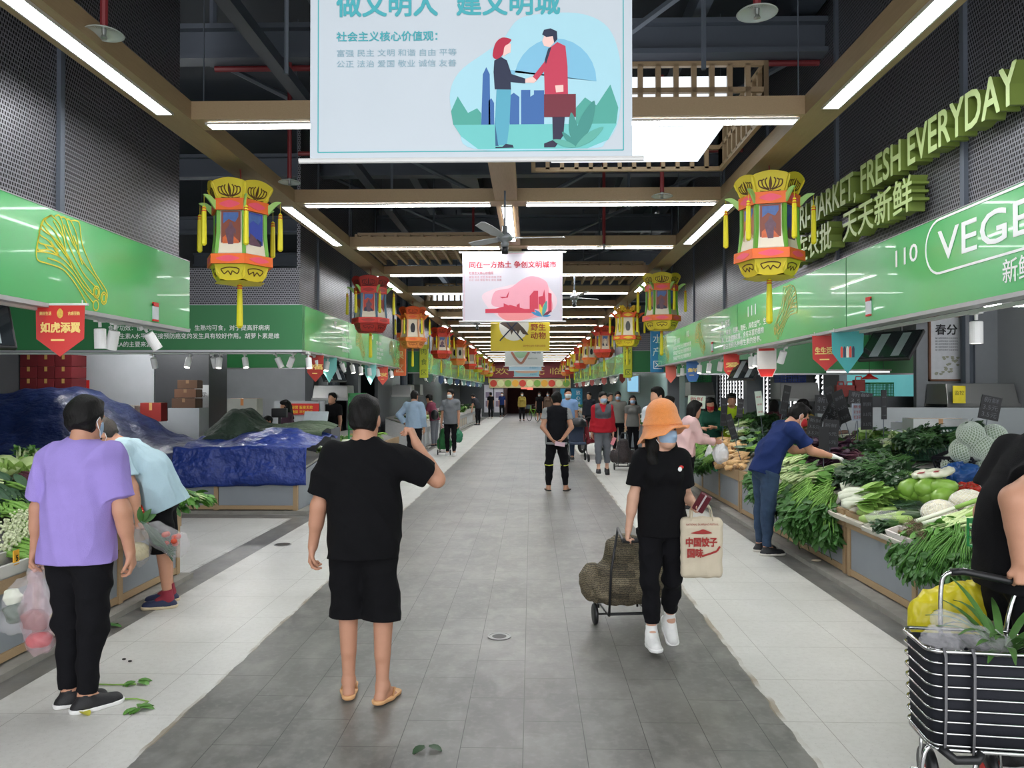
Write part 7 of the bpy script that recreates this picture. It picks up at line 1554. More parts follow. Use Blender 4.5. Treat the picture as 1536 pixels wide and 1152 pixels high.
for i, (x, y, z, lab) in enumerate(((-2.50, 4.42, 3.80, 'clear disc sprinkler by the nearest left lamp'), (1.25, 4.27, 3.80, 'clear disc sprinkler above the right end of the big banner'), (-2.42, 7.62, 3.80, 'clear disc sprinkler right of the left yellow lantern string'), (1.36, 8.02, 3.74, 'sprinkler dropping through the second crossbeam on the right'), (-1.0, 13.2, 3.7, 'clear disc sprinkler beyond the pink banner, left side'), (1.0, 10.6, 3.7, 'clear disc sprinkler left of the second right lantern'))):
    t = thing('sprinkler', lab, 'sprinkler', (x, y, z)); MB().lathe([(.012, .03), (.05, .02), (.10, .006), (.112, -.004), (.108, -.006), (.09, .0), (.04, .012), (.012, .02)], n=28).build('clear_disc', m_disc, t, True)
    MB().lathe([(0, -.035), (.02, -.03), (.012, -.012), (.016, .02), (.012, .05), (0, .05)], n=10).build('sprinkler_head', m_ss, t); MB().tube([(0, 0, .04), (0, 0, 5.0 - z)], .022, 8).build('drop_pipe', m_pipe, t)
for i, y in enumerate((4.35, 7.8, 10.6, 13.3)): tag(MB().tube([(-3.25, y, 5.02), (2.9, y, 5.02)], .03, 8).build('sprinkler_pipe', m_pipe), 'red sprinkler pipe crossing the roof, %s from the camera' % ORD[i].replace('nearest', 'first'), 'pipe', 'red sprinkler pipes across the roof')
# ---------------------------------------------------------------- things people carry
def sack(nm, lab, cat, top, w, h, m, seed=0, depth=.7, lean_=(0, 0), parts=(), thin=None):
    """a hanging carrier bag: gathered at the top, full at the bottom"""
    top = Vector(top); t = thing(nm, lab, cat, top); F = Field((-w, -w, -h - .08), (w, w, .06), .006); lx, ly = lean_
    F.cone((0, 0, .01), (0, 0, -.07), .020, .026, .01); F.cone((0, 0, -.05), (lx * .6, ly * .6, -h * .55), .03, w * .36, .05, ((0, 1, 0), depth)); F.cone((lx * .6, ly * .6, -h * .5), (lx, ly, -h + w * .33), w * .40, w * .38, .06, ((0, 1, 0), depth))
    F.noise(.007, 26, seed, (1, 1, .35), ridge=True); F.noise(.004, 55, seed + 1, (1, 1, .5), ridge=True); F.mesh('bag_film', m, t)
    for (x, y, z), r, mm, nm2 in parts:
        G = Field(Vector((x, y, z)) - Vector(r) * 1.5, Vector((x, y, z)) + Vector(r) * 1.5, .007); G.ell((x, y, z), list(r), None, .02); G.noise(.006, 40, seed + 5, ridge=True); G.mesh(nm2, mm, t)
    return t
f_clear = film('clear', '#e4e3e6', .22); f_pink = film('pink', '#e3c3cd', .28); f_yel = mat('film_yellow', '#e8d92e', .3, alpha=.88, var=.06, bump=.3, bscale=20)
H1 = wpos(man1, i1['hands']['L'])
sack('carrier_bag', 'clear carrier bag with greens hanging left in the hand of the lilac T-shirt', 'bag', H1 + Vector((-.03, 0, .0)), .24, .36, f_clear, 1, lean_=(-.10, 0), parts=(((-.10, 0, -.25), (.06, .05, .06), v_deep, 'greens'), ((-.12, .0, -.17), (.05, .04, .05), v_white, 'white_vegetables')))
sack('carrier_bag', 'pink carrier bag with a red packet at the bottom, lilac T-shirt hand', 'bag', H1 + Vector((.0, -.03, -.01)), .22, .45, f_pink, 2, lean_=(.02, 0), parts=(((.02, 0, -.38), (.065, .05, .045), mat('packet_red', '#c8281e', .35), 'red_packet'), ((.0, 0, -.27), (.07, .05, .06), mat('sausages', '#8a5a4e', .5, var=.4), 'brown_vegetables')))
sack('carrier_bag', 'clear carrier bag with pale cabbage on the right in the lilac T-shirt hand', 'bag', H1 + Vector((.03, .0, -.01)), .20, .37, f_clear, 3, lean_=(.10, 0), parts=(((.10, 0, -.27), (.05, .05, .09), veg('napa', '#d8d79a', var=.15), 'cabbage'),))
H2 = wpos(man2, i2['hands']['L'])
sack('carrier_bag', 'clear bag of bean sprouts in the hand of the pale blue T-shirt', 'bag', H2 + Vector((-.02, -.03, .01)), .24, .29, f_clear, 4, lean_=(.0, 0), parts=(((.0, 0, -.19), (.085, .07, .075), veg('sprouts', '#e0d3a0', var=.25, scale=60, bump=.8), 'bean_sprouts'),))
t = thing('carrier_bag', 'clear bag with scallions and red peppers held by the pale blue T-shirt', 'bag', H2 + Vector((.02, -.05, .03)))
F = Field((-.1, -.15, -.35), (.42, .15, .08), .007); F.cone((0, 0, 0), (.12, 0, -.07), .02, .08, .03, ((0, 1, 0), .7)); F.cone((.12, 0, -.07), (.27, 0, -.15), .09, .105, .04, ((0, 1, 0), .6)); F.noise(.006, 30, 6, ridge=True); F.mesh('bag_film', f_clear, t)
mb = MB(); g = random.Random(4)
for i in range(26): mb.tube([(0, g.gauss(0, .01), .03), (.12, g.gauss(0, .03), -.10 + g.gauss(0, .03)), (.25, g.gauss(0, .03), -.20 + g.gauss(0, .03))], [.004, .006, .005], 5)
mb.build('scallions', v_blue, t); mb = MB()
for i in range(8): mb.ball((.17 + g.uniform(0, .12), g.gauss(0, .02), -.10 + g.uniform(-.05, .04)), (.026, .026, .022), 8, 6)
mb.build('red_peppers', mat('pepper_red', '#c4482a', .35), t, True); mb = MB()
for i in range(5): leaf(mb, Vector((.0, 0, .02)), Vector((g.gauss(.3, .4), g.gauss(0, .2), .7)), -Y_, .12, .025, .5)
mb.build('leaves', v_dark, t, True)
# the woman's trolley, tote bag and wallet
def news():
    m = mat('newsprint_cloth', '#6d6350', .8); N = m.node_tree.nodes; L = m.node_tree.links; b = N['Principled BSDF']; tc = [n for n in N if n.type == 'TEX_COORD'][0]
    mp = N.new('ShaderNodeMapping'); mp.inputs['Rotation'].default_value = (PI / 2, 0, 0); L.new(tc.outputs['Object'], mp.inputs[0])
    br = N.new('ShaderNodeTexBrick'); br.inputs['Scale'].default_value = 1; br.offset = .37; br.inputs['Brick Width'].default_value = .13; br.inputs['Row Height'].default_value = .052; br.inputs['Mortar Size'].default_value = .002; br.inputs['Color1'].default_value = lin('#ffffff'); br.inputs['Color2'].default_value = lin('#4a4640'); br.inputs['Mortar'].default_value = lin('#e8e0d0'); L.new(mp.outputs[0], br.inputs['Vector'])
    wv = N.new('ShaderNodeTexWave'); wv.inputs['Scale'].default_value = 24; wv.inputs['Distortion'].default_value = 6; wv.inputs['Detail Scale'].default_value = 4; wv.bands_direction = 'Z'; L.new(tc.outputs['Object'], wv.inputs['Vector'])
    mx = N.new('ShaderNodeMix'); mx.data_type = 'RGBA'; mx.blend_type = 'MULTIPLY'; mx.inputs[0].default_value = .7; m2 = N.new('ShaderNodeMix'); m2.data_type = 'RGBA'; m2.inputs[6].default_value = lin('#4d463a'); m2.inputs[7].default_value = lin('#8f846b'); L.new(wv.outputs['Fac'], m2.inputs[0]); L.new(m2.outputs[2], mx.inputs[6]); L.new(br.outputs['Color'], mx.inputs[7]); L.new(mx.outputs[2], b.inputs['Base Color']); return m
def trolley(lab, loc, rz, m, w=.34, d=.24, h=.5, top=None, pocket=True, lean_=.12):
    t = thing('shopping_trolley', lab, 'trolley', loc, rz); F = Field((-w * .95, -d * 1.2, .08), (w * .95, d * 1.2, h + .32), .009)
    F.cone((0, 0, .22), (0, .02, h * .62), d * .55, d * .62, .05, ((1, 0, 0), w / d)); F.cone((0, .02, h * .5), (0, .05, h + .10), d * .58, d * .34, .06, ((1, 0, 0), w / d * .95))
    F.cut((0, 0, .16), (0, 0, -1)); F.noise(.006, 24, 3, ridge=True); F.mesh('bag', m, t)
    if pocket:
        for s in (-1, 1): F = Field((s * w * .55 - .14, -.16, .14), (s * w * .55 + .14, .16, .5), .009); F.ell((s * w * .58, 0, .30), (.085, .09, .14), None, .02); F.noise(.005, 30, 6, ridge=True); F.mesh('side_pocket', m, t)
        MB().tube([(-w * .46, -d * .52, h * .80), (0, -d * .60, h * .78), (w * .46, -d * .52, h * .80)], .008, 6).build('flap_trim', m_blackp, t)
    fm = MB(); b = d * .62
    for s in (-1, 1): fm.tube([(s * w * .36, -b, .06), (s * w * .36, -b - .005, h * .55)], .009, 7); fm.tube([(s * w * .34, b, .09), (s * w * .32, b + .03, h * .9), (s * w * .22, b + .06, h + .26)], .009, 7)
    fm.tube([(-w * .36, -b, .12), (w * .36, -b, .12)], .007, 6).tube([(-w * .36, -b, .10), (-w * .36, b, .10), (w * .36, b, .10), (w * .36, -b, .10)], .007, 6).tube([(-w * .5, b * .3, .075), (w * .5, b * .3, .075)], .007, 6)
    hx = top or (0, b + .10, h + .32); fm.tube([(-w * .22, b + .06, h + .26), Vector(hx) + Vector((-.05, 0, 0)), Vector(hx) + Vector((.05, 0, 0)), (w * .22, b + .06, h + .26)], .011, 7); fm.build('frame', mat('trolley_frame', '#3d3d3f', .4, .6), t, True)
    MB().tube([Vector(hx) + Vector((-.055, 0, 0)), Vector(hx) + Vector((.055, 0, 0))], .017, 10).build('handle', m_blackp, t)
    for s in (-1, 1):
        wm = MB(); Rw = Matrix.Rotation(PI / 2, 3, 'Y'); wm.lathe([(.03, -.014), (.070, -.014), (.076, -.007), (.076, .007), (.070, .014), (.03, .014)], (s * w * .53, b * .3, .077), 20, Rw); wo = wm.build('wheel', m_blackp, t, True); MB().lathe([(0, -.012), (.032, -.012), (.032, .012), (0, .012)], (s * w * .53, b * .3, .077), 12, Rw).build('hub', m_ss, wo)
    return t
HR = wpos(wom, i1 and iw['hands']['R']); TL = Vector((.68, 5.74, 0)); rz = PI + .12
inv_ = (Matrix.Translation(TL) @ Matrix.Rotation(rz, 4, 'Z')).inverted() @ HR
trolley('newspaper print shopping trolley pulled by the person in the orange hat', TL, rz, news(), .42, .27, .47, inv_)
m_canvas = mat('canvas', '#d5c9b2', .85, var=.06, bump=.2, bscale=300); HLw = wpos(wom, iw['hands']['L'])
tb = at(1052, 818, 5.02); t = thing('tote_bag', 'cream canvas tote bag with red characters hanging from the arm', 'bag', tb, .06); fr = fr_front((0, -.034, 0))
F = Field((-.17, -.08, -.24), (.17, .08, .26), .007)
for k in range(15): z = -.18 + .024 * k; F.cone((-.105, 0, z), (.105, 0, z), .030, .030, .012)
F.noise(.003, 25, 4, ridge=True); F.mesh('bag', m_canvas, t)
hl = HLw - tb; mb = MB()
for s in (-1, 1): mb.tube(smooth_line([(-.07 + .0 * s, .022 * s, .16), (-.06, .022 * s, .24), tuple(hl + Vector((-.01, .015 * s, .01))), (.05, .022 * s, .25), (.07, .022 * s, .16)], 5), .013, 6, True, .3)
mb.build('strap', m_canvas, t, True); mb = MB(); ft = fr_front((0, -.036, 0)); c_r = mat('tote_red', '#a3302c', .7)
ft = fr_front((0, -.0385, 0)); put_text(mb, '中国饺子', -.115, .005, .062, ft, bold=.05, width=.20); put_text(mb, '国味', -.105, -.065, .062, ft, bold=.05, width=.10); put_text(mb, 'NATIONAL DUMPLING FESTIVAL', -.11, .135, .018, ft, width=.21); mb.poly(smooth_poly([(-.08, .085), (-.03, .10), (.0, .11), (.03, .10), (.06, .085), (.0, .08)], 3), ft, 0, .002); mb.line([(-.0, -.06), (.05, -.045), (.09, -.03), (.11, .0)], .012, ft, 0, .002); mb.build('printed_lettering', c_r, t)
w_ = thing('wallet', 'dark red wallet with a phone held in the hand with the tote', 'wallet', HLw + Vector((.01, -.035, .035)), 0, None, (.3, .5, -.2)); MB().box((0, 0, 0), (.075, .024, .13)).build('cover', mat('wallet_red', '#561420', .4), w_, bevel=.008); MB().box((0, -.003, .0), (.010, .026, .12)).build('page_edge', mat('paper_edge', '#b9b0b0', .6), w_)
# things of the person at the right edge
H5 = wpos(man5, i5['hands']['L'])
yb_ = H5.copy()
sack('carrier_bag', 'yellow carrier bag in the hand at the right edge, blown out to the left', 'bag', yb_ + Vector((-.0, -.0, .03)), .42, .32, f_yel, 12, lean_=(-.25, .02), depth=.5)
sack('carrier_bag', 'white clear bag with a netted cabbage in the hand at the right edge', 'bag', yb_ + Vector((.02, -.10, .01)), .30, .40, film('white', '#ecebe8', .36), 13, lean_=(-.02, -.01), parts=(((-.03, -.01, -.26), (.115, .085, .075), mat('netted_cabbage', '#e6e2c0', .6, var=.15, scale=50, bump=.6), 'cabbage'), ((.07, .02, -.34), (.05, .05, .045), mat('brown_onion', '#a8735a', .5), 'onion')))
# basket cart
cz0, cz1 = .29, .68; c0 = at(1400, 1000, 3.06); cx, cy = c0.x + .235, 3.21; t = thing('basket_cart', 'chrome wire basket cart with a navy liner at the right edge', 'cart', (cx, cy, 0), -.12)
def rr(w, d, r, z, n=5):
    P = []
    for sx, sy, a0 in ((1, -1, -PI / 2), (1, 1, 0), (-1, 1, PI / 2), (-1, -1, PI)):
        for k in range(n + 1): a = a0 + PI / 2 * k / n; P.append((sx * (w - r) + r * math.cos(a), sy * (d - r) + r * math.sin(a), z))
    P.append(P[0]); return P
m_chr = mat('chrome', '#cfd0d0', .16, 1.0, var=.03)
for k in range(9):
    f = k / 8; MB().tube(rr(.225 - .012 * (1 - f), .155 - .008 * (1 - f), .05, cz0 + .02 + (cz1 - cz0 - .02) * f), .0048 if k < 8 else .008, 6, False).build('wire_ring', m_chr, t, True)
mb = MB(); P0_ = rr(.215, .145, .05, 0); nL = len(P0_) - 1; vs = []; fs = []
for f in (0, .33, .66, 1.0):
    for p in P0_[:-1]: k = 1 - .05 * (1 - f) + .008 * math.sin(9 * f + p[0] * 30); vs.append((p[0] * k, p[1] * k, cz0 + .01 + (cz1 - cz0 - .025) * f))
for i in range(3):
    for k in range(nL): fs.append((i * nL + k, i * nL + (k + 1) % nL, (i + 1) * nL + (k + 1) % nL, (i + 1) * nL + k))
fs.append(tuple(reversed(range(nL)))); o = mb.add(vs, fs).build('fabric_liner', mat('liner_navy', '#12151f', .8, bump=.1, bscale=90), t, True); md = o.modifiers.new('s', 'SOLIDIFY'); md.thickness = .004
for x in (-.165, -.06): MB().tube([(x, -.152, cz0 - .01), (x, -.166, cz0 + .15), (x, -.168, cz1 - .02), (x, -.155, cz1 + .012), (x, -.13, cz1)], .011, 6, True, .35).build('strap', mat('strap_grey', '#6d6d70', .6), t, True)
fr_m = MB(); fr_m.tube(rr(.205, .14, .05, cz0), .009, 7, False)
fr_m.tube(smooth_line([(-.19, -.10, cz0), (-.225, -.11, cz0 - .03), (-.245, -.115, .12), (-.235, -.12, .012), (-.20, -.16, .010)], 4), .0085, 8).tube(smooth_line([(-.02, -.14, cz0), (-.05, -.15, cz0 - .03), (-.075, -.16, .11), (-.07, -.165, .012), (-.20, -.16, .010)], 4), .0085, 8)
hq = (Matrix.Translation(t.location) @ Matrix.Rotation(-.12, 4, 'Z')).inverted() @ wpos(man5, i5['hands']['R']); fr_m.tube(smooth_line([(.2, .14, cz0 + .1), (.2, .16, cz1), (.26, .165, cz1 + .2), tuple(hq + Vector((.07, .005, 0)))], 4), .010, 8)
fr_m.tube(smooth_line([(-.06, .14, cz0 + .1), (-.06, .16, cz1), (-.055, .165, cz1 + .18), (-.035, .16, cz1 + .235), (.02, .15, cz1 + .25)], 4), .010, 8); fr_m.tube([(-.2, .12, .09), (.2, .12, .09)], .007, 6); fr_m.tube([(-.16, .12, .09), (-.15, .13, cz0)], .007, 6).tube([(.16, .12, .09), (.15, .13, cz0)], .007, 6); fr_m.build('frame', m_chr, t, True)
hl5 = (Matrix.Translation(t.location) @ Matrix.Rotation(-.12, 4, 'Z')).inverted() @ wpos(man5, i5['hands']['R']); MB().tube([(-.02, .152, cz1 + .245), (.03, .152, cz1 + .25), hl5 + Vector((-.05, 0, 0)), hl5 + Vector((.07, .005, 0))], .016, 10).build('handle_grip', m_blackp, t, True); MB().tube([(-.18, -.145, cz0 + .01), (-.13, -.16, cz0 - .03), (-.05, -.16, cz0 - .025), (-.03, -.15, cz0)], .018, 8).build('clamp', m_blackp, t, True)
for s in (-1, 1):
    wm = MB(); Rw = Matrix.Rotation(PI / 2, 3, 'Y'); wm.lathe([(.03, -.018), (.08, -.018), (.088, -.008), (.088, .008), (.08, .018), (.03, .018)], (s * .12, .15, .09), 20, Rw); wo = wm.build('wheel', m_blackp, t, True); MB().lathe([(0, -.02), (.03, -.02), (.03, .02), (0, .02)], (s * .12, .15, .09), 12, Rw).build('hub', m_red, wo)
MB().box((.02, -.02, cz0 - .004), (.3, .2, .006)).build('base_plate', mat('plate_grey', '#7a7c7e', .5), t)
g = random.Random(3); lk = thing('leek_greens', 'long dark green leek leaves sticking out of the basket cart', 'leek', (cx + .12, cy, cz1 - .06)); mb = MB()
for i in range(26): a = g.uniform(0, 2 * PI); leaf(mb, Vector((.02 * math.cos(a), .02 * math.sin(a), 0)), Vector((.5 * math.cos(a) + .1, .5 * math.sin(a), g.uniform(.5, 1.3))), Vector((-math.cos(a), -math.sin(a), .4)), g.uniform(.24, .40), .016, g.uniform(.7, 1.5), 7)
mb.build('leaves', veg('leek_leaf', '#4f7a3a', var=.3), lk, True); MB().tube([(0, 0, -.2), (0, 0, .02)], [.03, .026], 10).build('shank', v_white, lk, True)
for i, (x, y, lab, rot_) in enumerate(((-.16, -.06, 'crumpled clear bag in the left corner of the basket cart', .2), (-.03, -.03, 'long clear bag lying across the middle of the basket cart', -.6))):
    b_ = thing('plastic_bag', lab, 'bag', (cx + x, cy + y, cz1 + .0), rot_); F = Field((-.2, -.12, -.1), (.2, .12, .14), .007); F.cone((-.05 - .05 * i, 0, .03 + .05 * i), (.05 + .05 * i, 0, 0), .04, .05, .03); F.noise(.012, 40, i, ridge=True); F.mesh('film', film('clear', '#e4e3e6', .22), b_)
# ---------------------------------------------------------------- papers, trolleys and vehicles farther along
h7 = wpos(p7, i7['hands']['R']); t = tag(MB().box((0, 0, 0), (.17, .01, .07), Euler((0, .15, 0)).to_matrix()).build('folded_paper', mat('paper_pink', '#d8b9c4', .6)), 'pink white folded paper held behind the back of the vest wearer', 'paper'); t.location = h7 + Vector((.02, -.06, -.04))
t = tag(MB().box((0, 0, 0), (.07, .02, .16), Euler((0, .4, 0)).to_matrix()).build('paper_tag', mat('tag_pink', '#d9878f', .6)), 'pink tag in the hand of the red fleece jacket', 'tag'); t.location = wpos(p8, i8['hands']['L']) + Vector((.02, -.05, -.08))
trolley('dark patterned trolley behind the red fleece jacket', (2.0, 16.9, 0), PI, mat('dark_pattern', '#3a3233', .7, var=.8, scale=40), .36, .26, .5); trolley('green shopping trolley of the grey T-shirt person', (-2.35, 20.75, 0), PI, mat('trolley_green', '#1e6a34', .6), .32, .24, .55, None, False)
h10 = wpos(p10, i10['hands']['L']); sack('carrier_bag', 'green carrier bag hanging behind the grey T-shirt person', 'bag', h10 + Vector((.0, .06, 0)), .3, .42, mat('film_green', '#2f7a5a', .5), 21)
t = thing('stroller', 'dark baby stroller in front of the pale blue T-shirt', 'stroller', (1.12, 18.9, 0), .1); fm = MB()
for s in (-1, 1): fm.tube([(s * .22, -.25, .1), (s * .22, .1, .5), (s * .2, .35, 1.0)], .013, 6).tube([(s * .22, .25, .1), (s * .22, .05, .55)], .013, 6)
fm.tube([(-.2, .35, 1.0), (.2, .35, 1.0)], .016, 6); fm.build('frame', m_blackp, t); MB().box((0, .0, .45), (.38, .4, .06)).box((0, .16, .68), (.38, .06, .42)).build('seat', mat('stroller_navy', '#39455c', .7), t, bevel=.02); MB().lathe([(.26, 0), (.24, .12), (.14, .2), (0, .22)], (0, .05, .85), 14).build('hood', m_blackp, t, True)
for sx in (-1, 1):
    for y in (-.25, .25): MB().lathe([(.03, -.02), (.09, -.02), (.1, 0), (.09, .02), (.03, .02)], (sx * .24, y, .1), 14, Matrix.Rotation(PI / 2, 3, 'Y')).build('wheel', m_blackp, t, True)
def wheel(mb, c, r, w=.03, tire=.02, n=20):
    mb.tube([(c[0], c[1] + (r - tire) * math.cos(2 * PI * k / n), c[2] + (r - tire) * math.sin(2 * PI * k / n)) for k in range(n + 1)], tire, 7, False)
def scooter(lab, loc, rz, c):
    t = thing('scooter', lab, 'scooter', loc, rz); Rw = Matrix.Rotation(PI / 2, 3, 'Y')
    for y in (-.55, .55): w = MB(); wheel(w, (0, y, .21), .21, tire=.045); wo = w.build('wheel', m_blackp, t, True); MB().lathe([(0, -.03), (.11, -.02), (.11, .02), (0, .03)], (0, y, .21), 12, Rw).build('hub', m_ss, wo)
    F = Field((-.25, -.75, .1), (.25, .75, 1.0), .014); F.cone((0, -.5, .62), (0, -.05, .45), .13, .11, .05); F.cone((0, -.05, .32), (0, .3, .30), .13, .12, .06, ((0, 0, 1), .5)); F.cone((0, .34, .35), (0, .42, .85), .12, .08, .06, ((0, 1, 0), .5)); F.cone((0, .55, .40), (0, .50, .46), .1, .09, .03); F.mesh('body', mat('scooter_' + c, c, .3), t)
    F = Field((-.2, -.7, .6), (.2, .1, .9), .014); F.cone((0, -.5, .74), (0, -.1, .72), .10, .11, .04, ((0, 0, 1), .5)); F.mesh('seat', m_blackp, t)
    MB().tube([(-.3, .32, 1.0), (-.1, .40, 1.0), (0, .42, .95), (.1, .40, 1.0), (.3, .32, 1.0)], .016, 8).tube([(0, .42, .95), (0, .55, .25)], .02, 8).build('handlebar', m_blackp, t, True); MB().ball((0, .5, .88), (.08, .05, .07), 12, 8).build('headlamp', m_ss, t, True)
    for s in (-1, 1): MB().tube([(s * .2, .38, 1.0), (s * .26, .40, 1.12)], .006, 5).ball((s * .27, .40, 1.15), (.05, .012, .035), 8, 6).build('mirror', m_blackp, t, True)
    return t
scooter('red scooter parked near the right lane behind the red fleece jacket', (1.75, 21.9, 0), 2.5, '#7a2029'); scooter('pale scooter parked further right of the lane', (1.25, 26.0, 0), 2.8, '#8f9296')
def bike(lab, loc, rz, c):
    t = thing('bicycle', lab, 'bicycle', loc, rz); mf = mat('bike_' + c, c, .35)
    for y in (-.5, .5): w = MB(); wheel(w, (0, y, .33), .33, tire=.02, n=26); wo = w.build('wheel', m_blackp, t, True); s = MB(); [s.tube([(0, y, .33), (0, y + .31 * math.cos(a), .33 + .31 * math.sin(a))], .002, 3) for a in [k * PI / 7 for k in range(14)]]; s.build('spokes', m_ss, wo)
    MB().tube([(0, -.5, .33), (0, -.05, .30), (0, -.18, .75), (0, -.5, .33)], .014, 6).tube([(0, -.05, .30), (0, .36, .72), (0, -.16, .68)], .016, 6).tube([(0, .5, .33), (0, .36, .75), (0, .33, .92)], .015, 6).build('frame', mf, t); MB().tube([(-.27, .25, .98), (0, .33, .95), (.27, .25, .98)], .012, 6).build('handlebar', m_blackp, t); MB().ball((0, -.2, .82), (.07, .13, .035), 10, 6).build('saddle', m_blackp, t, True); MB().box((0, .58, .82), (.3, .22, .2)).build('basket', m_steel, t)
bike('green bicycle in the middle of the far hall', (.12, 44.6, 0), .5, '#8fbf3a')
# drain cover, litter
t = thing('floor_drain', 'round steel drain cover in the dark floor', 'drain', onz(749, 955, .0)); MB().lathe([(0, 0), (.075, 0), (.082, .001), (.082, .006), (.072, .006), (.07, .003), (0, .003)], n=28).build('ring', m_ss, t); MB().lathe([(.0, .0035), (.045, .004), (.05, .0035), (0, .0038)], n=20).build('grate', mat('drain_dark', '#3d3d3c', .5, .5), t)
t = thing('manhole_cover', 'dark round cover on the floor beside the gutter', 'drain cover', onz(424, 817, 0)); MB().lathe([(0, 0), (.08, 0), (.08, .006), (0, .006)], n=22).build('plate', m_plinth, t); MB().lathe([(.082, 0), (.095, 0), (.095, .004), (.082, .004)], n=22).build('ring', m_ss, t)
def scrap(lab, px, py, pts, nl, c, seed, stemc=None):
    o = onz(px, py, .004); t = thing('leaf_scrap', lab, 'leaf', o); g = random.Random(seed); mb = MB()
    for i in range(nl): a = g.uniform(0, 6.3); leaf(mb, Vector((.01 * math.cos(a), .01 * math.sin(a), .008)), Vector((math.cos(a), math.sin(a), .35)), Z_, g.uniform(.05, .08), .026, .9, 4, g.uniform(-.5, .5))
    mb.build('leaves', c, t, True)
    if pts: MB().tube([onz(x, y, .006) - o for x, y in pts], .0042, 6).build('stem', v_light, t, True)
scrap('torn celery leaf with a long bent stem on the pale tiles', 207, 1064, [(207, 1060), (222, 1052), (205, 1048), (158, 1049)], 6, v_mid, 1); scrap('single celery leaf on a long stem beyond the bent one', 205, 1024, [(204, 1026), (170, 1027), (140, 1026)], 4, v_mid, 2); scrap('dark leaf in the gutter between the two people', 165, 940, None, 4, v_dark, 3); scrap('yellow leaf under the front black shoe', 120, 1068, None, 3, veg('leaf_yellow', '#c9c24a'), 4)
scrap('small dark leaf on the dark floor at the bottom', 640, 1122, None, 2, v_deep, 5)
for i, (px, py, lab) in enumerate(((186, 990, 'tiny dark crumb on the pale tiles by the lilac T-shirt shoes'), (195, 993, 'second tiny crumb next to the first on the pale tiles'), (1160, 797, 'pale paper scrap in the gutter by the jeans'))): t = tag(MB().ball((0, 0, .006), (.014, .010, .006) if i < 2 else (.05, .02, .012), 8, 5).build('litter', m_plinth if i < 2 else m_canvas, None, True), lab, 'litter'); t.location = onz(px, py, 0)
t = thing('paper_scrap', 'crumpled paper scrap on the curb below the pak choi', 'litter', (2.78, 7.6, .045)); MB().ball((0, 0, .012), (.05, .03, .012), 8, 5).build('paper', m_canvas, t, True)
# ---------------------------------------------------------------- price boards and bits on the right counters
m_chalk = mat('chalk_board', '#1f2023', .6); m_chalkt = mat('chalk_marks', '#5f6166', .7)
def board(lab, px, py, w, h, Y, rz=0., tilt=0., pole=None, c=None, grp=None, txt='3.5元'):
    p = at(px, py, Y); t = thing('price_board', lab, 'price board', p, 0, grp, (0, tilt, rz)); MB().box((0, 0, 0), (w, .012, h)).build('card', c or m_chalk, t)
    mb = MB(); f = fr_front((0, -.007, 0)); n = 2 if h < w else 3
    for i in range(n): put_text(mb, txt if i else '新鲜', -w * .4, h * .5 - (i + .9) * h / (n + .3), min(h / (n + .8), w * .3), f, width=w * .75)
    mb.build('lettering', m_chalkt if c is None else mat('price_red', '#b03030', .5), t); MB().tube([(0, .01, -h / 2), (0, .01, -max(.15, p.z - (zR(p.x) if p.x < 4.32 else 1.44 if p.y > 11.9 else 0.)))], .005, 5).build('stick', m_steel, t); return t
for i, a in enumerate(((1238, 607, .30, .26, 11.0, 0, .05, .35), (1252, 622, .28, .30, 9.6, .2, .5, .4), (1262, 610, .16, .40, 9.4, .3, -.35, .4), (1290, 598, .34, .20, 11.2, 0, .15, .5), (1300, 620, .17, .38, 9.0, .4, 0, .3), (1222, 640, .17, .26, 9.8, -.5, .15, .3), (1246, 650, .16, .30, 8.6, -.3, .05, .4), (1247, 600, .10, .34, 9.6, 0, -.3, .4), (1326, 607, .06, .34, 9.0, 0, 0, .6), (1485, 612, .22, .26, 8.6, 0, .2, .45))):
    board('black price board on a stick, %s from left among the right vegetables' % ['fourth', 'fifth', 'sixth', 'seventh', 'eighth', 'first', 'second', 'third', 'ninth narrow', 'tenth'][i] if i < 9 else 'large dark price board beside the melons', *a[:5], a[5], a[6], a[7], grp='black price boards')
board('white card with a blue frame on a stick among the price boards', 1287, 618, .14, .20, 9.2, 0, 0, .35, mat('card_blue', '#c5d0e0', .5), txt='扫码'); board('white and green payment card by the neon T-shirt', 1139, 605, .10, .36, 11.4, 0, -.12, .4, mat('card_green', '#cfe0d0', .5), txt='收款'); board('small green and white card beside the red mask seller', 1045, 603, .3, .22, 13.4, 0, .05, .4, mat('card_green', '#cfe0d0', .5), txt='价格')
for i, (px, py, Y, h) in enumerate(((1086, 618, 11.6, .42), (1097, 640, 10.9, .36), (1178, 600, 10.6, .4), (1110, 612, 12.4, .3))): board('dark narrow price stick by the neon T-shirt, %s from left' % ['first', 'third', 'fourth', 'second'][i], px, py, .10, h, Y, .2, [.05, -.3, .2, .1][i], .3, None, 'narrow price sticks')
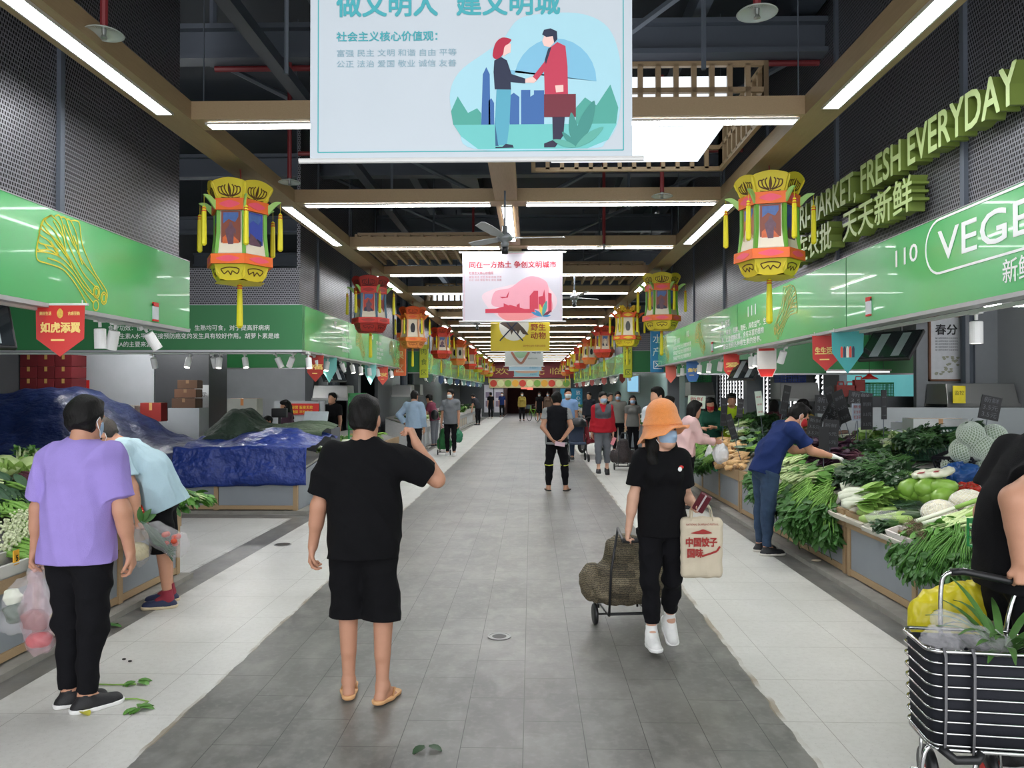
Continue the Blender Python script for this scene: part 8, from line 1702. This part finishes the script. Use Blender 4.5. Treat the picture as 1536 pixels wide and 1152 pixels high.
# price gun in the hand of the leaning person: a black card
h6 = wpos(man6, i6['wr']['L']); t = thing('price_board', 'black price board standing between the arms of the navy T-shirt', 'price board', h6 + Vector((.06, -.14, .14)), .1); MB().box((0, 0, 0), (.11, .012, .26)).build('card', m_chalk, t); MB().tube([(0, .01, -.12), (0, .01, -.5)], .005, 5).build('stick', m_steel, t)
def sackcloth(nm, lab, cat, p, r, m, seed): t = thing(nm, lab, cat, p); F = Field(-Vector(r) * 1.4, Vector(r) * 1.4, .008); F.ell((0, 0, 0), list(r), None, .02); F.noise(.016, 22, seed, ridge=True); F.noise(.006, 50, seed + 1, ridge=True); F.mesh('film', m, t); return t
sackcloth('plastic_bag', 'crumpled blue plastic bag beside the vegetable packs', 'bag', rdeck(1443, 712, .06), (.17, .14, .10), mat('bag_blue', '#23508f', .3, var=.2, bump=.3, bscale=30), 3)
sackcloth('plastic_bag', 'clear bag bulging over the pale cucumbers at the counter edge', 'bag', rdeck(1330, 778, .06), (.16, .12, .06), film('clear', '#e4e3e6', .22), 5); sackcloth('plastic_bag', 'white carrier bag lying beyond the leaning person', 'bag', rdeck(1112, 648, .12), (.16, .14, .10), mat('bag_white', '#d9dadc', .4), 7)
hp_ = wpos(pk, ik['hands']['R']); sack('carrier_bag', 'white carrier bag held by the pink sweater over the greens', 'bag', hp_, .28, .30, mat('bag_white', '#d9dadc', .4), 31); sack('carrier_bag', 'small white bag hanging on the bamboo shoot counter', 'bag', onx(1064, 670, 2.80) + Vector((0, 0, -.0)), .18, .32, mat('bag_white', '#d9dadc', .4), 33)
carton('white carton with a blue band on the partition side of the taro', tuple(rdeck(1362, 645, .04)), (.34, .2, .1), '#c9cdd2', .3, None, '#2f4a9a'); carton('white foam box at the back beside the melons', tuple(rdeck(1402, 648, .02)), (.6, .34, .16), '#c5c8c8', -.1, None, '#b98a5a')
for i, (px, lab) in enumerate(((1261, 'left'), (1275, 'middle'), (1288, 'right'))):
    p = at(px, 588, 14.6); t = thing('gift_box', 'red handled gift box on the window ledge, %s one' % lab, 'box', (p.x, 14.6, 1.62 + (.1 if i == 2 else 0)), 0, 'red gift boxes'); MB().box((0, 0, .1), (.2, .12, .22)).build('body', mat('gift_red', '#8f2a24', .5, var=.2), t, bevel=.01); MB().tube([(-.06, 0, .2), (-.05, 0, .27), (.05, 0, .27), (.06, 0, .2)], .012, 6).build('handle', m_red, t)
wallbox('trim_shelf', (5.9, 14.4, 0), (8.0, 14.8, 1.62), m_walld); crate('green crate on the window ledge right of the gift boxes', (at(1318, 590, 14.6).x, 14.6, 1.62), (0, 0, 0), (.42, .3, .26), m_crl)
t = thing('pendant_lamp', 'red pendant lamp hanging in front of the turquoise sheet', 'lamp', (at(1304, 570, 14.9).x, 14.9, 1.95)); MB().lathe([(.03, .1), (.05, .07), (.17, .0), (.16, -.005), (.04, .05), (0, .06)], n=18).build('shade', m_red, t, True); MB().tube([(0, 0, .1), (0, 0, 4.05)], .006, 5).build('cord', m_blackp, t)
t = thing('wall_screen', 'light blue lit wall screen over the far right counters', 'screen', (4.56, 34.5, 2.05)); MB().box((0, 0, 0), (.06, 3.6, .75)).build('casing', m_alu, t); MB().box((-.035, 0, 0), (.01, 3.5, .66)).build('display', mat('screen_blue', '#8fc8ec', .3, var=.05, emit=.8), t)
